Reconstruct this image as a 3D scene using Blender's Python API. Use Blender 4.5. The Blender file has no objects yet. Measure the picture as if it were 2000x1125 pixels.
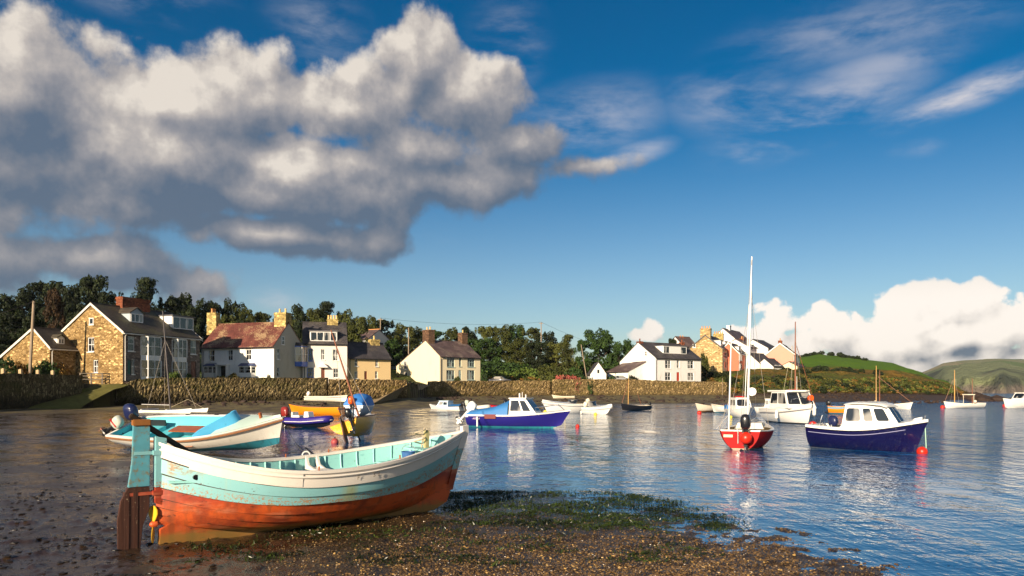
import bpy, math, random
import numpy as np
from mathutils import Vector, Matrix
R = math.radians
SC = bpy.context.scene
COL = SC.collection
# ------------------------------------------------------------------ camera
EYE = 2.2; F = 1500.0; HY = 765.0      # eye height (m), focal length and horizon in photo pixels (2000 wide)
cam = bpy.data.cameras.new("Camera"); camo = bpy.data.objects.new("Camera", cam); COL.objects.link(camo)
camo.location = (0, 0, EYE); camo.rotation_euler = (R(90), 0, 0)
cam.sensor_width = 36; cam.lens = 36*F/2000; cam.shift_y = (HY-562.5)/2000
cam.clip_start = 0.1; cam.clip_end = 12000
SC.camera = camo
SC.view_settings.view_transform = 'Standard'; SC.view_settings.look = 'None'
SC.view_settings.gamma = 1.0; SC.view_settings.exposure = 0.80
SC.cycles.use_denoising = True; SC.cycles.use_adaptive_sampling = True; SC.cycles.adaptive_threshold = 0.025
SC.cycles.max_bounces = 6; SC.cycles.diffuse_bounces = 2; SC.cycles.glossy_bounces = 3
SC.cycles.transparent_max_bounces = 8; SC.cycles.transmission_bounces = 3
SC.cycles.sample_clamp_indirect = 6
# ------------------------------------------------------------------ sun
SUN_EL = 17.0; SUN_D = Vector((-0.50, -0.87, 0)).normalized()     # low evening sun behind the camera's left shoulder
sd = Vector((SUN_D.x*math.cos(R(SUN_EL)), SUN_D.y*math.cos(R(SUN_EL)), math.sin(R(SUN_EL))))
sl = bpy.data.lights.new("Sun", 'SUN'); sl.energy = 5.0; sl.angle = R(0.6); sl.color = (1.0, 0.82, 0.60)
so = bpy.data.objects.new("Sun", sl); COL.objects.link(so); so.rotation_euler = sd.to_track_quat('Z', 'Y').to_euler()
# ------------------------------------------------------------------ node helpers
class NT:
    def __init__(s, tree): s.t = tree; s.n = tree.nodes; s.l = tree.links
    def node(s, typ, **kw):
        nd = s.n.new(typ)
        for k, v in kw.items(): setattr(nd, k, v)
        return nd
    def put(s, sock, v):
        if v is None: return
        if hasattr(v, 'bl_idname') or isinstance(v, bpy.types.NodeSocket): s.l.new(v, sock)
        else:
            try: sock.default_value = v
            except Exception:
                if isinstance(v, (int, float)): sock.default_value = (v, v, v)
                else: sock.default_value = (*v, 1.0)
    def math(s, op, a, b=None, c=None, clamp=False):
        nd = s.node('ShaderNodeMath', operation=op, use_clamp=clamp)
        s.put(nd.inputs[0], a); s.put(nd.inputs[1], b); s.put(nd.inputs[2], c)
        return nd.outputs[0]
    def vmath(s, op, a, b=None):
        nd = s.node('ShaderNodeVectorMath', operation=op)
        s.put(nd.inputs[0], a); s.put(nd.inputs[1], b)
        return nd.outputs['Value'] if op in ('LENGTH', 'DOT_PRODUCT', 'DISTANCE') else nd.outputs[0]
    def mix(s, fac, a, b, blend='MIX'):
        nd = s.node('ShaderNodeMix', data_type='RGBA', blend_type=blend)
        s.put(nd.inputs[0], fac); s.put(nd.inputs[6], a); s.put(nd.inputs[7], b)
        return nd.outputs[2]
    def noise(s, vec, scale, detail=4, rough=0.5, dist=0.0, out=0, **kw):
        nd = s.node('ShaderNodeTexNoise', **kw)
        if vec is not None: s.l.new(vec, nd.inputs['Vector'])
        nd.inputs['Scale'].default_value = scale; nd.inputs['Detail'].default_value = detail
        nd.inputs['Roughness'].default_value = rough; nd.inputs['Distortion'].default_value = dist
        return nd.outputs[out]
    def voro(s, vec, scale, feature='F1', out='Distance', rand=1.0, dims='3D'):
        nd = s.node('ShaderNodeTexVoronoi', feature=feature, voronoi_dimensions=dims)
        if vec is not None: s.l.new(vec, nd.inputs['Vector'])
        nd.inputs['Scale'].default_value = scale; nd.inputs['Randomness'].default_value = rand
        return nd.outputs[out]
    def ramp(s, fac, stops, interp='LINEAR'):
        nd = s.node('ShaderNodeValToRGB'); cr = nd.color_ramp; cr.interpolation = interp
        while len(cr.elements) < len(stops): cr.elements.new(0.5)
        for e, (p, c) in zip(cr.elements, stops):
            e.position = p; e.color = (c, c, c, 1) if isinstance(c, (int, float)) else (*c, 1)
        s.put(nd.inputs[0], fac); return nd.outputs[0]
    def smooth(s, v, a, b):
        nd = s.node('ShaderNodeMapRange', interpolation_type='SMOOTHSTEP')
        s.put(nd.inputs[0], v); nd.inputs[1].default_value = a; nd.inputs[2].default_value = b
        nd.inputs[3].default_value = 0; nd.inputs[4].default_value = 1
        return nd.outputs[0]
    def coord(s, out='Object'): return s.node('ShaderNodeTexCoord').outputs[out]
    def pos(s): return s.node('ShaderNodeNewGeometry').outputs['Position']
    def mapping(s, vec, scale=(1, 1, 1), loc=(0, 0, 0), rot=(0, 0, 0)):
        nd = s.node('ShaderNodeMapping'); s.l.new(vec, nd.inputs[0])
        nd.inputs[1].default_value = loc; nd.inputs[2].default_value = rot; nd.inputs[3].default_value = scale
        return nd.outputs[0]
    def sep(s, vec):
        nd = s.node('ShaderNodeSeparateXYZ'); s.l.new(vec, nd.inputs[0]); return nd.outputs
    def comb(s, x, y, z=0.0):
        nd = s.node('ShaderNodeCombineXYZ')
        s.put(nd.inputs[0], x); s.put(nd.inputs[1], y); s.put(nd.inputs[2], z); return nd.outputs[0]
    def bump(s, h, strength=0.5, dist=0.02, normal=None):
        nd = s.node('ShaderNodeBump'); s.put(nd.inputs['Height'], h)
        nd.inputs['Strength'].default_value = strength; nd.inputs['Distance'].default_value = dist
        if normal is not None: s.l.new(normal, nd.inputs['Normal'])
        return nd.outputs[0]
# ------------------------------------------------------------------ sky with evening clouds
def sky():
    w = bpy.data.worlds.new("World"); SC.world = w; w.use_nodes = True
    t = NT(w.node_tree); t.n.clear()
    st = t.node('ShaderNodeTexSky'); st.sky_type = 'NISHITA'; st.sun_disc = False
    st.sun_elevation = R(SUN_EL); st.sun_rotation = math.atan2(SUN_D.x, SUN_D.y)
    st.altitude = 0; st.air_density = 1.0; st.dust_density = 0.35; st.ozone_density = 3.0
    hs = t.node('ShaderNodeHueSaturation'); hs.inputs['Value'].default_value = SKY_V
    t.l.new(st.outputs[0], hs.inputs['Color'])
    De = t.sep(t.coord('Generated'))[2]
    t.put(hs.inputs['Saturation'], t.math('MULTIPLY_ADD', t.smooth(De, 0.02, 0.40), 0.42, 1.06))
    t.put(hs.inputs['Value'], t.math('MULTIPLY_ADD', t.smooth(De, 0.10, 0.45), -0.20, 1.0))
    skyc = hs.outputs[0]
    # cloud density as a node group of (azimuth, elevation)
    g = bpy.data.node_groups.new('CloudDensity', 'ShaderNodeTree')
    g.interface.new_socket('P', in_out='INPUT', socket_type='NodeSocketVector')
    g.interface.new_socket('D', in_out='OUTPUT', socket_type='NodeSocketFloat')
    q = NT(g); gi = q.node('NodeGroupInput'); go = q.node('NodeGroupOutput')
    P = gi.outputs[0]
    w1 = q.noise(P, 5.0, 2, 0.5, out=1, noise_dimensions='2D')
    wv = q.vmath('SUBTRACT', w1, (0.5, 0.5, 0.5))
    wv = q.vmath('MULTIPLY', wv, (0.07, 0.045, 0.0))
    Pw = q.vmath('ADD', P, wv)
    def ae(px, py):
        az = math.atan((px-1000)/F); return az, math.atan((HY-py)/F*math.cos(az))
    cur = None
    for (cx, cy, rx, ry, rot, wt) in CLOUDS+FILL_CLOUDS:
        if wt > 3: a, e, rx2, ry2, wt = R(cx), R(cy), R(rx), R(ry), wt-3
        else:
            a, e = ae(cx, cy); ca = math.cos(a); rx2 = rx/F*ca*ca; ry2 = ry/F*ca
        dlt = q.vmath('SUBTRACT', Pw, (a, e, 0))
        if rot:
            rr = R(rot); s_ = q.sep(dlt)
            x = q.math('ADD', q.math('MULTIPLY', s_[0], math.cos(rr)), q.math('MULTIPLY', s_[1], math.sin(rr)))
            y = q.math('SUBTRACT', q.math('MULTIPLY', s_[1], math.cos(rr)), q.math('MULTIPLY', s_[0], math.sin(rr)))
            dlt = q.comb(x, y, 0)
        n_ = q.vmath('MULTIPLY', dlt, (1/rx2, 1/ry2, 0))
        d2 = q.vmath('LENGTH', n_)
        f = q.math('MULTIPLY_ADD', d2, -wt, wt)
        cur = f if cur is None else q.math('SMOOTH_MAX', cur, f, 0.12)
    n1 = q.noise(P, 8.0, 8, 0.60, noise_dimensions='2D')
    n2 = q.voro(Pw, 13.0, 'SMOOTH_F1', dims='2D')
    n3 = q.voro(Pw, 31.0, 'F1', dims='2D')
    n = q.math('ADD', q.math('MULTIPLY', n1, 1.5), q.math('MULTIPLY', q.math('SUBTRACT', 0.42, n2), 0.55))
    n = q.math('ADD', n, q.math('MULTIPLY', q.math('SUBTRACT', 0.42, n3), 0.16))
    sp = q.sep(P); lw = q.math('MULTIPLY', q.smooth(sp[1], 0.17, 0.11), q.smooth(sp[0], 0.05, 0.2))
    n5 = q.voro(q.vmath('ADD', P, wv), 44.0, 'SMOOTH_F1', dims='2D')
    n = q.math('ADD', n, q.math('MULTIPLY', lw, q.math('ADD', q.math('MULTIPLY', q.math('SUBTRACT', q.noise(P, 30.0, 6, 0.6, noise_dimensions='2D'), 0.5), 1.1), q.math('MULTIPLY', q.math('SUBTRACT', 0.4, n5), 0.8))))
    d = q.math('ADD', cur, q.math('SUBTRACT', n, 0.72))
    q.l.new(d, go.inputs[0])
    D = t.coord('Generated'); s = t.sep(D)
    az = t.math('ARCTAN2', s[0], s[1]); el = t.math('ARCSINE', s[2])
    Pn = t.comb(az, el, 0.0)
    def dens(v):
        nd = t.node('ShaderNodeGroup'); nd.node_tree = g; t.l.new(v, nd.inputs[0]); return nd.outputs[0]
    d0 = dens(Pn)
    lowA = t.math('MULTIPLY', t.smooth(el, 0.17, 0.10), t.smooth(az, 0.05, 0.25))
    d1 = dens(t.vmath('ADD', Pn, (-0.013, 0.021, 0)))
    d2 = dens(t.vmath('ADD', Pn, (-0.02, 0.070, 0)))
    d3 = dens(t.vmath('ADD', Pn, (0.01, -0.055, 0)))
    alpha = t.math('ADD', t.math('MULTIPLY', t.smooth(d0, 0.0, 0.36), t.math('SUBTRACT', 1.0, lowA)), t.math('MULTIPLY', t.smooth(d0, 0.0, 0.24), lowA))
    up = t.smooth(d2, 1.0, 0.0); dn = t.smooth(d3, 0.75, -0.05)
    fb = t.noise(Pn, 5.0, 4, 0.55, noise_dimensions='2D')
    lit = t.math('MULTIPLY_ADD', up, 0.34, 0.44)
    lit = t.math('SUBTRACT', lit, t.math('MULTIPLY', dn, 0.34))
    lit = t.math('ADD', lit, t.math('MULTIPLY', t.math('SUBTRACT', d0, d1), 0.95))
    lit = t.math('ADD', lit, t.math('MULTIPLY', t.math('SUBTRACT', t.noise(Pn, 38.0, 4, 0.6, noise_dimensions='2D'), 0.5), 0.35))
    lit = t.math('MULTIPLY_ADD', lit, 0.80, 0.03)
    lit = t.math('ADD', lit, t.math('MULTIPLY', t.math('SUBTRACT', fb, 0.5), 0.65))
    # the low banks near the horizon stand farther off and catch the sun full on
    low = t.math('MULTIPLY', t.smooth(el, 0.17, 0.10), t.smooth(az, 0.05, 0.25))
    llit = t.math('ADD', t.math('MULTIPLY_ADD', t.smooth(el, 0.03, 0.085), 0.36, 0.60), t.math('MULTIPLY', t.math('SUBTRACT', d0, d1), 0.6))
    lit = t.math('ADD', t.math('MULTIPLY', lit, t.math('SUBTRACT', 1.0, low)), t.math('MULTIPLY', llit, low), clamp=True)
    cc = t.ramp(lit, [(0.0, (0.090, 0.125, 0.180)), (0.25, (0.160, 0.175, 0.210)), (0.5, (0.255, 0.250, 0.265)), (0.78, (0.44, 0.40, 0.37)), (1.0, (0.67, 0.605, 0.53))])
    cc = t.mix(t.math('MULTIPLY', low, lit), cc, (0.88, 0.80, 0.72))
    cc = t.vmath('SCALE', cc); cc.node.inputs[3].default_value = 0.72/SKY_S
    # thin high streaks
    wsp = None
    for (cx, cy, rx, ry, rot, wt) in WISPS:
        a = math.atan((cx-1000)/F); e = math.atan((HY-cy)/F*math.cos(a)); ca = math.cos(a); rr = R(rot)
        dl = t.sep(t.vmath('SUBTRACT', Pn, (a, e, 0)))
        x = t.math('ADD', t.math('MULTIPLY', dl[0], math.cos(rr)), t.math('MULTIPLY', dl[1], math.sin(rr)))
        y = t.math('SUBTRACT', t.math('MULTIPLY', dl[1], math.cos(rr)), t.math('MULTIPLY', dl[0], math.sin(rr)))
        dd = t.vmath('LENGTH', t.comb(t.math('MULTIPLY', x, F/(rx*ca*ca)), t.math('MULTIPLY', y, F/(ry*ca)), 0))
        f = t.math('MULTIPLY', t.smooth(dd, 1.0, 0.0), wt); wsp = f if wsp is None else t.math('MAXIMUM', wsp, f)
    wn = t.noise(t.mapping(Pn, (4.5, 15, 1), rot=(0, 0, R(14))), 1.0, 7, 0.62, 0.15, noise_dimensions='2D')
    wa = t.math('MULTIPLY', wsp, t.smooth(wn, 0.38, 0.74))
    skyc = t.mix(wa, skyc, tuple(x*0.80/SKY_S for x in (0.50, 0.48, 0.50)))
    out = t.mix(t.math('MULTIPLY', alpha, 0.94), skyc, cc)
    bg = t.node('ShaderNodeBackground'); t.l.new(out, bg.inputs[0]); bg.inputs[1].default_value = SKY_S
    wo = t.node('ShaderNodeOutputWorld'); t.l.new(bg.outputs[0], wo.inputs[0])
    w.cycles.sampling_method = 'MANUAL'; w.cycles.sample_map_resolution = 256
HAZE = 0.00007; SKY_S = 0.056; SKY_V = 1.0
FILL_CLOUDS = [(88, 38, 38, 26, 0, 4.2), (125, 30, 34, 24, 0, 4.1), (-100, 42, 42, 26, 0, 4.1), (160, 50, 40, 22, 0, 4.1)]   # degrees: unseen cloud added beside and behind the viewer as warm fill light
CLOUDS = [  # centre and radii as seen from the shore, tilt, weight
    (10, 185, 290, 165, 0, 1.2), (330, 200, 220, 135, 0, 1.1), (500, 195, 140, 100, 0, 1.1), (810, 135, 95, 100, 0, 1.0),
    (900, 190, 135, 90, 0, 1.0), (700, 215, 160, 100, 0, 1.1), (330, 320, 370, 150, 0, 1.3), (560, 350, 400, 112, 0, 1.2), (800, 290, 190, 85, 0, 0.95),
    (860, 350, 250, 70, 0, 0.95), (1110, 325, 150, 34, 6, 0.62), (1010, 290, 90, 60, 0, 0.7), (540, 468, 300, 46, -3, 0.95),
    (40, 350, 230, 125, 0, 1.15), (150, 505, 320, 70, 0, 0.85), (380, 540, 140, 50, 0, 0.6),
    (1790, 655, 180, 70, 0, 1.5), (1850, 650, 110, 46, 0, 1.8), (1806, 620, 80, 44, 0, 2.0), (1850, 605, 100, 50, 0, 1.3), (1775, 590, 62, 48, 0, 1.3), (1505, 630, 42, 36, 0, 1.1),
    (1620, 640, 66, 44, 0, 1.1), (1272, 636, 16, 18, 0, 0.55), (1266, 654, 26, 14, 0, 0.5), (1960, 650, 190, 60, 0, 1.0), (1800, 705, 330, 36, 0, 1.0), (1540, 670, 110, 34, 0, 0.8),
    ]
WISPS = [(1900, 180, 300, 42, 13, 1.0), (1600, 215, 300, 90, 14, .75), (1440, 200, 210, 90, -8, .5), (1700, 60, 420, 80, 0, .40), (1460, 300, 80, 30, 0, .45), (1720, 130, 260, 50, 6, .5),
    (290, 0, 230, 50, 0, .55), (620, 55, 140, 80, 0, .4), (990, 85, 110, 100, 0, .5), (1150, 235, 220, 90, 8, .5), (1240, 300, 110, 30, 12, .6), (840, 600, 80, 22, 0, .4), (540, 582, 70, 34, 0, .45), (370, 590, 110, 36, 0, .5), (1790, 290, 80, 24, 0, .3), (700, 480, 220, 30, 3, .5)]
sky()
# ------------------------------------------------------------------ object helpers
def link(name, me, parent=None):
    o = bpy.data.objects.new(name, me); COL.objects.link(o)
    if parent is not None: o.parent = parent
    return o
def tag(o, label=None, cat=None, group=None, kind=None):
    if label: o['label'] = label
    if cat: o['category'] = cat
    if group: o['group'] = group
    if kind: o['kind'] = kind
    return o
def thing(name, label, cat, loc=(0, 0, 0), rz=0.0, rx=0.0, ry=0.0, group=None):
    o = bpy.data.objects.new(name, None); COL.objects.link(o); o.empty_display_size = 0.2
    o.location = loc; o.rotation_euler = (rx, ry, rz); return tag(o, label, cat, group)
def at(px, y, z=None, py=None):
    """world point seen at photo column px, at distance y; height z or from photo row py"""
    if z is None: z = EYE+(HY-py)*y/F
    return Vector(((px-1000)/F*y, y, z))
def dist_of(py, z=0.0): return (EYE-z)*F/(py-HY)
class MB:
    def __init__(s): s.v = []; s.f = []; s.m = []; s.M = None; s.sm = False
    def add(s, vs, fs, mi=0):
        n = len(s.v)
        if s.M is not None: vs = [s.M @ Vector(v) for v in vs]
        s.v += [tuple(v) for v in vs]
        for i, f in enumerate(fs):
            s.f.append([n+a for a in f]); s.m.append(mi[i] if isinstance(mi, (list, tuple)) else mi)
    def box(s, x0, x1, y0, y1, z0, z1, mi=0):
        vs = [(x0, y0, z0), (x1, y0, z0), (x1, y1, z0), (x0, y1, z0), (x0, y0, z1), (x1, y0, z1), (x1, y1, z1), (x0, y1, z1)]
        s.add(vs, [(0, 3, 2, 1), (4, 5, 6, 7), (0, 1, 5, 4), (1, 2, 6, 5), (2, 3, 7, 6), (3, 0, 4, 7)], mi)
    def bar(s, a, b, w, h, mi=0, up=(0, 0, 1)):
        a = Vector(a); b = Vector(b); d = (b-a).normalized(); u = Vector(up)
        sx = d.cross(u)
        if sx.length < 1e-4: sx = d.cross(Vector((1, 0, 0)))
        sx.normalize(); su = sx.cross(d).normalized()
        vs = []
        for p in (a, b):
            for (i, j) in ((-1, -1), (1, -1), (1, 1), (-1, 1)): vs.append(p+sx*(w/2*i)+su*(h/2*j))
        s.add(vs, [(0, 1, 2, 3), (7, 6, 5, 4), (0, 4, 5, 1), (1, 5, 6, 2), (2, 6, 7, 3), (3, 7, 4, 0)], mi)
    def tube(s, pts, r, n=8, mi=0, caps=True):
        pts = [Vector(p) for p in pts]; rs = r if isinstance(r, (list, tuple)) else [r]*len(pts)
        vs = []; ref = None
        for i, p in enumerate(pts):
            d = (pts[min(i+1, len(pts)-1)]-pts[max(i-1, 0)]).normalized()
            if ref is None or abs(ref.dot(d)) > .98: ref = Vector((0, 0, 1)) if abs(d.z) < .9 else Vector((1, 0, 0))
            x = d.cross(ref).normalized(); y = d.cross(x).normalized()
            for k in range(n):
                a = 2*math.pi*k/n; vs.append(p+x*(rs[i]*math.cos(a))+y*(rs[i]*math.sin(a)))
        fs = []
        for i in range(len(pts)-1):
            for k in range(n):
                fs.append((i*n+k, i*n+(k+1) % n, (i+1)*n+(k+1) % n, (i+1)*n+k))
        if caps: fs.append(tuple(range(n))[::-1]); fs.append(tuple((len(pts)-1)*n+k for k in range(n)))
        s.add(vs, fs, mi)
    def lathe(s, prof, n=16, c=(0, 0, 0), mi=0, sx=1.0, sy=1.0):
        vs = []; fs = []
        for (r, z) in prof:
            for k in range(n):
                a = 2*math.pi*k/n; vs.append((c[0]+r*sx*math.cos(a), c[1]+r*sy*math.sin(a), c[2]+z))
        for i in range(len(prof)-1):
            for k in range(n): fs.append((i*n+k, i*n+(k+1) % n, (i+1)*n+(k+1) % n, (i+1)*n+k))
        fs.append(tuple(range(n))[::-1]); fs.append(tuple((len(prof)-1)*n+k for k in range(n)))
        s.add(vs, fs, mi)
    def ball(s, c, r, n=12, mi=0, sx=1, sy=1, sz=1):
        pr = [(math.sin(math.pi*i/(n))*r+1e-4, -math.cos(math.pi*i/n)*r*sz) for i in range(n+1)]
        s.lathe(pr, n*2-4 if n > 8 else n+2, c, mi, sx, sy)
    def loft(s, rings, mi=0, closed=True, caps=False):
        n = len(rings[0]); vs = [p for r in rings for p in r]; fs = []
        for i in range(len(rings)-1):
            for k in range(n if closed else n-1):
                fs.append((i*n+k, i*n+(k+1) % n, (i+1)*n+(k+1) % n, (i+1)*n+k))
        if caps: fs.append(tuple(range(n))[::-1]); fs.append(tuple((len(rings)-1)*n+k for k in range(n)))
        s.add(vs, fs, mi)
    def prism(s, poly, a, b, axis='z', mi=0):
        """poly of 2-D points extruded from a to b along axis (x: poly is (y,z); y: (x,z); z: (x,y))"""
        def P(p, t): return {'x': (t, p[0], p[1]), 'y': (p[0], t, p[1]), 'z': (p[0], p[1], t)}[axis]
        n = len(poly); vs = [P(p, a) for p in poly]+[P(p, b) for p in poly]
        fs = [tuple(range(n)), tuple(range(2*n-1, n-1, -1))]
        for i in range(n): fs.append((i, i+n, (i+1) % n+n, (i+1) % n))
        s.add(vs, fs, mi)
    def build(s, name, mats, parent=None, smooth=False, bevel=0.0, auto=None):
        me = bpy.data.meshes.new(name); me.from_pydata(s.v, [], s.f)
        if not isinstance(mats, (list, tuple)): mats = [mats]
        for m in mats: me.materials.append(m)
        if len(mats) > 1: me.polygons.foreach_set('material_index', s.m)
        import bmesh
        bm = bmesh.new(); bm.from_mesh(me); bmesh.ops.recalc_face_normals(bm, faces=bm.faces)
        if bevel > 0:
            bmesh.ops.bevel(bm, geom=[e for e in bm.edges if len(e.link_faces) == 2 and e.calc_face_angle(0) > .5], offset=bevel, segments=2, affect='EDGES', clamp_overlap=True)
        if smooth:
            lim = auto if auto else R(50)
            for f in bm.faces: f.smooth = True
            for e in bm.edges:
                if len(e.link_faces) == 2 and e.calc_face_angle(0) > lim: e.smooth = False
        bm.to_mesh(me); bm.free()
        return link(name, me, parent)
def npmesh(name, V, Fq, mats, smooth=False, mi=None):
    me = bpy.data.meshes.new(name); V = np.asarray(V, 'f4'); Fq = np.asarray(Fq, 'i4'); k = Fq.shape[1]
    me.vertices.add(len(V)); me.vertices.foreach_set('co', V.ravel())
    me.loops.add(Fq.size); me.loops.foreach_set('vertex_index', Fq.ravel())
    me.polygons.add(len(Fq)); me.polygons.foreach_set('loop_start', np.arange(0, Fq.size, k, dtype='i4'))
    me.polygons.foreach_set('loop_total', np.full(len(Fq), k, 'i4'))
    for m in (mats if isinstance(mats, (list, tuple)) else [mats]): me.materials.append(m)
    if mi is not None: me.polygons.foreach_set('material_index', np.asarray(mi, 'i4'))
    me.polygons.foreach_set('use_smooth', np.full(len(Fq), smooth, bool))
    me.update(); me.validate(); return me
def text_mb(txt, size, thick=0.004, shear=0.0):
    cu = bpy.data.curves.new('t', 'FONT'); cu.body = txt; cu.size = size; cu.extrude = thick; cu.align_x = 'CENTER'; cu.align_y = 'CENTER'; cu.shear = shear
    o = bpy.data.objects.new('t', cu); me = bpy.data.meshes.new_from_object(o); m = MB()
    m.v = [tuple(v.co) for v in me.vertices]; m.f = [list(p.vertices) for p in me.polygons]; m.m = [0]*len(m.f)
    bpy.data.objects.remove(o); bpy.data.curves.remove(cu); bpy.data.meshes.remove(me); return m
# ------------------------------------------------------------------ numpy noise
def _hash(ix, iy, seed):
    h = (ix.astype(np.int64)*374761393+iy.astype(np.int64)*668265263+seed*1442695041) & 0xffffffff
    h = ((h ^ (h >> 13))*1274126177) & 0xffffffff
    return ((h ^ (h >> 16)) & 0xffff)/65535.0
def vnoise(x, y, seed=0):
    x = np.asarray(x, float); y = np.asarray(y, float)
    ix = np.floor(x); iy = np.floor(y); fx = x-ix; fy = y-iy; fx = fx*fx*(3-2*fx); fy = fy*fy*(3-2*fy)
    a = _hash(ix, iy, seed); b = _hash(ix+1, iy, seed); c = _hash(ix, iy+1, seed); d = _hash(ix+1, iy+1, seed)
    return (a*(1-fx)+b*fx)*(1-fy)+(c*(1-fx)+d*fx)*fy
def fbm(x, y, oct=4, seed=0):
    s = 0; a = .5; n = 0
    for i in range(oct):
        s = s+a*vnoise(x*2**i+13.7*i, y*2**i+7.1*i, seed+i); n += a; a *= .5
    return s/n
# ------------------------------------------------------------------ materials
MATS = {}
def mat(name, col, rough=0.6, var=0.12, vscale=3.0, spec=0.4, metal=0.0, bump=0.0, bscale=20.0, coat=0.0, emit=None, dirt=0.0, dirtcol=(0.10, 0.08, 0.05)):
    if name in MATS: return MATS[name]
    m = bpy.data.materials.new(name); m.use_nodes = True; t = NT(m.node_tree)
    b = t.n['Principled BSDF']; c = t.coord('Object')
    n = t.noise(c, vscale, 5, 0.6)
    lo = tuple(x*(1-var) for x in col); hi = tuple(min(1, x*(1+var)) for x in col)
    cl = t.mix(n, lo, hi)
    if dirt > 0:
        dn = t.noise(c, vscale*2.3, 6, 0.7); dm = t.smooth(dn, 0.62-dirt*0.2, 0.80-dirt*0.1)
        cl = t.mix(t.math('MULTIPLY', dm, min(1, .4+dirt)), cl, dirtcol)
    t.put(b.inputs['Base Color'], cl)
    t.put(b.inputs['Roughness'], t.math('MULTIPLY_ADD', n, 0.2, rough-0.1))
    b.inputs['Specular IOR Level'].default_value = spec; b.inputs['Metallic'].default_value = metal
    b.inputs['Coat Weight'].default_value = coat
    if bump > 0: t.l.new(t.bump(t.noise(c, bscale, 4, 0.6), bump, 0.02), b.inputs['Normal'])
    MATS[name] = m; return m
def custom(name):
    m = bpy.data.materials.new(name); m.use_nodes = True; t = NT(m.node_tree); MATS[name] = m
    return m, t, t.n['Principled BSDF']
# ------------------------------------------------------------------ terrain (seen columns are used as a polar parameter only)
TP = [-1500, -300, 0, 157, 250, 420, 640, 800, 835, 1000, 1200, 1420, 1500, 1600, 1750, 1850, 1900, 1960, 2200, 3500]
T_WALL = [40, 56, 69.5, 80, 82.5, 88, 96, 104, 124, 137, 146, 155, 142, 148, 160, 172, 175, 178, 180, 180]
T_BASE = [.5, .5, .6, .6, .75, 1.0, 1.25, 1.4, 1.4, 1.5, 1.65, 1.6, 1.7, 1.8, 1.7, 1.4, .6, -.6, -1.5, -2]
T_DF = [35, 35, 40, 40, 40, 42, 50, 62, 65, 84, 92, 98, 108, 122, 138, 152, 165, 170, 175, 175]
T_DN = [30, 30, 30, 30, 30, 30, 21, 17.2, 16.7, 16.9, 15.8, 13, 12.2, 11.0, 9.3, 8.6, 8.3, 8.0, 7, 4]
OFF = [0, 6, 15, 30, 60, 120, 300]
LAND = {-1500: [3, 3, 3.2, 6, 10, 15, 17], 0: [3, 3, 3.2, 5.5, 9, 14, 16], 157: [3, 3, 3.2, 4.5, 8.5, 13, 15], 640: [3.2, 3.2, 3.4, 4.5, 8, 12, 14],
        800: [3.3, 3.3, 3.5, 4, 8, 12, 14], 1000: [3.4, 3.5, 3.7, 5.5, 9.5, 12, 13], 1200: [3.6, 3.7, 4.1, 5, 9, 12, 13], 1340: [3.6, 3.8, 4.3, 6.5, 9, 12, 13],
        1420: [1.6, 4.2, 6.2, 7.4, 9.5, 12, 13], 1500: [1.7, 3.2, 5.0, 7.0, 9, 13, 14], 1600: [1.8, 3.4, 5.2, 7.3, 9.6, 15.5, 15], 1750: [1.7, 3.4, 5.2, 7.0, 8.8, 12.5, 10],
        1800: [1.6, 3.2, 4.8, 6.2, 7.4, 9.5, 3], 1850: [1.4, 2.6, 4.2, 4.8, 4.8, 3, -2], 1900: [.6, 1.2, 1.4, .8, -1, -2, -4], 1960: [-.6, -1, -1, -2, -2, -3, -4], 3500: [-2, -2, -2, -3, -3, -4, -4]}
LK = sorted(LAND); LA = np.array([LAND[k] for k in LK], float)
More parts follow.
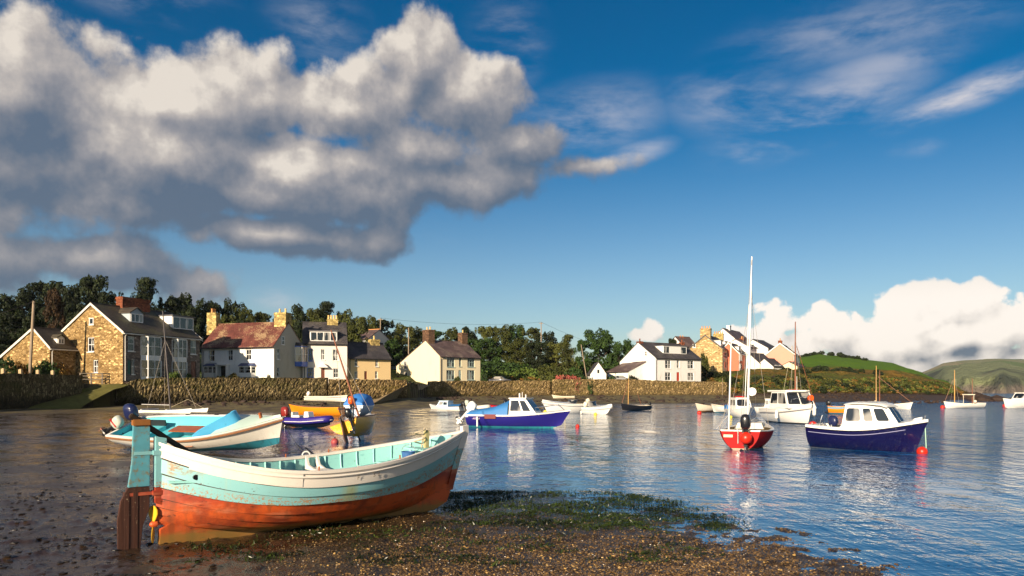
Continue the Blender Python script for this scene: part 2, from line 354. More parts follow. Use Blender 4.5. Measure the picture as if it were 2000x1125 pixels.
def ground(px, d, detail=True):
    px = np.asarray(px, float); d = np.asarray(d, float); px, d = np.broadcast_arrays(px, d)
    x = (px-1000)/F*d
    w = np.interp(px, TP, T_WALL); zb = np.interp(px, TP, T_BASE); df = np.interp(px, TP, T_DF); dn = np.interp(px, TP, T_DN)
    # foreshore
    mudleft = 1-np.clip((px-490)/110, 0, 1); mudleft = mudleft*mudleft*(3-2*mudleft)
    near = np.clip(np.minimum((dn-d)*0.008, .02)+np.maximum(dn-d-2.4, 0)*.03, -0.8, 0.05); near = np.where(d < dn, near, np.maximum(-(d-dn)*0.04, -.8))
    u = np.clip((d-df)/np.maximum(w-df, 1), -3, 1)
    far = np.where(u > 0, zb*u**1.25, np.maximum(-(df-d)*0.03, -.8))
    basin = np.where(d < (dn+df)/2, near, far)
    flat = 0.006+np.where(u > 0, zb*np.clip(u, 0, 1)**1.3, 0)
    z = basin*(1-mudleft)+np.maximum(flat, basin)*mudleft
    n1 = fbm(x*.35, d*.35, 3, 5)-.5; n2 = fbm(x*1.4, d*2.2, 4, 9)-.5
    if detail:
        k = np.clip((90-d)/60, 0, 1)
        z = z+(n1*.07+n2*0.05)*k
        nearm = np.clip((20-d)/8, 0, 1)
        lump = np.maximum(fbm(x*4.2, d*4.2, 3, 21)-.5, 0)
        z = z+nearm*(lump*0.13+(fbm(x*14, d*14, 2, 33)-.5)*0.012)
    # land behind the sea wall
    o = d-w; lo = np.zeros_like(z)
    cols = [np.interp(px, LK, LA[:, j]) for j in range(len(OFF))]
    for j in range(len(OFF)-1):
        t = np.clip((o-OFF[j])/(OFF[j+1]-OFF[j]), 0, 1)
        lo = np.where(o >= OFF[j], cols[j]*(1-t)+cols[j+1]*t, lo)
    rgh = (fbm(x*.12, d*.12, 3, 3)-.5)*np.clip((px-1380)/60, 0, 1)*np.clip(1.5-np.abs(px-1650)/200, 0.3, 1)
    lo = lo+rgh*2.0*np.clip(o/4, 0, 1)+(fbm(x*.5, d*.5, 3, 4)-.5)*.8*np.clip((px-1400)/50, 0, 1)*np.clip(o/3, 0, 1)*np.clip((50-o)/20, 0, 1)
    return np.where(o > 0, lo, z)
def gz(x, y, detail=False): return float(ground(1000+F*x/y, y, detail))
def terrain(mats):
    pxs = np.concatenate([np.arange(-1500, -40, 60), np.arange(-40, 2040, 4.0), np.arange(2040, 3520, 60)])
    ds = []
    for y in np.arange(1500, 1140, -20.): ds.append(dist_of(y))
    for y in np.arange(1140, 860, -1.5): ds.append(dist_of(y))
    for y in np.arange(860, 822, -1.0): ds.append(dist_of(y))
    ds = [1.2, 2.0, 3.0]+ds; last = ds[-1]
    ds += list(np.arange(last+.8, 195, .8))+list(np.arange(196, 240, 2.))+list(np.arange(240, 620, 12.))
    ds = np.array(sorted(ds)); PX, DD = np.meshgrid(pxs, ds)
    # make the wall step crisp: snap the nearest ring to just either side of the wall line
    Wd = np.interp(PX, TP, T_WALL)
    DD = np.where((DD-Wd > 0) & (DD-Wd < .8), Wd+0.05, DD); DD = np.where((DD-Wd <= 0) & (DD-Wd > -.8), Wd-0.02, DD)
    Z = ground(PX, DD); X = (PX-1000)/F*DD
    V = np.stack([X, DD, Z], -1).reshape(-1, 3); nr, nc = PX.shape
    i = np.arange(nr-1)[:, None]*nc+np.arange(nc-1)[None]
    Q = np.stack([i, i+1, i+1+nc, i+nc], -1).reshape(-1, 4)
    o = PX[:-1, :-1].ravel()*0; dd = (DD-Wd)[:-1, :-1].ravel(); mi = (dd > 0).astype(int)
    me = npmesh('ground', V, Q, mats, True, mi)
    g = link('ground', me); tag(g, kind='structure'); return g
# ---- foreshore material: wet mud, weed and shingle
def m_shore():
    m, t, b = custom('foreshore'); P = t.pos(); s = t.sep(P)
    flatP = t.mapping(P, (1, 1, 0))
    big = t.noise(flatP, 0.45, 4, 0.55); mid = t.noise(flatP, 2.3, 5, 0.65); fine = t.noise(flatP, 11, 4, 0.7)
    grit = t.voro(flatP, 55, 'F1', 'Color'); gritd = t.voro(flatP, 55); gs = t.sep(grit)
    mud = t.mix(mid, (0.014, 0.009, 0.006), (0.060, 0.036, 0.022))
    # shingle: on the right hand spit of the near shore
    shx = t.smooth(t.math('ADD', s[0], t.math('MULTIPLY', mid, 3.0)), -3.2, 0.8)
    shy = t.smooth(t.math('ADD', s[1], t.math('MULTIPLY', mid, 2.0)), 15.6, 13.6)
    sh = t.math('MULTIPLY', shx, shy)
    stone = t.mix(gs[0], (0.040, 0.023, 0.010), (0.15, 0.088, 0.030))
    stone = t.mix(t.smooth(gs[1], 0.82, 0.95), stone, (0.38, 0.25, 0.10))
    stone = t.mix(t.smooth(gritd, 0.25, 0.6), stone, (0.022, 0.014, 0.008))
    col = t.mix(sh, mud, stone)
    # beach below the walls: drier brown and weed green bands
    hi = t.smooth(t.math('ADD', s[2], t.math('MULTIPLY', mid, 0.25)), 0.35, 0.7)
    bch = t.mix(t.smooth(t.noise(t.mapping(P, (1, .6, 0)), .5, 6, 0.75), 0.42, 0.6), (0.045, 0.028, 0.010), (0.16, 0.125, 0.035))
    bch = t.mix(t.smooth(fine, 0.6, 0.75), bch, (0.26, 0.19, 0.09))
    far = t.smooth(s[1], 40, 62)
    col = t.mix(t.math('MULTIPLY', hi, far), col, bch)
    rkm = t.math('MULTIPLY', t.smooth(s[0], 42, 50), t.smooth(s[1], 95, 105)); col = t.mix(rkm, col, t.mix(fine, (0.010, 0.005, 0.004), (0.055, 0.026, 0.016)))
    # weed patches near the tide line
    wd = t.smooth(t.math('ADD', t.math('MULTIPLY', big, 0.6), t.math('MULTIPLY', fine, 0.5)), 0.56, 0.66)
    wy = t.math('MULTIPLY', t.smooth(s[1], 11.5, 13.5), t.smooth(s[1], 22, 17))
    wx = t.smooth(s[0], -3.5, -0.5)
    green = t.mix(mid, (0.012, 0.022, 0.006), (0.035, 0.055, 0.010))
    col = t.mix(t.math('MULTIPLY', wd, t.math('MULTIPLY', wy, wx)), col, green)
    t.put(b.inputs['Base Color'], col)
    # wetness
    wet = t.smooth(t.math('ADD', t.math('MULTIPLY', big, 0.55), t.math('MULTIPLY', mid, 0.45)), 0.60, 0.38)
    r = t.math('MULTIPLY_ADD', wet, -0.28, 0.36)
    r = t.math('MAXIMUM', r, t.math('MULTIPLY', t.math('MULTIPLY', hi, far), 0.9)); r = t.math('MAXIMUM', r, t.math('MULTIPLY', sh, 0.42))
    t.put(b.inputs['Roughness'], r); b.inputs['Specular IOR Level'].default_value = 0.5
    h = t.math('ADD', t.math('MULTIPLY', mid, 0.5), t.math('ADD', t.math('MULTIPLY', fine, 0.30), t.math('MULTIPLY', t.math('MULTIPLY', gritd, sh), -0.35)))
    nb = t.bump(h, 0.7, 0.06); t.put(nb.node.inputs['Strength'], t.math('MULTIPLY_ADD', t.smooth(s[1], 24, 13), 0.5, 0.22)); t.l.new(nb, b.inputs['Normal']); return m
def m_land():
    m, t, b = custom('land'); P = t.pos(); s = t.sep(P)
    n1 = t.noise(P, 0.10, 6, 0.65); n2 = t.noise(P, 0.6, 6, 0.7); n3 = t.noise(P, 2.4, 4, 0.7)
    grass = t.mix(n2, (0.035, 0.060, 0.012), (0.10, 0.12, 0.025))
    scrub = t.mix(t.smooth(n1, 0.42, 0.58), (0.21, 0.125, 0.025), (0.10, 0.115, 0.020))
    scrub = t.mix(t.smooth(n2, 0.50, 0.68), scrub, (0.030, 0.036, 0.010))
    scrub = t.mix(t.smooth(n3, 0.58, 0.72), scrub, (0.20, 0.14, 0.045))
    geo = t.node('ShaderNodeNewGeometry'); nz = t.sep(geo.outputs['Normal'])[2]
    field = t.mix(n2, (0.075, 0.16, 0.012), (0.13, 0.23, 0.022))
    fy = t.math('MULTIPLY', t.smooth(s[1], 192, 200), t.smooth(s[0], 62, 72))
    c = t.mix(t.smooth(t.math('ADD', s[0], t.math('MULTIPLY', n1, 10)), -20, 30), grass, scrub)
    c = t.mix(fy, c, field)
    # dark wet rock at the foot of the headland
    rk = t.math('MULTIPLY', t.smooth(t.math('ADD', s[2], t.math('MULTIPLY', n2, 1.2)), 3.0, 2.2), t.smooth(s[0], 38, 44))
    rock = t.mix(n3, (0.016, 0.008, 0.006), (0.06, 0.032, 0.022))
    c = t.mix(rk, c, rock)
    st = t.math('MULTIPLY', t.smooth(nz, 0.80, 0.66), t.smooth(n2, 0.40, 0.55)); c = t.mix(st, c, (0.20, 0.15, 0.085))
    t.put(b.inputs['Base Color'], c); b.inputs['Roughness'].default_value = 0.9; b.inputs['Specular IOR Level'].default_value = 0.15
    t.l.new(t.bump(t.math('ADD', n2, t.math('MULTIPLY', n3, .5)), 1.0, 0.9), b.inputs['Normal']); return m
def m_water():
    m, t, b = custom('sea_water'); P = t.pos(); s = t.sep(P)
    b.inputs['Base Color'].default_value = (0.003, 0.070, 0.20, 1); b.inputs['IOR'].default_value = 1.33
    b.inputs['Specular IOR Level'].default_value = 1.0
    # sheltered by the boats at the left, breeze-ruffled at the right
    ruf = t.smooth(t.math('SUBTRACT', s[0], t.math('MULTIPLY', s[1], 0.24)), -1, 12)
    ruf = t.math('MULTIPLY', ruf, t.smooth(s[1], 14, 34))
    gust = t.math('ADD', t.math('MULTIPLY', t.noise(t.mapping(P, (0.05, 0.16, 0)), 1.0, 3, 0.5), .5), t.math('MULTIPLY', t.smooth(t.noise(t.mapping(P, (0.55, 0.20, 0)), 1.0, 5, 0.65), .35, .68), .75))
    amp = t.math('MULTIPLY', t.math('MULTIPLY_ADD', ruf, 3.6, 0.30), t.math('MULTIPLY_ADD', gust, 1.5, 0.2))
    w1 = t.noise(t.mapping(P, (0.8, 2.2, 0), rot=(0, 0, 0.25)), 1.0, 3, 0.55, 0.3)
    w2 = t.noise(t.mapping(P, (3.2, 6.5, 0), rot=(0, 0, -0.2)), 1.0, 3, 0.6, 0.4)
    w3 = t.noise(t.mapping(P, (0.25, 0.7, 0)), 1.0, 2, 0.5)
    h = t.math('ADD', t.math('MULTIPLY', w1, 0.055), t.math('ADD', t.math('MULTIPLY', w2, 0.016), t.math('MULTIPLY', w3, 0.07)))
    h = t.math('MULTIPLY', h, t.math('MULTIPLY', amp, t.math('MULTIPLY_ADD', t.math('MULTIPLY', t.smooth(s[1], 40, 120), t.smooth(s[0], -5, 25)), 1.6, 1.0)))
    nd = t.node('ShaderNodeBump'); t.put(nd.inputs['Height'], h); nd.inputs['Strength'].default_value = 1.0; nd.inputs['Distance'].default_value = 1.0
    t.l.new(nd.outputs[0], b.inputs['Normal'])
    t.put(b.inputs['Roughness'], t.math('MULTIPLY_ADD', ruf, 0.05, 0.035)); return m
terrain([m_shore(), m_land()])
def water():
    xs = [-6000, -900, -200, -60, 60, 200, 900, 6000]; ys = [-400, -20, 30, 100, 300, 1000, 8000]
    V = [(x, y, 0) for y in ys for x in xs]; n = len(xs)
    Q = [(j*n+i, j*n+i+1, (j+1)*n+i+1, (j+1)*n+i) for j in range(len(ys)-1) for i in range(n-1)]
    w = link('water', npmesh('water', V, Q, m_water())); tag(w, kind='structure')
water()
# ---- far hills across the bay
def far_hill():
    m, t, b = custom('far_hill'); P = t.pos(); s = t.sep(P)
    n1 = t.noise(P, 0.006, 6, 0.6); n2 = t.noise(P, 0.03, 6, 0.7); n3 = t.noise(t.mapping(P, (1, 1, .4)), 0.012, 3, 0.5)
    fld = t.voro(t.mapping(P, (1, .35, 0), rot=(0, 0, .4)), 0.009, 'F1', 'Color'); fs = t.sep(fld)
    c = t.mix(fs[0], (0.14, 0.19, 0.09), (0.28, 0.25, 0.15)); c = t.mix(t.smooth(fs[1], .6, .62), c, (0.13, 0.18, 0.075))
    c = t.mix(t.math('MULTIPLY', t.smooth(n1, 0.46, 0.58), t.smooth(s[2], 66, 40)), c, (0.055, 0.065, 0.045))
    c = t.mix(t.smooth(n2, 0.58, 0.7), c, (0.17, 0.14, 0.10))
    cl = t.math('MULTIPLY', t.smooth(t.math('ADD', s[2], t.math('MULTIPLY', n2, 26)), 27, 16), 1.0)
    c = t.mix(cl, c, t.mix(n2, (0.05, 0.045, 0.045), (0.30, 0.24, 0.18)))
    t.put(b.inputs['Base Color'], c); b.inputs['Roughness'].default_value = 0.95; b.inputs['Specular IOR Level'].default_value = 0.1
    t.l.new(t.bump(n2, 1.0, 14), b.inputs['Normal'])
    px = np.arange(1560, 3200, 8.); dd = np.concatenate([np.arange(900, 1060, 10), np.arange(1060, 2600, 40)]).astype(float)
    PX, DD = np.meshgrid(px, dd); X = (PX-1000)/F*DD
    top = np.interp(PX, [1500, 1700, 1790, 1850, 1930, 1990, 2100, 2600, 3200], [-4, 12, 42, 55, 66, 64, 57, 75, 40])
    sh = 980+np.interp(PX, [1500, 1780, 1850, 1950, 2050, 3200], [400, 260, 60, 0, -20, -60])+(fbm(PX*.02, PX*0, 3, 8)-.5)*180
    u = np.clip((DD-sh)/(1750-sh), 0, 1.2)
    Z = -3+top*np.where(u < 1, u**.62, 1-(u-1)*.5)+16*np.clip((DD-sh)/12, 0, 1)*np.clip((PX-1780)/60, 0, 1)
    Z += (fbm(X*.006, DD*.006, 5, 2)-.5)*26*np.clip(u*5, 0, 1)*np.clip(1.3-u, 0, 1)
    Z = np.where(DD < sh, -5, Z)
    V = np.stack([X, DD, Z], -1).reshape(-1, 3); nr, nc = PX.shape
    i = np.arange(nr-1)[:, None]*nc+np.arange(nc-1)[None]
    h = link('hill', npmesh('hill', V, np.stack([i, i+1, i+1+nc, i+nc], -1).reshape(-1, 4), m, True)); tag(h, kind='structure')
far_hill()
# ------------------------------------------------------------------ building materials
def m_stone(name, a, b_, mortar, scale=(2.0, 2.0, 4.2), edge=0.06):
    m, t, b = custom(name); c = t.mapping(t.coord('Object'), scale)
    wv = t.vmath('ADD', c, t.vmath('MULTIPLY', t.noise(c, 1.5, 2, out=1), (.5, .5, .3)))
    col = t.sep(t.voro(wv, 1.0, 'F1', 'Color')); ed = t.voro(wv, 1.0, 'DISTANCE_TO_EDGE')
    cc = t.mix(col[0], a, b_); cc = t.mix(t.smooth(col[1], .8, .95), cc, tuple(min(1, x*1.5) for x in b_))
    cc = t.mix(t.math('MULTIPLY', t.smooth(col[2], .75, .9), .7), cc, tuple(x*.45 for x in a))
    cc = t.mix(t.smooth(ed, edge, 0.0), cc, mortar)
    st = t.noise(t.coord('Object'), .35, 5, .6); cc = t.mix(t.math('MULTIPLY', t.smooth(st, .5, .75), .45), cc, tuple(x*.5 for x in a))
    t.put(b.inputs['Base Color'], cc); b.inputs['Roughness'].default_value = .9; b.inputs['Specular IOR Level'].default_value = .2
    t.l.new(t.bump(t.smooth(ed, 0, .15), .8, .06), b.inputs['Normal']); return m
def m_roof(name, a, b_, lichen=None, lk=.5):
    m, t, b = custom(name); o = t.coord('Object'); s = t.sep(o)
    v = t.comb(s[0], t.math('MULTIPLY', s[2], 1.9), 0)
    br = t.node('ShaderNodeTexBrick'); t.l.new(v, br.inputs['Vector']); br.inputs['Scale'].default_value = 1.0
    br.inputs['Brick Width'].default_value = .34; br.inputs['Row Height'].default_value = .34; br.inputs['Mortar Size'].default_value = .018
    br.inputs['Color1'].default_value = (*a, 1); br.inputs['Color2'].default_value = (*b_, 1); br.inputs['Mortar'].default_value = (*[x*.4 for x in a], 1)
    n = t.noise(o, .6, 6, .65); cc = t.mix(t.smooth(n, .45, .7), br.outputs[0], tuple((x+y)*.72 for x, y in zip(a, b_)))
    if lichen:
        l1 = t.math('ADD', t.math('MULTIPLY', t.noise(o, .45, 2), .55), t.math('MULTIPLY', t.noise(o, 5, 3, .7), .5))
        cc = t.mix(t.math('MULTIPLY', t.smooth(l1, .56, .62), lk), cc, lichen)
    t.put(b.inputs['Base Color'], cc); b.inputs['Roughness'].default_value = .62; b.inputs['Specular IOR Level'].default_value = .35
    t.l.new(t.bump(br.outputs['Fac'], .7, -.03), b.inputs['Normal']); return m
def m_render(name, col, stain=(.40, .37, .30), amt=.55):
    m, t, b = custom(name); o = t.coord('Object')
    n = t.noise(t.mapping(o, (1.2, 1.2, .35)), 1.0, 6, .65); f = t.noise(o, 9, 3)
    cc = t.mix(f, tuple(x*.94 for x in col), col); cc = t.mix(t.math('MULTIPLY', t.smooth(n, .5, .8), amt), cc, stain)
    t.put(b.inputs['Base Color'], cc); b.inputs['Roughness'].default_value = .85; b.inputs['Specular IOR Level'].default_value = .2
    t.l.new(t.bump(n, .3, .02), b.inputs['Normal']); return m
STONE_O = m_stone('ochre_stone', (.22, .13, .045), (.50, .34, .15), (.17, .11, .05), (3.0, 3.0, 6.0))
STONE_G = m_stone('grey_stone', (.16, .13, .11), (.27, .22, .19), (.12, .10, .09), (1.8, 1.8, 4.5))
STONE_T = m_stone('tan_stone', (.36, .24, .10), (.60, .44, .22), (.30, .21, .10), (2.4, 2.4, 5.0))
STONE_Y = m_stone('lichened_stone', (.34, .25, .09), (.55, .42, .16), (.25, .18, .08), (2.4, 2.4, 3.6))
BRICK = m_stone('red_brick', (.20, .06, .03), (.34, .11, .05), (.15, .07, .05), (4, 4, 9))
BRICK_D = m_stone('dark_brick', (.12, .065, .04), (.22, .12, .07), (.10, .08, .06), (4, 4, 9))
SLATE = m_roof('slate_roof', (.040, .036, .040), (.070, .062, .064), (.16, .14, .10), .3)
SLATE_M = m_roof('mossy_slate_roof', (.050, .040, .030), (.075, .060, .044), (.12, .11, .04), .6)
ROOF_R = m_roof('red_brown_roof', (.105, .030, .022), (.15, .050, .038), (.42, .30, .16), .65)
ROOF_P = m_roof('purple_slate_roof', (.085, .055, .052), (.125, .085, .080), (.30, .24, .18), .45)
WHITE_R = m_render('white_render', (.82, .80, .76)); CREAM_R = m_render('cream_render', (.82, .71, .48), (.60, .48, .25), .3)
PINKW_R = m_render('pale_pink_render', (.80, .70, .62), (.6, .5, .42), .25); PEACH_R = m_render('peach_render', (.80, .58, .30), (.6, .38, .16), .3)
SALMON_R = m_render('salmon_render', (.62, .17, .10), (.5, .2, .13), .25); PINK_R = m_render('pink_render', (.72, .31, .23), (.6, .35, .25), .25)
GREY_R = m_render('grey_cream_render', (.52, .47, .38), (.30, .25, .17), .6)  # greyer, darker render for the gable sides of the white house
FRAME = mat('white_window_paint', (.78, .76, .72), .45, .05); FRAME_B = mat('blue_window_paint', (.06, .14, .45), .4)
FRAME_G = mat('grey_green_paint', (.30, .40, .38), .5); SILL = mat('painted_sill', (.45, .44, .42), .6)
def m_glass():
    m, t, b = custom('window_glass'); n = t.noise(t.coord('Object'), .9, 2)
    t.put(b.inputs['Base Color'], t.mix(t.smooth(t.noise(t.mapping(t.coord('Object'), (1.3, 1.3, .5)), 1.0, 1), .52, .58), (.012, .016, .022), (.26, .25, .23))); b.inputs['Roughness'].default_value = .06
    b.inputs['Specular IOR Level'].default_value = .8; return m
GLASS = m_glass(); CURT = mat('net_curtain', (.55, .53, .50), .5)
POT = mat('clay_pot', (.62, .28, .10), .8); POT_Y = mat('buff_pot', (.70, .48, .18), .8); DARK_W = mat('dark_paint', (.02, .02, .022), .4)
RED_DOOR = mat('red_door_paint', (.45, .05, .02), .4); BROWN_DOOR = mat('brown_door', (.14, .04, .02), .5); GREEN_DOOR = mat('green_door', (.02, .11, .08), .4); TEAL_DOOR = mat('teal_door', (.01, .22, .20), .4)
BARGE = mat('bargeboard_paint', (.66, .62, .55), .6); LEAD = mat('lead', (.10, .10, .11), .6); NAVY_W = mat('navy_paint', (.03, .05, .14), .5); BLUE_P = mat('oriel_blue_paint', (.04, .12, .48), .45)
def solve(A, u, px):
    """distance along u from A to where the sight line through column px crosses"""
    k = (px-1000)/F
    return (k*A.y-A.x)/(u.x-k*u.y)
class House:
    def __init__(s, name, label, A, B, zg, eave, ridge, D, yr=None, eback=None, wall=None, side=None, roof=None, group=None,
                 verge=0.12, barge=None, ridge_mat=None, cat='house', wins=(), oe=.25, frame=None):
        pa = at(A[0], A[1], zg); pb = at(B[0], B[1], zg); s.A = Vector((pa.x, pa.y)); s.B = Vector((pb.x, pb.y))
        s.u = (s.B-s.A).normalized(); s.vv = Vector((-s.u.y, s.u.x)); s.W = (s.B-s.A).length; s.D = D
        s.zg = zg; s.He = eave-zg; s.Rz = ridge-zg; s.yr = yr if yr else D/2; s.Hb = (eback-zg) if eback else s.He
        s.root = thing(name, label, cat, (pa.x, pa.y, zg), math.atan2(s.u.y, s.u.x), group=group)
        s.wall = wall; s.side = side or wall; s.roof = roof; s.frame = frame or FRAME; s.op = {'f': [], 'l': [], 'r': []}; s.gab = []
        s.doors = []
        for w in wins: s.addwin(*w)
        s.finish(verge, barge, ridge_mat, oe)
    def loc(s, side, px, py):
        o, d = (s.A, s.u) if side == 'f' else (s.A, s.vv) if side == 'l' else (s.B, s.vv)
        t = solve(o, d, px); p = o+d*t
        return t, EYE+(HY-py)*p.y/F-s.zg
    def rect(s, side, x0, y0, x1, y1):
        a, z1 = s.loc(side, x0, y0); b, z0 = s.loc(side, x1, y1)
        _, z1b = s.loc(side, x1, y0); _, z0b = s.loc(side, x0, y1)
        if a > b: a, b = b, a
        return [a, b, max(.05, (z0+z0b)/2), (z1+z1b)/2]
    def addwin(s, side, x0, y0, x1, y1, style='sash', extra=None):
        r = s.rect(side, x0, y0, x1, y1); s.op[side].append((r, style, extra))
    def P(s, side, a, z, dep):     # dep: inward
        return (a, dep, z) if side == 'f' else (dep, a, z) if side == 'l' else (s.W-dep, a, z)
    def roofz(s, y):
        return s.He+(s.Rz-s.He)*y/s.yr if y < s.yr else s.Rz-(s.Rz-s.Hb)*(y-s.yr)/(s.D-s.yr)
    def panel(s, m, side, L, H, mi):
        ops = []
        for (r, st, ex) in s.op[side]:
            r[0] = max(.08, min(r[0], L-.2)); r[1] = max(r[0]+.1, min(r[1], L-.08))
            if r[3] < H-.03: ops.append(r)
        xs = sorted({0, L, *[r[0] for r in ops], *[r[1] for r in ops]}); zs = sorted({0, H, *[r[2] for r in ops], *[r[3] for r in ops]})
        for i in range(len(xs)-1):
            for j in range(len(zs)-1):
                cx = (xs[i]+xs[i+1])/2; cz = (zs[j]+zs[j+1])/2
                if any(r[0] < cx < r[1] and r[2] < cz < r[3] for r in ops): continue
                m.add([s.P(side, xs[i], zs[j], 0), s.P(side, xs[i+1], zs[j], 0), s.P(side, xs[i+1], zs[j+1], 0), s.P(side, xs[i], zs[j+1], 0)], [(0, 1, 2, 3)], mi)
        for r in ops:
            c = [(r[0], r[2]), (r[1], r[2]), (r[1], r[3]), (r[0], r[3])]
            for k in range(4):
                a, b = c[k], c[(k+1) % 4]
                m.add([s.P(side, *a, 0), s.P(side, *b, 0), s.P(side, *b, .16), s.P(side, *a, .16)], [(0, 1, 2, 3)], mi)
        return ops
    def boxp(s, m, side, a0, a1, z0, z1, d0, d1, mi=0):
        p = s.P(side, a0, z0, d0); q = s.P(side, a1, z1, d1)
        m.box(min(p[0], q[0]), max(p[0], q[0]), min(p[1], q[1]), max(p[1], q[1]), z0, z1, mi)
    def winmesh(s, m, side, r, style, base, mi=0):
        a0, a1, z0, z1 = r; fw = min(.085, (a1-a0)*.13); d0, d1 = base+.05, base+.11
        B = lambda *q: s.boxp(m, side, *q, d0, d1, mi)
        B(a0, a0+fw, z0, z1); B(a1-fw, a1, z0, z1); B(a0+fw, a1-fw, z1-fw, z1); B(a0+fw, a1-fw, z0, z0+fw)
        zc = (z0+z1)/2
        if style != 'plain': s.boxp(m, side, a0+fw, a1-fw, zc-.03, zc+.03, d0+.003, d1-.003, mi)
        n = {'sash': 1, 'pair': 1, 'triple': 2, 'quad': 3, 'plain': 0, 'single': 0}.get(style, 1)
        for k in range(n):
            xc = a0+(a1-a0)*(k+1)/(n+1); w = .045 if style == 'sash' and (a1-a0) < 1.3 else .08
            s.boxp(m, side, xc-w/2, xc+w/2, z0+fw, z1-fw, d0+.006, d1-.006, mi)
    def finish(s, verge, barge, ridge_mat, oe):
        m = MB(); W, D, He, Hb, Rz, yr = s.W, s.D, s.He, s.Hb, s.Rz, s.yr
        dz = .5
        done = {}
        done['f'] = s.panel(m, 'f', W, He, 0); lo = min(He, Hb)
        for sd in 'lr':
            done[sd] = s.panel(m, sd, D, lo, 1)
            x = 0 if sd == 'l' else W
            m.add([(x, 0, lo), (x, D, lo), (x, D, Hb), (x, yr, Rz), (x, 0, He)], [(0, 1, 2, 3, 4)], 1)
        m.add([(0, D, 0), (W, D, 0), (W, D, Hb), (0, D, Hb)], [(0, 1, 2, 3)], 1)
        m.box(.01, W-.01, .01, D-.01, -2.0, 0, 1)
        m.build('wall', [s.wall, s.side], s.root)
        # roof slab
        s1 = (Rz-He)/yr; s2 = (Rz-Hb)/(D-yr); t = .14; e = .015
        poly = [(-oe, He-oe*s1+e), (yr, Rz+e), (D+oe, Hb-oe*s2+e), (D+oe, Hb-oe*s2+e+t), (yr, Rz+e+t), (-oe, He-oe*s1+e+t)]
        rm = MB(); rm.prism([poly[0], poly[1], poly[4], poly[5]], -verge, W+verge, 'x'); rm.prism([poly[1], poly[2], poly[3], poly[4]], -verge, W+verge, 'x')
        s.ro = rm.build('roof', s.roof, s.root)
        rg = MB(); rg.tube([(-verge-.02, yr, Rz+t), (W+verge+.02, yr, Rz+t)], .11, 6); rg.build('ridge', ridge_mat or s.roof, s.ro)
        g = MB(); g.tube([(-verge, -oe-.06, He-oe*s1-.02), (W+verge, -oe-.06, He-oe*s1-.02)], .07, 6)
        g.tube([(.25, -oe-.04, He-oe*s1-.05), (.25, -.07, He-.5), (.25, -.07, .1)], .045, 6); g.build('gutter', DARK_W if barge is None else barge, s.root)
        if barge:
            for x in (-verge-.045, W+verge+.005):
                b = MB(); b.prism([(poly[0][0], poly[0][1]-.12), (yr, Rz-.10), (yr, Rz+t+.03), (poly[5][0], poly[5][1]+.03)], x, x+.04, 'x')
                b.prism([(yr, Rz-.10), (poly[2][0], poly[2][1]-.12), (poly[3][0], poly[3][1]+.03), (yr, Rz+t+.03)], x, x+.04, 'x')
                b.build('bargeboard', barge, s.root)
        for sd in 'flr':
            for (r, st, ex) in s.op[sd]:
                inw = any(r is o for o in done[sd]); base = 0.03 if inw else -.13
                if st.startswith('door'):
                    dm = MB(); s.boxp(dm, sd, r[0]+.02, r[1]-.02, r[2], r[3]-.02, base+.04, base+.10)
                    for zz in ((.12, .46), (.54, .9)):
                        h = r[3]-r[2]; s.boxp(dm, sd, r[0]+.14, r[1]-.14, r[2]+h*zz[0], r[2]+h*zz[1], base+.025, base+.037)
                    d_ = dm.build('door', ex or BROWN_DOOR, s.root)
                    kn = MB(); c = s.P(sd, r[1]-.16, r[2]+1.0, base); kn.ball(c, .035, 6); kn.build('handle', LEAD, d_); continue
                wm = MB(); s.winmesh(wm, sd, r, st, base)
                s.boxp(wm, sd, r[0]-.06, r[1]+.06, r[2]-.09, r[2]-.005, -.09, base+.10)
                w = wm.build('window', ex or s.frame, s.root)
                pm = MB(); s.boxp(pm, sd, r[0]+.01, r[1]-.01, r[2]+.01, r[3]-.01, base+.085, base+.10)
                pm.build('pane', GLASS, w)
                if st in ('pair', 'triple', 'quad') and (r[1]-r[0]) > 1.0:
                    pass
    def chimney(s, px0, px1, py0, py1, where, mat_, pots=3, potm=None, depth=None, side='f', cap=True):
        """where = y position (local) of the stack centre; columns give its x extent on that line"""
        o = s.A+s.vv*where
        a = solve(o, s.u, px0); b = solve(o, s.u, px1); a, b = min(a, b), max(a, b)
        p = o+s.u*((a+b)/2); z1 = EYE+(HY-py0)*p.y/F-s.zg; z0 = EYE+(HY-py1)*p.y/F-s.zg
        s.stack(a, b, where, z0, z1, mat_, pots, potm, depth, cap)
    def stack(s, a, b, where, z0, z1, mat_, pots=3, potm=None, depth=None, cap=True):
        a = max(a, .02); b = min(b, s.W-.02); dep = depth or min(.9, (b-a)); y0, y1 = where-dep/2, where+dep/2
        ph = .55 if pots else 0; zt = z1-ph
        m = MB(); m.box(a, b, y0, y1, min(z0, s.Rz)-.9, zt-.28)
        m.box(a-.06, b+.06, y0-.06, y1+.06, zt-.28, zt-.16); m.box(a-.02, b+.02, y0-.02, y1+.02, zt-.16, zt)
        c = m.build('chimney', mat_, s.root)
        n = max(pots, 0); L = max(b-a, dep)
        for k in range(n):
            f = (k+.5)/n; cx, cy = (a+(b-a)*f, where) if (b-a) >= dep else ((a+b)/2, y0+dep*f)
            q = MB(); q.lathe([(.15, 0), (.13, .1), (.11, ph-.12), (.14, ph-.1), (.14, ph), (.09, ph)], 8, (cx, cy, zt))
            q.build('chimney_pot', potm or POT, c, True)
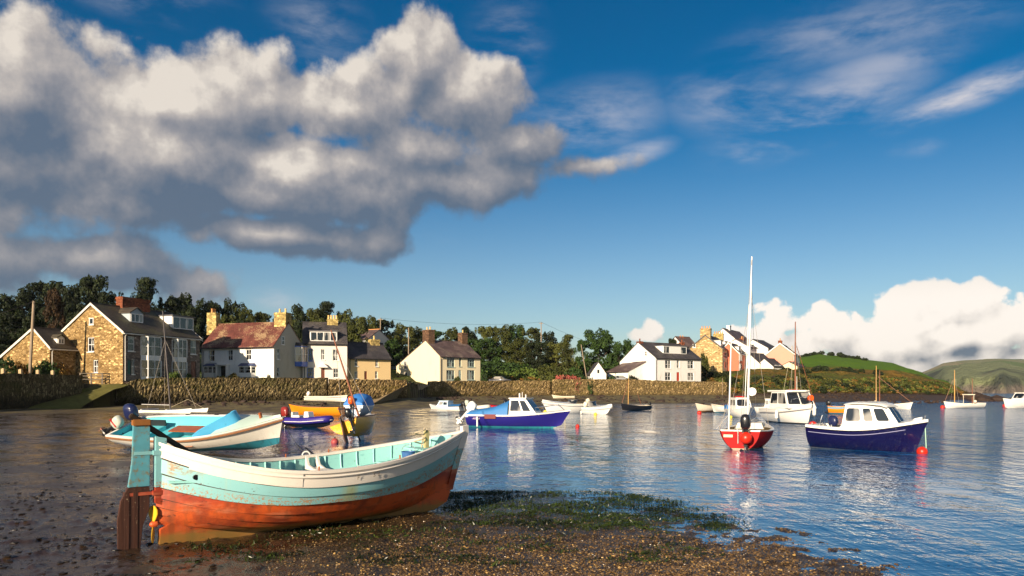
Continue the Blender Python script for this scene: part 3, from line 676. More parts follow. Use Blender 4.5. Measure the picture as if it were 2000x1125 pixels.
    def dormer(s, px0, py0, px1, py1, mat_, style='triple', roofm=None, gable=False, cheek=None, frame=None, loc=None):
        s1 = (s.Rz-s.He)/s.yr
        y = 1.0
        if loc: a, b, y, z1 = loc
        for _ in range(0 if loc else 12):      # face stands where its sill meets the slope
            o = s.A+s.vv*y; a = solve(o, s.u, px0); b = solve(o, s.u, px1); p = o+s.u*((a+b)/2)
            z0 = EYE+(HY-py1)*p.y/F-s.zg; y = y*.3+.7*max(.15, (z0-s.He)/s1)
        z1 = z1 if loc else EYE+(HY-py0)*p.y/F-s.zg; yb = min(s.yr-.05, (z1-s.He)/s1)
        z0b = s.roofz(y)
        m = MB(); zb = z0b-.1
        fz = z1-(.6*(b-a)*.5 if gable else 0)
        m.add([(a, y, zb), (b, y, zb), (b, y, fz), (a, y, fz), (a, yb, fz), (b, yb, fz), (a, yb, zb), (b, yb, zb)], [(0, 3, 4, 6), (1, 7, 5, 2), (3, 2, 5, 4), (0, 1, 2, 3)])
        d = m.build('dormer', cheek or mat_, s.root)
        r = MB()
        if gable:
            mid = (a+b)/2; r.prism([(a-.15, fz-.08), (mid, z1), (b+.15, fz-.08), (b+.15, fz+.04), (mid, z1+.13), (a-.15, fz+.04)], y-.18, yb+.6, 'y')
            r.build('dormer_roof', roofm or s.roof, d)
            g = MB(); g.prism([(a, fz), (b, fz), (mid, z1)], y-.01, y+.02, 'y'); g.build('dormer_gable', mat_, d)
        else:
            r.box(a-.14, b+.14, y-.2, yb+.35, z1, z1+.12); r.build('dormer_roof', roofm or LEAD, d)
        w = MB(); rr = [a+.08, b-.08, z0b+.12, fz-.08]; old = s.winmesh
        s.P0 = s.P; m2 = MB()
        fw = .09
        for q in ((rr[0], rr[0]+fw, rr[2], rr[3]), (rr[1]-fw, rr[1], rr[2], rr[3]), (rr[0], rr[1], rr[3]-fw, rr[3]-.001), (rr[0], rr[1], rr[2]+.001, rr[2]+fw)):
            m2.box(q[0], q[1], y-.07, y-.005, q[2], q[3])
        n = {'triple': 3, 'pair': 2, 'quad': 4, 'ends': 4}[style]
        for k in range(1, n):
            xc = rr[0]+(rr[1]-rr[0])*k/n; m2.box(xc-.045, xc+.045, y-.068, y-.006, rr[2]+fw, rr[3]-fw)
        if style == 'ends':
            m2.box(rr[0]+(rr[1]-rr[0])*.27, rr[0]+(rr[1]-rr[0])*.73, y-.072, y-.004, rr[2]+.01, rr[3]-.01)
        m2.box(rr[0]+fw, rr[1]-fw, y-.03, y-.015, rr[2]+fw, rr[3]-fw, 1)
        m2.build('window', [frame or s.frame, GLASS], d)
    def bay(s, px0, py0, px1, py1, proj=.65, frame=None, roofm=None, base=.25, storeys=1, basem=None, side='f', roofh=.35):
        r = s.rect(side, px0, py0, px1, py1); a, b, z0, z1 = r; base_z = z0 if side != 'f' or storeys == 0 else 0
        if z0 < .6: z0 = 0.0
        ch = proj*.55
        pts = [(a, 0), (a+ch, -proj), (b-ch, -proj), (b, 0)]
        if side == 'r': pts = [(s.W, a), (s.W+proj, a+ch*.6), (s.W+proj, b-ch*.6), (s.W, b)]
        m = MB(); n = max(storeys, 1); H = (z1-z0)/n
        fr = MB()
        for k in range(n):
            zb, zt = z0+H*k, z0+H*(k+1); zs = zb+(base+.35 if k == 0 else base+.15); zh = zt-.16
            m.prism(pts, zb+.002, zs, 'z'); m.prism(pts, zh, zt-.002, 'z')
            for p in pts: m.box(p[0]-.03, p[0]+.03, p[1]-.03, p[1]+.03, zs-.01, zh+.01)
            ins = []
            cx = sum(p[0] for p in pts)/4; cy = sum(p[1] for p in pts)/4
            ins = [(cx+(p[0]-cx)*.96, cy+(p[1]-cy)*.96) for p in pts]
            fr.prism(ins, zs, zh, 'z', 1)
            for i in range(4):
                p = pts[i]; fr.box(p[0]-.05, p[0]+.05, p[1]-.05, p[1]+.05, zs, zh)
            for i in range(3):
                p, q = Vector((*pts[i], 0)), Vector((*pts[i+1], 0)); L = (q-p).length; nn = 2 if L > 1.0 else 1
                for f in range(1, nn): c = p.lerp(q, f/nn); fr.box(c.x-.035, c.x+.035, c.y-.035, c.y+.035, zs, zh)
                zm = (zs+zh)/2; fr.bar(p+Vector((0, 0, zm)), q+Vector((0, 0, zm)), .06, .05)
        bw = m.build('bay_window', basem or s.frame, s.root); fr.build('window', [frame or s.frame, GLASS], bw)
        rm = MB(); cx = sum(p[0] for p in pts)/4; e = [(p[0]+(p[0]-cx)*.12, p[1]*1.2) for p in pts] if side == 'f' else [(s.W+(p[0]-s.W)*1.2, p[1]) for p in pts]
        rm.add([(*p, z1) for p in e]+[(a+ch*.6, 0.0, z1+roofh), (b-ch*.6, 0.0, z1+roofh)] if side == 'f' else [(*p, z1) for p in e]+[(s.W, a+.2, z1+roofh), (s.W, b-.2, z1+roofh)],
               [(0, 1, 4), (1, 2, 5, 4), (2, 3, 5), (0, 3, 2, 1), (0, 4, 5, 3)]); rm.build('bay_roof', roofm or s.roof, bw)
G_ROW = 'houses along the quay'
# --- stone pair at the left
h = House('stone_house', 'large ochre stone house with tall gable end facing the shore and red brick chimney', (240, 84), (390, 94.8), 3.3, 8.75, 11.95, 9.3, 4.6,
    wall=STONE_G, side=STONE_O, roof=SLATE_M, barge=BARGE, group=G_ROW, wins=[('l', 171, 659, 184, 687, 'sash'), ('l', 182, 703, 191.5, 728, 'sash'), ('l', 175, 621, 183.5, 634, 'plain'),
    ('f', 250, 657, 263, 686, 'single'), ('f', 249, 703, 256, 731, 'door', GREEN_DOOR), ('f', 257, 701, 263, 731, 'single'),
    ('f', 372, 664, 384, 692, 'single'), ('f', 373, 706, 383, 736, 'door', BROWN_DOOR)])
h.bay(275, 657, 310, 738, .7, storeys=2, roofh=.15); h.bay(336, 662, 361, 738, .6, storeys=2, roofh=.15)
h.dormer(254, 602, 280, 632, mat('dormer_blue_grey', (.36, .42, .46), .7), 'triple', SLATE_M, True)
h.dormer(336, 619, 378, 645, WHITE_R, 'triple', LEAD, cheek=WHITE_R)
h.chimney(233, 287, 583, 616, 4.6, BRICK, 0, depth=1.0)
# --- outbuilding to its left
h = House('stone_cottage', 'low ochre stone outbuilding with sloping gable at the far left', (97, 83.3), (148, 86.3), 3.2, 7.03, 9.1, 7.2, 2.4, 6.2, wall=STONE_O, side=STONE_O, roof=SLATE_M, barge=BARGE, group=G_ROW,
    wins=[('f', 115, 708, 124, 720, 'sash', FRAME)])
h.dormer(112, 655, 126, 674, WHITE_R, 'pair', SLATE_M, True)
# --- white house with lichened red brown roof
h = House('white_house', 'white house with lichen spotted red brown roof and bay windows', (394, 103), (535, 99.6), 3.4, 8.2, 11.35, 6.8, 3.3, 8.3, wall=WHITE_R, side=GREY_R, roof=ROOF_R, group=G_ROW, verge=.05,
    wins=[('f', 407.5, 683, 419, 706), ('f', 445, 683, 454.5, 704), ('f', 480, 682, 491, 703), ('f', 431, 715, 443, 737, 'door', DARK_W), ('r', 541, 681, 546.5, 702, 'single'), ('r', 549, 657, 555, 673, 'single'), ('r', 541, 717, 546, 737, 'single')])
h.bay(400, 715, 425, 737, .6, roofm=NAVY_W); h.bay(468, 715, 500, 737, .6, roofm=NAVY_W, roofh=.4); h.bay(576, 676, 592, 716, .9, side='r', basem=BLUE_P, storeys=0, roofm=SLATE, base=.3, roofh=.5)
pm = MB(); r = h.rect('f', 429, 712, 446, 714); pm.box(r[0]-.2, r[1]+.3, -.75, -.01, r[2], r[2]+.16); pm.box(r[0]-.1, r[0]+.05, -.7, -.02, 0, r[2]-.002); pm.box(r[1]+.1, r[1]+.25, -.7, -.02, 0, r[2]-.002); pm.build('porch', WHITE_R, h.root)
h.chimney(541, 569, 603, 636, 3.3, STONE_Y, 2, POT_Y, depth=1.3); h.chimney(393, 408, 604, 642, 3.3, STONE_Y, 3, POT, depth=.9)
# --- pale pink three storey house
h = House('pink_white_house', 'pale pinkish white house with black slate roof and wide flat dormer', (591, 105.5), (678, 107), 3.4, 8.95, 11.9, 7.0, 3.5, wall=PINKW_R, roof=SLATE, group=G_ROW, verge=.05,
    wins=[('f', 602, 681, 611, 705, 'sash', FRAME_B), ('f', 627, 682, 634.5, 703), ('f', 650, 682, 660.5, 705), ('f', 600, 718, 612, 737, 'sash', FRAME_B), ('f', 627, 719, 634, 738, 'door', BROWN_DOOR), ('f', 651, 719, 661, 738)])
h.dormer(605, 647, 659, 668, WHITE_R, 'quad'); h.chimney(639, 660, 616, 646, 3.5, STONE_Y, 4, POT_Y)
cn = MB(); r = h.rect('f', 622, 711, 641, 718); cn.prism([(r[0], r[2]), (r[1], r[2]), ((r[0]+r[1])/2, r[3]+.15)], -.7, -.01, 'y'); cn.build('door_canopy', FRAME, h.root)
# --- peach cottage
h = House('peach_cottage', 'small peach coloured cottage with dark slate roof and brown door', (680, 108), (763, 112), 3.4, 7.05, 9.2, 5.2, 2.6, wall=PEACH_R, roof=SLATE, group=G_ROW, verge=.05,
    wins=[('f', 693, 701, 698.6, 715), ('f', 733, 702, 739, 716), ('f', 692.5, 725, 698.8, 739), ('f', 711.5, 725, 717, 741, 'door', BROWN_DOOR), ('f', 732.6, 725, 738, 739)])
h.chimney(722, 739, 656, 680, 2.6, STONE_Y, 1, POT_Y)
# --- white house up behind
h = House('hillside_house', 'white bungalow with brown roof half hidden behind the peach cottage', (674, 152), (720, 149), 9.3, 12.5, 14.4, 6.5, 3.2, wall=WHITE_R, side=PINKW_R, roof=ROOF_P, ridge_mat=POT, group='houses up the hillside')
h.chimney(670, 682, 634, 652, 3.2, WHITE_R, 1, WHITE_R)
h = House('garden_shed', 'tiny white outbuilding between peach cottage and cream house', (768, 152), (782, 153), 4.6, 8.2, 9.4, 3, 1.5, wall=WHITE_R, roof=SLATE, cat='shed')
# --- cream house
h = House('cream_house', 'cream house with long sloping gable end and two brick chimneys', (859, 135), (938, 141), 3.35, 8.45, 11.35, 14.0, 4.4, 7.0, wall=CREAM_R, side=CREAM_R, roof=ROOF_P, group=G_ROW, verge=.04, frame=FRAME_G,
    wins=[('f', 873, 698, 888, 717, 'triple'), ('f', 896.5, 698, 901, 716, 'single'), ('f', 913, 699, 927, 717, 'triple'), ('f', 872, 723, 888, 742, 'triple'), ('f', 895.5, 723, 901, 742, 'door', FRAME_G), ('f', 912.5, 723, 927, 742, 'triple'),
          ('l', 789.5, 705, 795, 722, 'sash', FRAME), ('l', 789.5, 727, 795, 741, 'sash', FRAME)])
h.stack(.0, 1.35, 4.4, 7.8, 10.0-.35+.9, BRICK_D, 2, POT_Y, depth=1.9); h.stack(h.W-1.3, h.W, 4.4, 7.8, 10.4, BRICK_D, 1, POT_Y, depth=1.3)
# --- white house on the right
h = House('white_gabled_house', 'white house with wide black roof, long flat dormer and red door', (1280, 150), (1369, 157), 4.1, 8.85, 12.0, 10.4, 4.9, 8.3, wall=WHITE_R, roof=SLATE, group=G_ROW, verge=.06,
    wins=[('f', 1299, 703, 1310, 720, 'pair'), ('f', 1322, 703, 1327, 719, 'single'), ('f', 1343, 704, 1354.5, 720, 'pair'), ('f', 1299, 727, 1310, 743, 'pair'), ('f', 1321.5, 727, 1327, 744, 'door', RED_DOOR), ('f', 1343, 728, 1355, 743, 'pair'), ('l', 1260, 686, 1264, 695, 'single')])
h.dormer(1295, 676, 1341, 692, WHITE_R, 'ends', LEAD); h.stack(0, .9, 4.9, 7.4, 8.75, BRICK, 1, BRICK, depth=1.0); h.stack(h.W-.8, h.W, 4.9, 7.3, 9.0, BRICK, 1, BRICK)
h = House('lean_to', 'low white lean-to with brown roof against the white gabled house', (1186, 156), (1228, 150), 4.1, 6.2, 8.0, 5, 4.2, 7.6, wall=WHITE_R, roof=ROOF_P, cat='outbuilding')
h = House('boat_shed', 'small white gabled shed beside the pink flowers', (1153, 146), (1184, 146), 3.9, 4.7, 4.71, 4, wall=WHITE_R, roof=SLATE, cat='shed') if False else None
def gable_shed(px0, px1, d, zg, ze, za, D):
    a = at(px0, d, zg); b = at(px1, d, zg); W = b.x-a.x
    root = thing('garden_shed', 'small white gabled shed with dark roof and tiny window by pink flowers', 'shed', a)
    m = MB(); m.prism([(0, 0), (W, 0), (W, ze-zg), (W/2, za-zg), (0, ze-zg)], 0, D, 'y'); m.build('wall', WHITE_R, root)
    r = MB(); H = za-zg; E = ze-zg; k = (H-E)/(W/2); r.prism([(-.2, E-.2*k), (W/2, H+.01), (W+.2, E-.2*k), (W+.2, E-.2*k+.12), (W/2, H+.14), (-.2, E-.2*k+.12)], -.1, D+.1, 'y'); r.build('roof', SLATE, root)
    w = MB(); w.box(W/2-.2, W/2+.2, -.04, -.01, 1.7, 2.4); w.build('window', GLASS, root); f = MB(); f.tube([(W/2, .05, H), (W/2, .05, H+1.1)], .03, 5); f.bar((W/2-.3, .05, H+.75), (W/2+.3, .05, H+.75), .05, .05); f.build('finial', LEAD, root)
gable_shed(1153, 1184, 146, 4.0, 5.6, 7.75, 6.5)
# --- terrace on the rise
G_T = 'houses on the rise above the bay'
h = House('terrace_house', 'tan stone end terrace house with broad bare gable and white dormers', (1411, 178), (1436, 190), 7.0, 12.2, 15.4, 8.0, 4.0, wall=CREAM_R, side=STONE_T, roof=SLATE, barge=DARK_W, group=G_T,
    wins=[('f', 1413, 688, 1420, 700, 'pair'), ('f', 1423, 689, 1432, 701, 'pair'), ('f', 1414, 706, 1419, 719, 'single'), ('f', 1425, 707, 1431, 722, 'single'), ('l', 1353, 672, 1359, 679, 'plain')])
h.stack(0, 1.2, 4.0, 8.0, 10.6, STONE_T, 4, POT, depth=2.4); h.dormer(0, 0, 0, 0, WHITE_R, 'pair', loc=(1.0, 3.0, .7, h.He+2.0)); h.dormer(0, 0, 0, 0, WHITE_R, 'pair', loc=(5.6, 8.0, .7, h.He+2.0)); h.stack(h.W-1, h.W, 4, 8.0, 10.2, STONE_Y, 5, POT, depth=2.4)
h = House('salmon_house', 'salmon pink terrace house next to the tan stone gable', (1443, 181), (1462, 191), 7.0, 11.3, 13.7, 5.0, 2.4, wall=SALMON_R, roof=SLATE, barge=FRAME, group=G_T,
    wins=[('f', 1443, 688, 1449, 704, 'pair'), ('f', 1455, 690, 1459.5, 705, 'single'), ('f', 1444, 710, 1449, 722, 'single'), ('f', 1455, 711, 1460, 724, 'door', BROWN_DOOR)])
h.dormer(0, 0, 0, 0, WHITE_R, 'pair', loc=(2.5, 5.0, .6, h.He+1.7))
h = House('tall_white_house', 'tall white gabled house with brown roof rising above the terrace', (1447, 212), (1478, 226), 10.5, 15.5, 19.8, 10, 5, wall=WHITE_R, roof=ROOF_P, group=G_T, wins=[('f', 1449, 664, 1453, 676), ('f', 1467, 672, 1473, 682)])
h.stack(h.W*.3, h.W*.3+1.4, 5, 7.5, 10.6, WHITE_R, 0)
h = House('white_terrace_house', 'white terrace house with teal garage door', (1463, 189), (1478, 193), 6.8, 13.2, 15.2, 7, 3.5, wall=WHITE_R, roof=ROOF_P, group=G_T,
    wins=[('f', 1468, 673, 1472.5, 682, 'single'), ('f', 1468, 692, 1472.5, 706, 'single'), ('f', 1467.5, 712, 1474, 727, 'door', TEAL_DOOR)])
h.stack(h.W-1.3, h.W-.1, 3.5, 7.5, 9.4, BRICK, 3, POT)
h = House('white_cottage', 'low white cottage with grey roof and a wide dark garage opening', (1483, 184), (1511, 187), 6.6, 9.1, 11.4, 6, 3.0, wall=WHITE_R, roof=SLATE, group=G_T,
    wins=[('f', 1485, 711, 1500, 718, 'quad', DARK_W), ('f', 1503, 709, 1507, 714, 'plain')])
h = House('white_annexe', 'narrow white gabled annexe stepping down to the rocks', (1510, 181), (1529, 183), 4.6, 8.2, 10.0, 5, 2.5, wall=WHITE_R, roof=SLATE, group=G_T,
    wins=[('f', 1513, 713, 1518, 719, 'pair'), ('f', 1521, 713, 1525, 718, 'single')])
h = House('white_corner_house', 'white house with steep black roof behind the low white cottage', (1500, 199), (1521, 205), 7.5, 13.5, 15.8, 8, 4, 13.0, wall=WHITE_R, roof=SLATE, group=G_T)
h = House('pink_house', 'pink gabled house with red chimney at the right end of the village', (1550, 190), (1562, 205), 6.6, 11.6, 14.2, 6.5, 3.2, wall=WHITE_R, side=PINK_R, roof=SLATE, barge=FRAME, group=G_T, wins=[('f', 1552, 700, 1556, 712, 'single')])
h.stack(0, .9, 3.2, 7.0, 8.9, BRICK, 1, POT); h2 = House('garage', 'small cream outbuilding beside the pink house', (1557, 186), (1571, 190), 6.2, 8.4, 9.4, 4, 2, wall=CREAM_R, roof=ROOF_P, cat='outbuilding')
h = House('brown_roof_house', 'house with dark roof peeping over the white gabled house', (1335, 186), (1362, 188), 9.5, 13.2, 15.6, 6, 3, wall=WHITE_R, roof=ROOF_P, group=G_T)
h.chimney(1326, 1336, 655, 668, 3, BRICK, 2, POT)
# ------------------------------------------------------------------ sea walls
def m_seawall(name, a, b_, gap, lush):
    m, t, b = custom(name); P = t.pos(); s = t.sep(P); c = t.mapping(P, (5.6, 5.6, 2.5))
    wv = t.vmath('ADD', c, t.vmath('MULTIPLY', t.noise(c, .8, 2, out=1), (1.1, 1.1, .8)))
    vc = t.sep(t.voro(wv, 1.0, 'F1', 'Color')); ed = t.voro(wv, 1.0, 'DISTANCE_TO_EDGE')
    cc = t.mix(vc[0], a, b_); cc = t.mix(t.smooth(vc[1], .78, .95), cc, tuple(x*1.5 for x in b_)); cc = t.mix(t.smooth(ed, .10, .0), cc, gap)
    n = t.noise(t.mapping(P, (.25, .25, .8)), 1, 6, .7); cc = t.mix(t.math('MULTIPLY', t.smooth(n, .48, .62), .75), cc, lush)
    wl = t.smooth(t.math('ADD', s[2], t.math('MULTIPLY', n, 1.6)), 2.9, 1.9); cc = t.mix(t.math('MULTIPLY', wl, .85), cc, (.022, .018, .010))
    t.put(b.inputs['Base Color'], cc); b.inputs['Roughness'].default_value = .95; b.inputs['Specular IOR Level'].default_value = .1
    t.l.new(t.bump(t.smooth(ed, 0, .2), 1, .08), b.inputs['Normal']); return m
SW_D = m_seawall('weedy_quay_stone', (.10, .075, .035), (.26, .20, .10), (.025, .018, .010), (.07, .065, .02))
SW_O = m_seawall('ochre_quay_stone', (.17, .115, .05), (.42, .30, .14), (.05, .035, .015), (.13, .10, .03))
def sea_wall(label, pxs, pys_top, material, thick=.6, rough=.22, seed=1, dback=0.0, zb_off=-.6):
    pp = np.arange(pxs[0], pxs[-1]+.01, 3.0); n = len(pp)
    dd = np.interp(pp, TP, T_WALL)+dback-.3; top = EYE+(HY-np.interp(pp, pxs, pys_top))*dd/F
    zb = np.interp(pp, TP, T_BASE)+zb_off; X = (pp-1000)/F*dd
    rows = 15; V = []; rs = np.random.RandomState(seed)
    for j in range(rows):
        f = j/(rows-1); z = zb+(top-zb)*f+(rs.rand(n)-.5)*(.16 if 0 < j < rows-1 else .12 if j else 0)
        off = (rs.rand(n)-.5)*rough*(1 if 0 < j else 0)+.35*f
        V.append(np.stack([X, dd-.35+off, z], -1))
    V.append(np.stack([X, dd+thick*.5, top+(rs.rand(n)-.5)*.16], -1)); V.append(np.stack([X, dd+thick, top+(rs.rand(n)-.5)*.1], -1)); V.append(np.stack([X, dd+thick+.05, zb], -1))
    V = np.array(V); nr = V.shape[0]; i = np.arange(nr-1)[:, None]*n+np.arange(n-1)[None]; Q = np.stack([i, i+1, i+1+n, i+n], -1).reshape(-1, 4).tolist()
    V = V.reshape(-1, 3).tolist(); m = MB(); m.v = [tuple(v) for v in V]; m.f = [list(q) for q in Q]; m.m = [0]*len(Q)
    m.f.append([k*n for k in range(nr)]); m.f.append([k*n+n-1 for k in range(nr)][::-1]); m.m += [0, 0]
    o = m.build('sea_wall', material); tag(o, label, 'wall', 'quay walls'); return o
sea_wall('dark weedy quay wall at the far left in shade', [-400, 0, 157], [726, 730, 733], SW_D, seed=1)
sea_wall('long brown quay wall below the white house', [228, 262, 300, 640], [755, 742, 738, 738], SW_D, seed=2)
sea_wall('quay wall below the peach cottage', [642, 795], [741, 742], SW_O, seed=3, dback=-.8)
sea_wall('ochre quay wall right of the cream house', [835, 1075], [745, 743], SW_O, seed=4)
sea_wall('tall ochre quay wall below the white gabled house', [1078, 1235, 1300, 1420], [741, 741, 744, 746], SW_O, seed=5, dback=-1.0)
STONE_B = mat('pale_concrete', (.50, .36, .20), .85, .2, 2)
# slipways and the grassy ramp
def ramp(name, quads, m, kind='structure'):
    b = MB()
    for q in quads:
        k = len(q)//2; b.add([Vector(p) for p in q]+[Vector((p[0], p[1], p[2]-2.5)) for p in q], [tuple(range(len(q)))]+[(i, i+len(q), (i+1) % len(q)+len(q), (i+1) % len(q)) for i in range(len(q))])
    o = b.build(name, m); tag(o, kind=kind); return o
GRASSR = mat('grassy_earth', (.13, .12, .035), .95, .5, 1.5, spec=.1, bump=.8, bscale=3)
def bank(name, px0, px1, zt, reach, m, seed=1, pw=.8, skew=0.0):
    n, k = 40, 18; pp = np.linspace(px0, px1, n); V = []; top = np.interp(pp, [q[0] for q in zt], [q[1] for q in zt])
    for j in range(k):
        f = j/(k-1); w = np.interp(pp, TP, T_WALL)+.15; x0 = (pp-1000)/F*w; d = w-reach*f; x = x0+skew*f; px_ = 1000+F*x/d; g = ground(px_, d, False)-.06
        z = g+(np.maximum(top-g, 0))*(1-f)**pw+(fbm(x*.8, d*.8, 3, seed)-.5)*.35*np.clip(4*f*(1-f), 0, 1); V.append(np.stack([x, d, z], -1))
    V = np.array(V).reshape(-1, 3); i = np.arange(k-1)[:, None]*n+np.arange(n-1)[None]
    o = link(name, npmesh(name, V, np.stack([i, i+1, i+1+n, i+n], -1).reshape(-1, 4), m, True)); tag(o, kind='structure')
bank('grass_bank', 92, 264, [(92, .8), (140, 1.4), (185, 2.3), (215, 3.0), (264, 3.15)], 8, GRASSR, 3, .75, -1.5)
bank('slipway', 774, 843, [(774, 1.2), (788, 2.4), (800, 3.3), (843, 3.42)], 21, mat('slip_stone', (.28, .20, .10), .9, .4, 1.2, bump=.8, bscale=4), 5, 1.0, -1.5)
rd = MB(); rd.add([at(835, 131, 3.5), at(1075, 142, 3.75), at(1075, 147, 3.78), at(835, 135, 3.53)], [(0, 1, 2, 3)]); tag(rd.build('road', mat('road', (.20, .17, .13), .9)), kind='structure')
# timber fence by the slipway
WOODG = mat('weathered_timber', (.20, .16, .12), .85, .3)
def fence():
    root = thing('timber_fence', 'weathered post and rail fence above the grassy slip', 'fence', at(157, 83, 3.0))
    o = at(157, 83, 3.0); pts = [at(157, 83, 3.1)-o, at(178, 83.5, 3.1)-o, at(200, 84, 3.1)-o, at(222, 85, 3.1)-o, at(244, 86, 3.15)-o, at(266, 87.5, 3.2)-o]
    for p in pts:
        m = MB(); m.bar(p-Vector((0, 0, .6)), p+Vector((0, 0, 1.15)), .13, .13); m.build('post', WOODG, root)
    for z in (.45, .8, 1.08):
        m = MB()
        for a, b in zip(pts, pts[1:]): m.bar(a+Vector((0, -.07, z)), b+Vector((0, -.07, z)), .04, .10)
        m.build('rail', WOODG, root)
fence()
for i, (px, lab) in enumerate([(6, 'first short concrete post from the left above the dark wall'), (40, 'short concrete post second from left above the dark wall'), (74, 'short concrete post third from left above the dark wall'), (103, 'short concrete post fourth from left nearest the timber fence')]):
    m = MB(); m.box(-.13, .13, -.13, .13, 0, 1.0); m.lathe([(.12, 0), (.06, .06)], 6, (0, 0, 1.0)); o = m.build('bollard', STONE_B); d = float(np.interp(px, TP, T_WALL))+.6
    o.location = at(px, d, 3.3); tag(o, lab, 'post', 'concrete posts above the dark wall')
# ------------------------------------------------------------------ poles and cables
WOODP = mat('pole_timber', (.30, .23, .16), .85, .3, 1.5)
def pole(px, ytop, ybase, d, label, lean=0, arm=True, r=.13, name='utility_pole', cat='pole'):
    base = at(px, d, None, ybase); top = at(px+lean, d, None, ytop); root = thing(name, label, cat, base); g = gz(base.x, base.y)
    v = top-base; m = MB(); m.tube([v*0-Vector((0, 0, max(.3, base.z-g+.2))), v], [r, r*.75], 8); m.build('post', WOODP, root)
    if arm:
        m = MB(); m.bar(v-Vector((.5, 0, .35)), v+Vector((.5, 0, -.35)), .09, .10); m.build('crossarm', WOODP, root)
        m = MB()
        for x in (-.42, .42): m.lathe([(.04, 0), (.05, .05), (.03, .12)], 6, v+Vector((x, 0, -.3)))
        m.build('insulator', mat('ceramic', (.5, .45, .4), .4), root)
    return top
t1 = pole(57, 588, 705, 81, 'wooden utility pole in front of the low stone outbuilding', 9, False, .17)
t2 = pole(743, 621, 645, 155, 'utility pole behind the white bungalow with brown roof', 0)
t3 = pole(798, 640, 690, 150, 'plain pale pole left of the cream house', 0, False)
t4 = pole(1057, 629, 690, 178, 'tall utility pole against the green trees right of the cream house', 0)
t5 = pole(1148, 673, 712, 146, 'leaning grey mast standing behind the small white shed', -13, False, .09, 'flagpole', 'mast')
t6 = pole(1411, 738, 760, 151, 'thin signal post at the end of the ochre wall', 0, False, .05, 'post', 'post')
def cable(a, b, sag, label, r=.02):
    m = MB(); n = 14; m.tube([a.lerp(b, i/n)-Vector((0, 0, sag*4*(i/n)*(1-i/n))) for i in range(n+1)], r, 4); o = m.build('overhead_cable', DARK_W); tag(o, label, 'cable', 'overhead cables')
cable(t2, t4, .9, 'cable sagging from the bungalow pole to the tall pole'); cable(t4, at(1230, 175, 10.6), .6, 'cable running right from the tall pole past the round tree')
cable(t1, at(-60, 74, 9.0), .2, 'cable running left from the pole at the far left', .025)
# ------------------------------------------------------------------ parked cars
def car(px, d, z, rz, label, paint, group='cars parked behind the quay wall'):
    root = thing('parked_car', label, 'car', at(px, d, z), rz, group=group)
    prof = [(-1.95, .35), (-1.98, .75), (-1.85, .92), (-1.2, .98), (-.55, 1.42), (.75, 1.45), (1.5, 1.02), (1.9, .88), (1.98, .6), (1.95, .35)]
    m = MB(); rings = []
    for y, k in ((-.82, .94), (-.78, 1), (.78, 1), (.82, .94)): rings.append([(x*k, y*(1-(.16 if zz > 1.0 else 0)), .35+(zz-.35)*(.96+.04*k)) for x, zz in prof])
    m.loft(rings, caps=True); m.build('body', paint, root, True, auto=R(40))
    m = MB(); m.prism([(-1.12, 1.0), (-.55, 1.36), (.70, 1.38), (1.36, 1.02)], -.835, .835, 'y'); m.M = None; m.build('window', GLASS, root)
    for x in (-1.25, 1.25):
        for y in (-.72, .72):
            w = MB(); w.tube([(x, y-.1, .31), (x, y+.1, .31)], .31, 14); wo = w.build('wheel', mat('tyre', (.02, .02, .02), .8), root); q = MB(); q.tube([(x, y-.115, .31), (x, y+.115, .31)], .17, 10); q.build('rim', mat('alloy', (.4, .4, .4), .4, metal=.6), wo)
    for y in (-.6, .6):
        q = MB(); q.ball((-1.93, y, .72), .11, 6); q.build('headlight', mat('lamp_glass', (.6, .6, .58), .2), root)
car(976, 141, 3.55, 2.96, 'dark hatchback parked behind the wall right of the cream house', mat('dark_car_paint', (.012, .015, .025), .4, spec=.25, coat=.1))
car(1207, 150, 3.9, .1, 'small silver car parked beside the white lean-to', mat('silver_car_paint', (.45, .45, .45), .3, metal=.3))
# ------------------------------------------------------------------ vegetation
def m_leaf(name, a, b_, c_, rough=.7):
    m, t, b = custom(name); g = t.node('ShaderNodeObjectInfo'); P = t.pos()
    n = t.noise(P, .45, 3, .6); n2 = t.noise(P, 3.0, 2, .6); cc = t.mix(t.smooth(n, .35, .65), a, b_); cc = t.mix(t.smooth(n2, .52, .72), cc, c_)
    cc = t.mix(t.math('MULTIPLY', g.outputs['Random'], .35), cc, tuple(x*.6 for x in a))
    t.put(b.inputs['Base Color'], cc); b.inputs['Roughness'].default_value = rough; b.inputs['Specular IOR Level'].default_value = .2; return m
L_DARK = m_leaf('dark_foliage', (.010, .016, .006), (.022, .034, .010), (.040, .050, .014))
L_OLIVE = m_leaf('olive_foliage', (.030, .036, .008), (.070, .082, .016), (.125, .13, .025))
L_OLIVE2 = m_leaf('light_olive_foliage', (.045, .050, .010), (.10, .11, .02), (.16, .16, .035))
L_MID = m_leaf('green_foliage', (.018, .038, .010), (.040, .080, .014), (.075, .125, .025))
L_RUST = m_leaf('rusty_foliage', (.13, .065, .015), (.23, .12, .025), (.32, .20, .05))
L_GOLD = m_leaf('golden_foliage', (.12, .10, .02), (.20, .16, .03), (.28, .23, .06)); L_PINK = m_leaf('pink_blossom', (.10, .10, .03), (.60, .10, .10), (.75, .25, .22)); L_BRIGHT = m_leaf('bright_foliage', (.06, .10, .015), (.12, .17, .03), (.20, .24, .05))
BARK = mat('bark', (.07, .05, .035), .9, .3, 3)
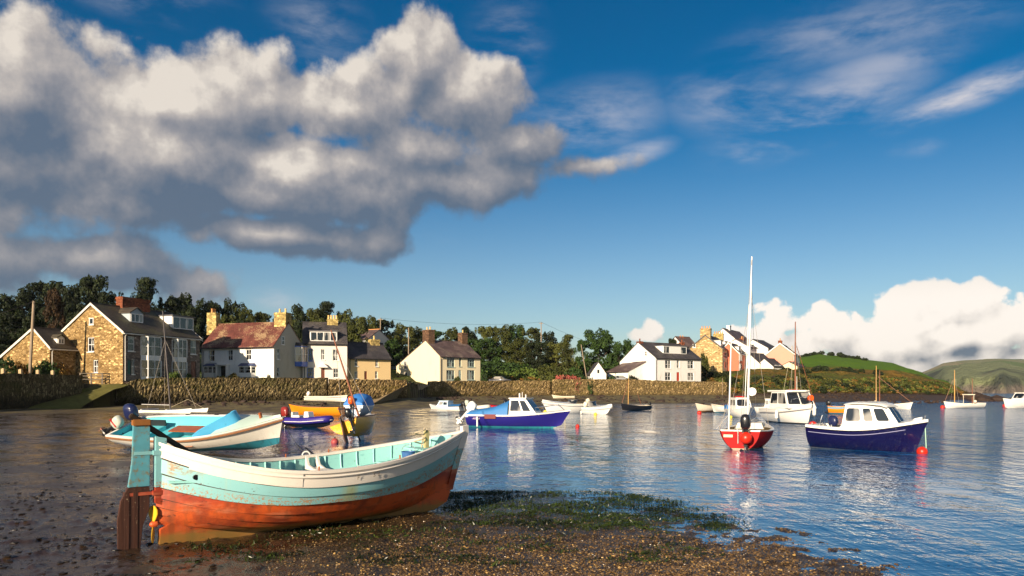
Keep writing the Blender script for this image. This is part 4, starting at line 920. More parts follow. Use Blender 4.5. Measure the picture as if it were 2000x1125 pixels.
def leaf_cloud(cent, rad, n, size, seed, flat=.6, shell=.55):
    """n leaf quads spread over clumps: arrays of centres and radii"""
    rs = np.random.RandomState(seed); cent = np.asarray(cent, float); rad = np.asarray(rad, float)
    if rad.ndim == 1: rad = np.stack([rad]*3, -1)
    w = rad.prod(1)**.6; k = rs.choice(len(cent), n, p=w/w.sum())
    v = rs.normal(size=(n, 3)); v /= np.linalg.norm(v, axis=1)[:, None]; r = shell+(1-shell)*rs.rand(n)**.5
    p = cent[k]+v*rad[k]*r[:, None]
    nrm = v*.8+rs.normal(size=(n, 3))*.6+np.array([0, 0, .35]); nrm /= np.linalg.norm(nrm, axis=1)[:, None]
    a = np.cross(nrm, rs.normal(size=(n, 3))); a /= np.linalg.norm(a, axis=1)[:, None]; b = np.cross(nrm, a)
    s = size*(.5+rs.rand(n))[:, None]; a *= s; b *= s*flat
    V = np.stack([p-a, p-b*.9+a*.1, p+a, p+b], 1).reshape(-1, 3); Q = np.arange(n*4).reshape(-1, 4); return V, Q
def crown_mesh(kind, seed):
    rs = np.random.RandomState(seed); c = []; r = []
    if kind == 'broad':      # unit crown: radius 1, height 2 (z 0..2)
        for i in range(60):
            th = rs.rand()*2*math.pi; u = rs.rand()**.6; z = .12+1.75*rs.rand(); k = math.sin(min(1, (z+.25)/1.0)*math.pi/2)*math.sqrt(max(.02, 1-max(0, (z-.95)/1.1)**2))
            c.append((math.cos(th)*u*.86*k, math.sin(th)*u*.86*k, z)); r.append((.10+.22*rs.rand()**1.5,)*2+(.09+.15*rs.rand(),))
        V, Q = leaf_cloud(c, r, 8000, .044, seed)
    elif kind == 'pine':
        for i in range(44):
            th = rs.rand()*2*math.pi; z = .15+1.75*rs.rand(); k = (1-.48*z)*(.55+.45*rs.rand()); c.append((math.cos(th)*k, math.sin(th)*k, z)); r.append((.26+.1*rs.rand(),)*2+(.06+.05*rs.rand(),))
            c.append((math.cos(th)*k*.5, math.sin(th)*k*.5, z-.04)); r.append((.26, .26, .10))
        V, Q = leaf_cloud(c, r, 7000, .048, seed, .35)
    elif kind == 'bush':
        for i in range(22):
            th = rs.rand()*2*math.pi; u = rs.rand()**.5*.75; z = .1+rs.rand()*.85*(1-u*.5); c.append((math.cos(th)*u, math.sin(th)*u, z)); r.append((.22+.12*rs.rand(),)*3)
        V, Q = leaf_cloud(c, r, 1700, .075, seed)
    return V, Q
CROWN = {}
def crown(kind, i, m):
    k = (kind, i, m.name)
    if k not in CROWN:
        V, Q = crown_mesh(kind, 100+i*7+len(kind)); CROWN[k] = npmesh('crown', V, Q, m)
    return CROWN[k]
TRUNK = {}
def trunk_mesh(kind):
    if kind in TRUNK: return TRUNK[kind]
    m = MB(); rs = random.Random(5); m.tube([(0, 0, -.3), (.02, 0, .3), (-.02, .02, .9), (.03, 0, 1.5)], [.07, .055, .04, .015], 7)
    for i in range(9):
        a = rs.random()*6.28; z = .25+rs.random()*.9; L = .45+rs.random()*.35; m.tube([(0, 0, z), (math.cos(a)*L*.5, math.sin(a)*L*.5, z+.22), (math.cos(a)*L, math.sin(a)*L, z+.5)], [.026, .016, .006], 5)
    o = m.build('trunk', BARK); TRUNK[kind] = o.data; bpy.data.objects.remove(o); return TRUNK[kind]
TN = 0
def tree(px, ytop, d, wpx, kind, m, label, group=None, name='tree', low=.12, zb=None):
    global TN; TN += 1
    b = at(px, d, 0); g = gz(b.x, b.y) if zb is None else zb; top = EYE+(HY-ytop)*d/F; Hh = top-g; r = wpx/2*d/F
    root = thing(name, label, 'bush' if kind == 'bush' else 'tree', (b.x, b.y, g), (TN*2.399) % 6.28, group=group)
    c = link('crown', crown(kind, TN % 3, m), root); zz = 1.1 if kind == 'bush' else 2.05
    c.location = (0, 0, Hh*low if kind != 'bush' else 0); c.scale = (r, r, (Hh*(1-low) if kind != 'bush' else Hh)/zz)
    tr = link('trunk', trunk_mesh('t'), root); tr.scale = (r*.75, r*.75, Hh/2.2); return root
G1 = 'dark trees on the hill behind the stone house'; LB1 = 'dense dark evergreen tree on the hill behind the stone houses'
for (px, yt, d, w) in [(-70, 560, 128, 130), (5, 572, 122, 100), (48, 560, 130, 90), (95, 545, 136, 95), (132, 552, 128, 70), (162, 548, 138, 80), (218, 565, 130, 70), (30, 610, 112, 90), (-20, 640, 104, 90), (60, 640, 106, 80), (110, 620, 110, 80), (160, 620, 110, 80), (270, 590, 126, 80), (250, 610, 116, 70), (90, 600, 116, 80), (140, 590, 118, 80), (190, 590, 118, 90), (235, 590, 120, 80), (330, 578, 132, 80), (358, 570, 140, 70), (395, 583, 140, 60), (300, 600, 124, 90), (12, 672, 96, 60), (370, 596, 128, 60)]:
    tree(px, yt, d, w, 'broad', L_DARK, LB1, G1)
tree(188, 533, 132, 74, 'broad', L_DARK, 'tall dark tree with knobbly top left of the big cypress'); tree(284, 530, 128, 112, 'pine', L_DARK, 'large spreading dark cypress behind the red brick chimney')
L_BROWN = m_leaf('brown_foliage', (.035, .020, .008), (.065, .034, .014), (.10, .055, .02))
tree(105, 562, 105, 46, 'broad', L_BROWN, 'thin reddish brown tree behind the utility pole', low=.3)
G2 = 'trees behind the white and pink houses'; LB2 = 'leafy dark green tree on the slope behind the white and pink houses'
for (px, yt, d, w) in [(425, 588, 142, 70), (455, 584, 150, 60), (480, 600, 146, 60), (512, 608, 150, 60), (545, 612, 146, 60), (585, 594, 150, 60), (612, 600, 140, 50), (668, 604, 150, 60), (700, 618, 160, 60), (440, 612, 128, 60), (500, 624, 130, 70), (560, 622, 134, 60), (620, 620, 134, 70), (672, 622, 140, 50), (470, 622, 124, 60), (530, 628, 126, 60), (590, 626, 128, 60), (645, 632, 126, 60), (700, 632, 138, 60)]:
    tree(px, yt, d, w, 'broad', L_OLIVE if (px % 4 == 0) else L_DARK, LB2, G2)
tree(636, 580, 148, 90, 'pine', L_DARK, 'tall dark cypress rising behind the pale pink house')
G3 = 'row of trees along the ridge'; LB3 = 'bushy olive green tree in the row along the ridge'
for (px, yt, d, w) in [(722, 612, 172, 60), (755, 618, 178, 60), (785, 628, 180, 56), (815, 634, 184, 56), (848, 640, 186, 60), (880, 636, 188, 56), (912, 634, 190, 60), (945, 632, 190, 60), (975, 630, 188, 60), (1005, 629, 190, 60), (1035, 634, 188, 60), (1068, 642, 186, 60), (760, 650, 160, 60), (800, 655, 162, 60), (955, 655, 176, 70), (1010, 656, 176, 70), (1050, 662, 170, 60), (1088, 664, 172, 60), (735, 645, 162, 50), (925, 656, 176, 60)]:
    tree(px, yt+4, d, w, 'broad', (L_OLIVE, L_MID, L_OLIVE, L_DARK, L_OLIVE2)[TN % 5], LB3, G3)
tree(1108, 647, 170, 60, 'pine', L_OLIVE, 'spiky topped green conifer left of the round tree'); tree(1172, 641, 168, 84, 'broad', L_MID, 'big round green tree left of the white gabled house')
tree(1140, 662, 166, 50, 'broad', L_MID, 'smaller green tree touching the left side of the round tree'); tree(1208, 668, 164, 50, 'broad', L_MID, 'green tree just behind the gable of the white house')
tree(1228, 662, 176, 36, 'broad', L_MID, 'small tree seen over the white gable'); tree(1312, 659, 176, 26, 'broad', L_DARK, 'small dark tree over the roof of the white gabled house')
tree(763, 662, 152, 58, 'broad', L_MID, 'rounded green garden tree between peach cottage and cream house', low=.05)
tree(1535, 716, 178, 22, 'bush', L_DARK, 'dark bush between white cottage and pink house')
GB = 'garden bushes along the walls'
for (px, yt, d, w, m, lab) in [(10, 696, 80, 60, L_MID, 'rounded green bush at the far left above the dark wall'), (40, 706, 81, 40, L_RUST, 'rusty bush above the dark wall at the left'), (66, 700, 82, 44, L_MID, 'green bush before the low stone outbuilding'), (92, 700, 83, 46, L_MID, 'taller green bush right of the utility pole'), (120, 708, 84, 40, L_RUST, 'brownish shrub at the corner of the stone gable'), (340, 720, 89, 26, L_BRIGHT, 'bright green bush before the stone terrace bay'), (369, 727, 92, 14, L_BRIGHT, 'small bright bush right of the bay window'), (455, 728, 97, 30, L_GOLD, 'yellowish shrub below the white house porch'), (430, 730, 96, 26, L_GOLD, 'low golden shrub left of the white house porch'),
        (525, 730, 98, 12, L_OLIVE, 'small shrub at the right corner of the white house'), (893, 735, 132, 22, L_OLIVE, 'small garden bush before the cream house door'), (946, 722, 141, 14, L_MID, 'green bush at the right corner of the cream house'), (1085, 722, 148, 40, L_OLIVE, 'olive shrub above the pink flowers'), (1120, 716, 150, 50, L_MID, 'green shrub behind the pink flowers'), (1150, 728, 143, 22, L_MID, 'green bush in front of the small white shed'), (1190, 733, 147, 40, L_MID, 'low green hedge right of the small white shed'), (1235, 733, 148, 30, L_DARK, 'dark low bush beside the white gabled house'),
        (1070, 705, 158, 60, L_OLIVE, 'olive bush above the road wall'), (1112, 700, 160, 60, L_OLIVE, 'olive bush left of the leaning mast'), (1375, 690, 172, 30, L_OLIVE, 'bush climbing behind the white gabled house roof'), (1350, 700, 168, 30, L_DARK, 'dark bush right of the white gabled house'), (1395, 724, 166, 50, L_DARK, 'dark green bush below the tan stone gable'), (1430, 736, 158, 40, L_DARK, 'dark bush at the end of the ochre wall')]:
    tree(px, yt, d, w, 'bush', m, lab, GB, 'bush')
tree(1100, 727, 142, 36, 'bush', L_PINK, 'shrub covered in pink flowers behind the ochre wall', name='flowering_bush'); tree(1122, 731, 142, 30, 'bush', L_PINK, 'lower shrub with pink flowers beside the small white shed', name='flowering_bush')
# hedge behind the cream house and scattered scrub (nobody could count it)
def scrub(name, label, cells, n, size, m, seed, h=1.0, r=1.0):
    rs = np.random.RandomState(seed); C = []; Rr = []
    for (px0, px1, d0, d1, k) in cells:
        p = px0+(px1-px0)*rs.rand(k); w = np.interp(p, TP, T_WALL) if d0 < 40 else 0; d = w+d0+(d1-d0)*rs.rand(k); z = ground(p, d, False)
        s = (.5+rs.rand(k))
        for a, b, c, q in zip(p, d, z, s): C.append(((a-1000)/F*b, b, c+h*.3*q)); Rr.append((r*q, r*q, h*q*.7))
    V, Q = leaf_cloud(C, Rr, n, size, seed, .6, .35); o = link(name, npmesh(name, V, Q, m)); tag(o, kind='stuff'); o['label'] = label; return o
scrub('scrub', 'rusty scrub', [(940, 1150, 8, 28, 60), (1380, 1600, .8, 13, 110), (1580, 1800, .8, 13, 100), (1800, 1880, .8, 8, 14)], 13000, .20, L_RUST, 3, .4, .55)
scrub('scrub', 'green scrub', [(940, 1150, 8, 30, 70), (1400, 1620, .8, 13, 260), (1580, 1850, .8, 13, 300), (1340, 1420, 2, 12, 30)], 30000, .22, L_OLIVE, 4, .45, .6)
scrub('scrub', 'golden gorse', [(940, 1150, 6, 26, 60), (1440, 1820, 1, 13, 190)], 13000, .18, L_GOLD, 5, .4, .5)
scrub('scrub', 'dark bramble', [(1410, 1600, 2, 14, 40), (1600, 1870, .5, 5, 24), (1560, 1700, 265, 275, 40), (1560, 1640, 26, 30, 20), (1640, 1720, 25, 27, 16)], 14000, .24, L_DARK, 6, .8, .8)
scrub('hedge', 'long green hedge', [(935, 1130, 36, 40, 70), (930, 1060, 31, 34, 40)], 14000, .30, L_MID, 7, 2.2, 1.6)
scrub('scrub', 'sunny low bracken', [(1400, 1860, 2, 14, 300)], 14000, .17, L_BRIGHT, 18, .3, .5)
scrub('grass', 'bright grass tufts', [(1000, 1060, 30, 34, 16), (960, 1080, 24, 30, 16)], 5000, .26, L_BRIGHT, 8, 1.6, 1.5)
# boulders and weed below the walls: rocks at the foot of the headland
ROCK = mat('dark_rock', (.035, .020, .014), .8, .5, 1.5, bump=.8, bscale=2.5)
def rocks(name, label, cells, n, m, seed, smin, smax, fl=.55):
    rs = np.random.RandomState(seed); ico = [(0, 0, 1), (.89, 0, .45), (.28, .85, .45), (-.72, .53, .45), (-.72, -.53, .45), (.28, -.85, .45), (.72, .53, -.45), (-.28, .85, -.45), (-.89, 0, -.45), (-.28, -.85, -.45), (.72, -.53, -.45), (0, 0, -1)]
    fc = np.array([(0, 1, 2), (0, 2, 3), (0, 3, 4), (0, 4, 5), (0, 5, 1), (1, 6, 2), (2, 7, 3), (3, 8, 4), (4, 9, 5), (5, 10, 1), (6, 7, 2), (7, 8, 3), (8, 9, 4), (9, 10, 5), (10, 6, 1), (11, 7, 6), (11, 8, 7), (11, 9, 8), (11, 10, 9), (11, 6, 10)])
    ico = np.array(ico); VV = []; FF = []; tot = sum(c[4] for c in cells); base = 0
    for (p0, p1, d0, d1, k) in cells:
        k = int(n*k/tot); p = p0+(p1-p0)*rs.rand(k); d = 1/(1/d0+(1/d1-1/d0)*rs.rand(k)) if d1 < 30 else d0+(d1-d0)*rs.rand(k); z = ground(p, d, True)
        s = smin+(smax-smin)*rs.rand(k)**3; sc = s[:, None, None]*(.6+.6*rs.rand(k, 12, 3))*np.array([1, 1, fl])
        a = rs.rand(k)*6.28; ca, sa = np.cos(a)[:, None], np.sin(a)[:, None]; V = ico[None]*sc; V = np.stack([V[..., 0]*ca-V[..., 1]*sa, V[..., 0]*sa+V[..., 1]*ca, V[..., 2]], -1)
        V += np.stack([(p-1000)/F*d, d, z+s*.15], -1)[:, None]; VV.append(V.reshape(-1, 3)); FF.append((fc[None]+(np.arange(k)*12)[:, None, None]+base).reshape(-1, 3)); base += k*12
    o = link(name, npmesh(name, np.concatenate(VV), np.concatenate(FF), m)); tag(o, kind='stuff'); o['label'] = label; return o
def m_peb(name, lo, hi):
    m, t, b = custom(name); v = t.sep(t.voro(t.pos(), 18, 'F1', 'Color')); t.put(b.inputs['Base Color'], t.mix(v[0], lo, hi)); b.inputs['Roughness'].default_value = .35; b.inputs['Specular IOR Level'].default_value = .5; return m
rocks('rocks', 'dark rocks', [(1400, 1900, 138, 150, 6), (1500, 1860, 148, 160, 6), (640, 1420, 112, 140, 5), (240, 640, 78, 88, 2)], 1100, ROCK, 3, .12, .55)
rocks('rocks', 'far reef', [(1890, 1990, 172, 180, 1)], 160, ROCK, 5, .8, 2.2)
rocks('shingle', 'brown shingle', [(520, 1800, 7.6, 14.2, 3), (760, 1560, 7.6, 11.5, 4)], 26000, m_peb('shingle_stone', (.034, .020, .009), (.18, .105, .038)), 8, .007, .026)
rocks('shingle', 'pale golden pebbles', [(560, 1760, 7.6, 13.0, 2), (700, 1600, 7.6, 10.5, 3)], 2400, m_peb('pale_pebble', (.24, .14, .04), (.52, .33, .11)), 9, .008, .024)
rocks('mud_lumps', 'dark stones and worm casts on wet mud', [(-100, 420, 7.6, 16, 5), (-100, 560, 14, 28, 3), (0, 620, 26, 60, 2)], 2600, mat('mud_lump', (.018, .013, .010), .45, .3, 8), 10, .010, .065, .26)
def weed():
    rs = np.random.RandomState(4); C = []; Rr = []
    p = np.concatenate([860+560*rs.rand(700)**.9, 380+1000*rs.rand(260)]); d = np.concatenate([12.2+4.6*rs.rand(700), 9.5+3.5*rs.rand(260)])
    dn = np.interp(p, TP, T_DN); keep = d < dn+1.0; keep &= fbm((p-1000)/F*d*1.2, d*2.0, 3, 77) > .45; p, d = p[keep], d[keep]; z = np.maximum(ground(p, d, True), 0)
    for a, b, c in zip(p, d, z):
        s = .10+.25*rs.rand(); C.append(((a-1000)/F*b, b, c+.015)); Rr.append((s*1.4, s*.7, .025))
    V, Q = leaf_cloud(C, Rr, 20000, .034, 6, .22, .1); o = link('seaweed', npmesh('seaweed', V, Q, m_leaf('seaweed', (.010, .014, .005), (.022, .036, .008), (.05, .075, .012), .3))); tag(o, kind='stuff')
weed()
# ------------------------------------------------------------------ boats
PC = {'tan_bottom': (.35, .16, .05)}
def paint(name, col, rough=.32, var=.08, dirt=.15, coat=.25, dirtcol=(.12, .10, .07), vs=2.2):
    PC[name] = col
    return mat(name, col, rough, var, vs, .45, 0, .05, 12, coat, None, dirt, dirtcol)
GEL = paint('white_gelcoat', (.80, .78, .72)); GELD = paint('off_white_paint', (.72, .64, .50), .5, .1, .3, 0); NAVY = paint('navy_gelcoat', (.007, .006, .050), .2, .2, .05, .6)
BLUEH = paint('royal_blue_gelcoat', (.018, .016, .18), .25, .15, .1, .5); REDH = paint('red_gelcoat', (.42, .004, .008), .3, .1, .08, .15); YELH = paint('yellow_gelcoat', (.82, .40, .012), .3, .1, .15, .3)
ORAH = paint('orange_gelcoat', (.80, .27, .01), .3, .1, .1, .4); TURQ = paint('turquoise_interior', (.10, .50, .58), .4, .12, .25, .1, (.05, .22, .24)); TURQB = paint('blue_coaming', (.07, .36, .62), .4, .1, .25, .1, (.03, .14, .25))
AFOUL = paint('teal_antifoul', (.02, .20, .28), .6, .3, .6, 0, (.10, .12, .05)); PALEG = paint('pale_green_deck', (.50, .64, .56), .45); BLACKH = paint('black_hull_paint', (.012, .012, .016), .35)
VARN = mat('varnished_wood', (.32, .085, .02), .35, .3, 4, coat=.4); TEAK = mat('teak_trim', (.26, .11, .045), .5, .3, 5); SPAR = mat('varnished_spar', (.50, .28, .08), .4, .25, 2, coat=.3); SPARB = mat('brown_spar', (.22, .08, .04), .45, .3, 2)
ALU = mat('aluminium_spar', (.72, .70, .68), .35, .05, 2, .5, .3); STEEL = mat('stainless_rail', (.6, .6, .6), .25, .05, 2, .5, .9); WIRE = mat('rigging_wire', (.30, .26, .22), .5)
TARP = mat('blue_tarpaulin', (.035, .17, .42), .6, .25, 1.6, bump=.5, bscale=5); TARPC = mat('bright_blue_canopy', (.04, .20, .58), .6, .2, 1.6, bump=.5, bscale=5); BLK = mat('black_cowl', (.012, .012, .014), .3, coat=.4); NAVC = mat('navy_cowl', (.012, .018, .07), .28, coat=.5)
GREYC = mat('grey_cowl', (.45, .48, .42), .35, coat=.3); RUB = mat('rubber', (.03, .028, .028), .7); ROPE = mat('rope', (.45, .38, .26), .9); ROPED = mat('dark_rope', (.04, .04, .04), .9); BUOYR = paint('red_buoy', (.58, .022, .008), .35, .1, .2, 0); BUOYY = paint('yellow_buoy', (.80, .62, .04), .4)
FENDW = mat('white_fender', (.75, .72, .66), .5); SGLASS = GLASS; RIBT = mat('purple_inflatable_tube', (.028, .016, .19), .45, .1); RIBG = mat('grey_inflatable_tube', (.62, .60, .54), .5); ORC = mat('orange_cowl', (.80, .10, .01), .35, coat=.3); REDC = mat('maroon_cowl', (.22, .02, .015), .3, coat=.4)
def twotone(name, top, bot, z0, slope=0.0, rough=.3, coat=.3, line=None, lw=.03, dirt=.2):
    m, t, b = custom(name); o = t.coord('Object'); s = t.sep(o); n = t.noise(o, 2.2, 5, .6); n2 = t.noise(t.mapping(o, (6, 6, .7)), 1, 4, .6)
    lv = t.math('SUBTRACT', s[2], t.math('MULTIPLY_ADD', s[0], slope, z0)); lv = t.math('ADD', lv, t.math('MULTIPLY', t.math('SUBTRACT', n, .5), .015))
    a = t.mix(n, tuple(x*.92 for x in top), top); st = t.math('MULTIPLY', t.smooth(n2, .5, .8), t.smooth(lv, .5, .0)); a = t.mix(t.math('MULTIPLY', st, dirt*2), a, (.25, .20, .12))
    c = t.mix(t.smooth(n2, .45, .7), bot, tuple(x*.55+.01 for x in bot)); k = t.smooth(lv, -.006, .006)
    if line: a = t.mix(t.smooth(lv, lw, lw+.008), line, a)
    t.put(b.inputs['Base Color'], t.mix(k, c, a)); t.put(b.inputs['Roughness'], t.math('MULTIPLY_ADD', k, rough-.65, .65)); b.inputs['Coat Weight'].default_value = coat
    t.l.new(t.bump(n, .06, .02), b.inputs['Normal'])
    if coat == 0: b.inputs['Specular IOR Level'].default_value = .2
    return m
TT = {}
class Hull:
    def __init__(s, L, B, sheer, tr=.7, tm=.42, bowp=2.2, rake=.3, rocker=.12, full=.85, srise=.06, sternp=2.0, keel=0.0):
        s.L, s.B, s.sh, s.tr, s.tm, s.bp, s.rake, s.rk, s.full, s.sr, s.sp, s.k0 = L, B, sheer, tr, tm, bowp, rake, rocker, full, srise, sternp, keel
    def b(s, t): return s.B/2*(1-(1-s.tr)*((s.tm-t)/s.tm)**s.sp) if t < s.tm else s.B/2*(1-((t-s.tm)/(1-s.tm))**s.bp)
    def zs(s, t): a, m, c = s.sh; return m+(a-m)*((.42-t)/.42)**2 if t < .42 else m+(c-m)*((t-.42)/.58)**2
    def zk(s, t): return s.k0+s.rk*max(0, (t-.7)/.3)**2+s.sr*max(0, (.4-t)/.4)**2
    def P(s, t, v, side=1, ins=0.0, lift=0.0):
        k = s.full*(1-max(0, (t-s.tm)/(1-s.tm))**1.6)*(1-(.25 if s.tr < .2 else 0)*max(0, (s.tm-t)/s.tm)**2); ph = v*math.pi/2
        y = max(0, s.b(t)-ins)*((1-k)*v**.9+k*math.sin(ph)); zk = s.zk(t)+lift; z = zk+(s.zs(t)-zk)*((1-k)*v+k*(1-math.cos(ph)))
        x = t*s.L+s.rake*(z/s.sh[2])**1.3*t**4-(ins*1.4 if t > .93 else -ins if t < .02 else 0); return Vector((x, y*side, z))
    def skin(s, m, mf, ns=26, nv=10, ins=0.0, v0=0.0, lift=0.0, t0=0.0, t1=1.0):
        for sd in (-1, 1):
            vs = [s.P(t0+(t1-t0)*i/ns, v0+(1-v0)*j/nv, sd, ins, lift) for i in range(ns+1) for j in range(nv+1)]; fs = []; ms = []
            for i in range(ns):
                for j in range(nv):
                    a = i*(nv+1)+j; fs.append((a, a+1, a+nv+2, a+nv+1)); c = (vs[a]+vs[a+nv+2])/2; ms.append(mf(c.x/s.L, c.z, v0+(1-v0)*(j+.5)/nv))
            m.add(vs, fs, ms)
    def cap(s, m, t, mi, nv=10, ins=0.0, lift=0.0):
        a = [s.P(t, j/nv, -1, ins, lift) for j in range(nv, 0, -1)]+[s.P(t, j/nv, 1, ins, lift) for j in range(0, nv+1)]; m.add(a, [tuple(range(len(a)))], mi)
    def strip(s, m, t0, t1, dz, ins=.03, mi=0, n=14, camber=.04, thick=0.0):
        vs = []
        for i in range(n+1):
            t = t0+(t1-t0)*i/n; p = s.P(t, 1, 1, ins); z = s.zs(t)+dz
            vs += [(p.x, p.y, z), (p.x, 0, z+camber), (p.x, -p.y, z)]
        fs = []
        for i in range(n): fs += [(3*i, 3*i+1, 3*i+4, 3*i+3), (3*i+1, 3*i+2, 3*i+5, 3*i+4)]
        m.add(vs, fs, mi)
    def halfw(s, t, z, ins=.04):
        lo, hi = 0., 1.
        for _ in range(18):
            mid = (lo+hi)/2
            if s.P(t, mid, 1, ins).z < z: lo = mid
            else: hi = mid
        return s.P(t, lo, 1, ins).y
    def floor(s, m, t0, t1, z, mi=0, ins=.04, n=14):
        vs = []
        for i in range(n+1):
            t = t0+(t1-t0)*i/n; w = s.halfw(t, z, ins); x = s.P(t, .5, 1, ins).x; vs += [(x, w, z), (x, -w, z)]
        m.add(vs, [(2*i, 2*i+1, 2*i+3, 2*i+2) for i in range(n)], mi)
    def rail(s, m, w=.05, h=.06, mi=0, out=.02, dz=0.0, t0=0.0, t1=1.0, n=30, sides=(-1, 1)):
        for sd in sides:
            rings = []
            for i in range(n+1):
                t = t0+(t1-t0)*i/n; p = s.P(t, 1, sd); q = Vector((p.x, p.y+sd*out, p.z+dz)); wi = min(w, abs(q.y)+.01)
                if t > .97: wi = w*.6
                rings.append([(q.x, q.y, q.z), (q.x, q.y-sd*wi, q.z), (q.x, q.y-sd*wi, q.z-h), (q.x, q.y, q.z-h)])
            m.loft(rings, mi, True, True)
    def zat(s, t, z, out=.01):
        lo, hi = 0., 1.
        for _ in range(18):
            mid = (lo+hi)/2
            if s.P(t, mid).z < z: lo = mid
            else: hi = mid
        return s.P(t, lo)+Vector((0, out, 0))
def boat(name, label, stern, bow, z=0.0, roll=0.0, pitch=0.0, group=None, cat='boat', Lmin=None):
    a = at(stern[0], stern[1], z); b = at(bow[0], bow[1], z); d = b-a; L = d.length
    root = thing(name, label, cat, a, math.atan2(d.y, d.x), group=group); root.rotation_mode = 'XYZ'; root.rotation_euler = (R(roll), -R(pitch), math.atan2(d.y, d.x)); return root, L
def std_hull(root, H, topm, botm, inm, zbot=.12, openb=True, t_in=(0.01, .985), zf=.18, strip=None, railm=None, rw=.05, rh=.06, nv=10, two=None):
    mats = [topm, botm, strip or topm]
    if zbot > 0:
        k = (topm.name, botm.name, round(zbot, 2))
        if k not in TT: TT[k] = twotone('%s_over_%s' % (topm.name, botm.name), PC.get(topm.name, (.7, .68, .62)), PC.get(botm.name, (.12, .12, .11)), zbot)
        mats[0] = TT[k]
    def mf(t, z, v): return 2 if (strip and .80 < v) else 0
    m = MB(); H.skin(m, mf, nv=nv); H.cap(m, 0, 0); o = m.build('hull', mats, root, True, auto=R(40))
    if openb:
        m = MB(); H.skin(m, lambda *a: 0, ins=.035, t0=t_in[0], t1=t_in[1], lift=.03); H.cap(m, t_in[0], 0, ins=.035, lift=.03); H.floor(m, t_in[0], t_in[1]-.05, zf); m.build('inner_hull', inm, root, True, auto=R(40))
    m = MB(); H.rail(m, rw, rh); b = H.P(0, 1, 1, 0); m.box(-.02, .03, -b.y, b.y, b.z-rh, b.z+.002); m.build('gunwale', railm or topm, root, True, auto=R(40)); return o
def frus(x0, x1, w, z0, X0, X1, W, z1, v=None, V=None, zf=None):
    zf = zf or z0
    if v:      # keep the tapered side flat
        a, b, c = Vector((x0, w, z0)), Vector((x1, v, zf)), Vector((X0, W, z1)); n = (b-a).cross(c-a); V = a.y-(n.x*(X1-a.x)+n.z*(z1-a.z))/n.y
    else: v = w; V = W
    return {'r': [(x0, -w, z0), (x1, -v, zf), (X1, -V, z1), (X0, -W, z1)], 'l': [(x1, v, zf), (x0, w, z0), (X0, W, z1), (X1, V, z1)], 'f': [(x1, -v, zf), (x1, v, zf), (X1, V, z1), (X1, -V, z1)], 'b': [(x0, w, z0), (x0, -w, z0), (X0, -W, z1), (X0, W, z1)], 't': [(X0, -W, z1), (X1, -V, z1), (X1, V, z1), (X0, W, z1)]}
def frus_mesh(m, fr, mi=0, wf=1.0):
    for k in fr: m.add(fr[k], [(0, 1, 2, 3)], mi)
def pane(m, f, u0, u1, v0, v1, off=.012, mi=0, rc=.18):
    c = [Vector(p) for p in f]; n = (c[1]-c[0]).cross(c[3]-c[0]).normalized()
    def q(u, v): return (c[0]*(1-u)+c[1]*u)*(1-v)+(c[3]*(1-u)+c[2]*u)*v
    du, dv = (u1-u0)*rc, (v1-v0)*rc; pts = [(u0+du, v0), (u1-du, v0), (u1-du*.3, v0+dv*.3), (u1, v0+dv), (u1, v1-dv), (u1-du*.3, v1-dv*.3), (u1-du, v1), (u0+du, v1), (u0+du*.3, v1-dv*.3), (u0, v1-dv), (u0, v0+dv), (u0+du*.3, v0+dv*.3)]
    P = [q(*p) for p in pts]; k = len(P); a = [p+n*off for p in P]; b = [p-n*.02 for p in P]
    m.add(a+b, [tuple(range(k)), tuple(range(2*k-1, k-1, -1))]+[(i, i+k, (i+1) % k+k, (i+1) % k) for i in range(k)], mi)
def outboard(root, loc, cowlm, s=1.0, tilt=0.0, legm=None, yaw=0.0, prop=BLK, bandm=None):
    e = MB(); M = Matrix.Translation(loc) @ Matrix.Rotation(yaw, 4, 'Z') @ Matrix.Rotation(R(tilt), 4, 'Y') @ Matrix.Scale(s, 4)
    e.M = M; e.tube([(-.14, 0, .10), (-.16, 0, -.30), (-.18, 0, -.62)], [.075, .06, .045], 8); e.tube([(-.02, 0, -.66), (-.16, 0, -.66), (-.36, 0, -.66)], [.03, .06, .04], 8); e.box(-.30, -.02, -.08, .08, -.52, -.50)
    e.prism([(-.24, -.66), (-.10, -.66), (-.14, -.84), (-.24, -.82)], -.012, .012, 'y'); e.box(-.12, .06, -.12, .12, -.14, .02); e.tube([(0, 0, .05), (.35, 0, .12)], .025, 6)
    o = e.build('outboard_motor', legm or BLK, root, True, auto=R(40))
    c = MB(); c.M = M; rings = []
    for z, a, b_, sh in ((.04, .16, .12, 0), (.12, .21, .155, 0), (.28, .22, .165, .0), (.42, .20, .15, -.02), (.50, .14, .10, -.03), (.52, .06, .04, -.03)):
        rings.append([(-.15+sh+a*math.copysign(abs(math.cos(t))**.6, math.cos(t)), b_*math.copysign(abs(math.sin(t))**.6, math.sin(t)), z) for t in [2*math.pi*k/16 for k in range(16)]])
    c.loft(rings, caps=True); c.build('cowl', cowlm, o, True, auto=R(60))
    if bandm:
        c = MB(); c.M = M; c.box(-.378, -.02, -.169, .169, .20, .26); c.build('cowl_stripe', bandm, o)
    p = MB(); p.M = M; p.tube([(-.36, 0, -.66), (-.44, 0, -.66)], [.04, .02], 8)
    for k in range(3):
        a = k*2.09; u = Vector((0, math.cos(a), math.sin(a))); w = Vector((0, -math.sin(a), math.cos(a))); c0 = Vector((-.39, 0, -.66))
        p.add([c0+u*.03-w*.02, c0+u*.13-w*.06+Vector((.02, 0, 0)), c0+u*.16+w*.01, c0+u*.12+w*.06-Vector((.02, 0, 0)), c0+u*.03+w*.02], [(0, 1, 2, 3, 4)])
    p.build('propeller', prop, o); return o
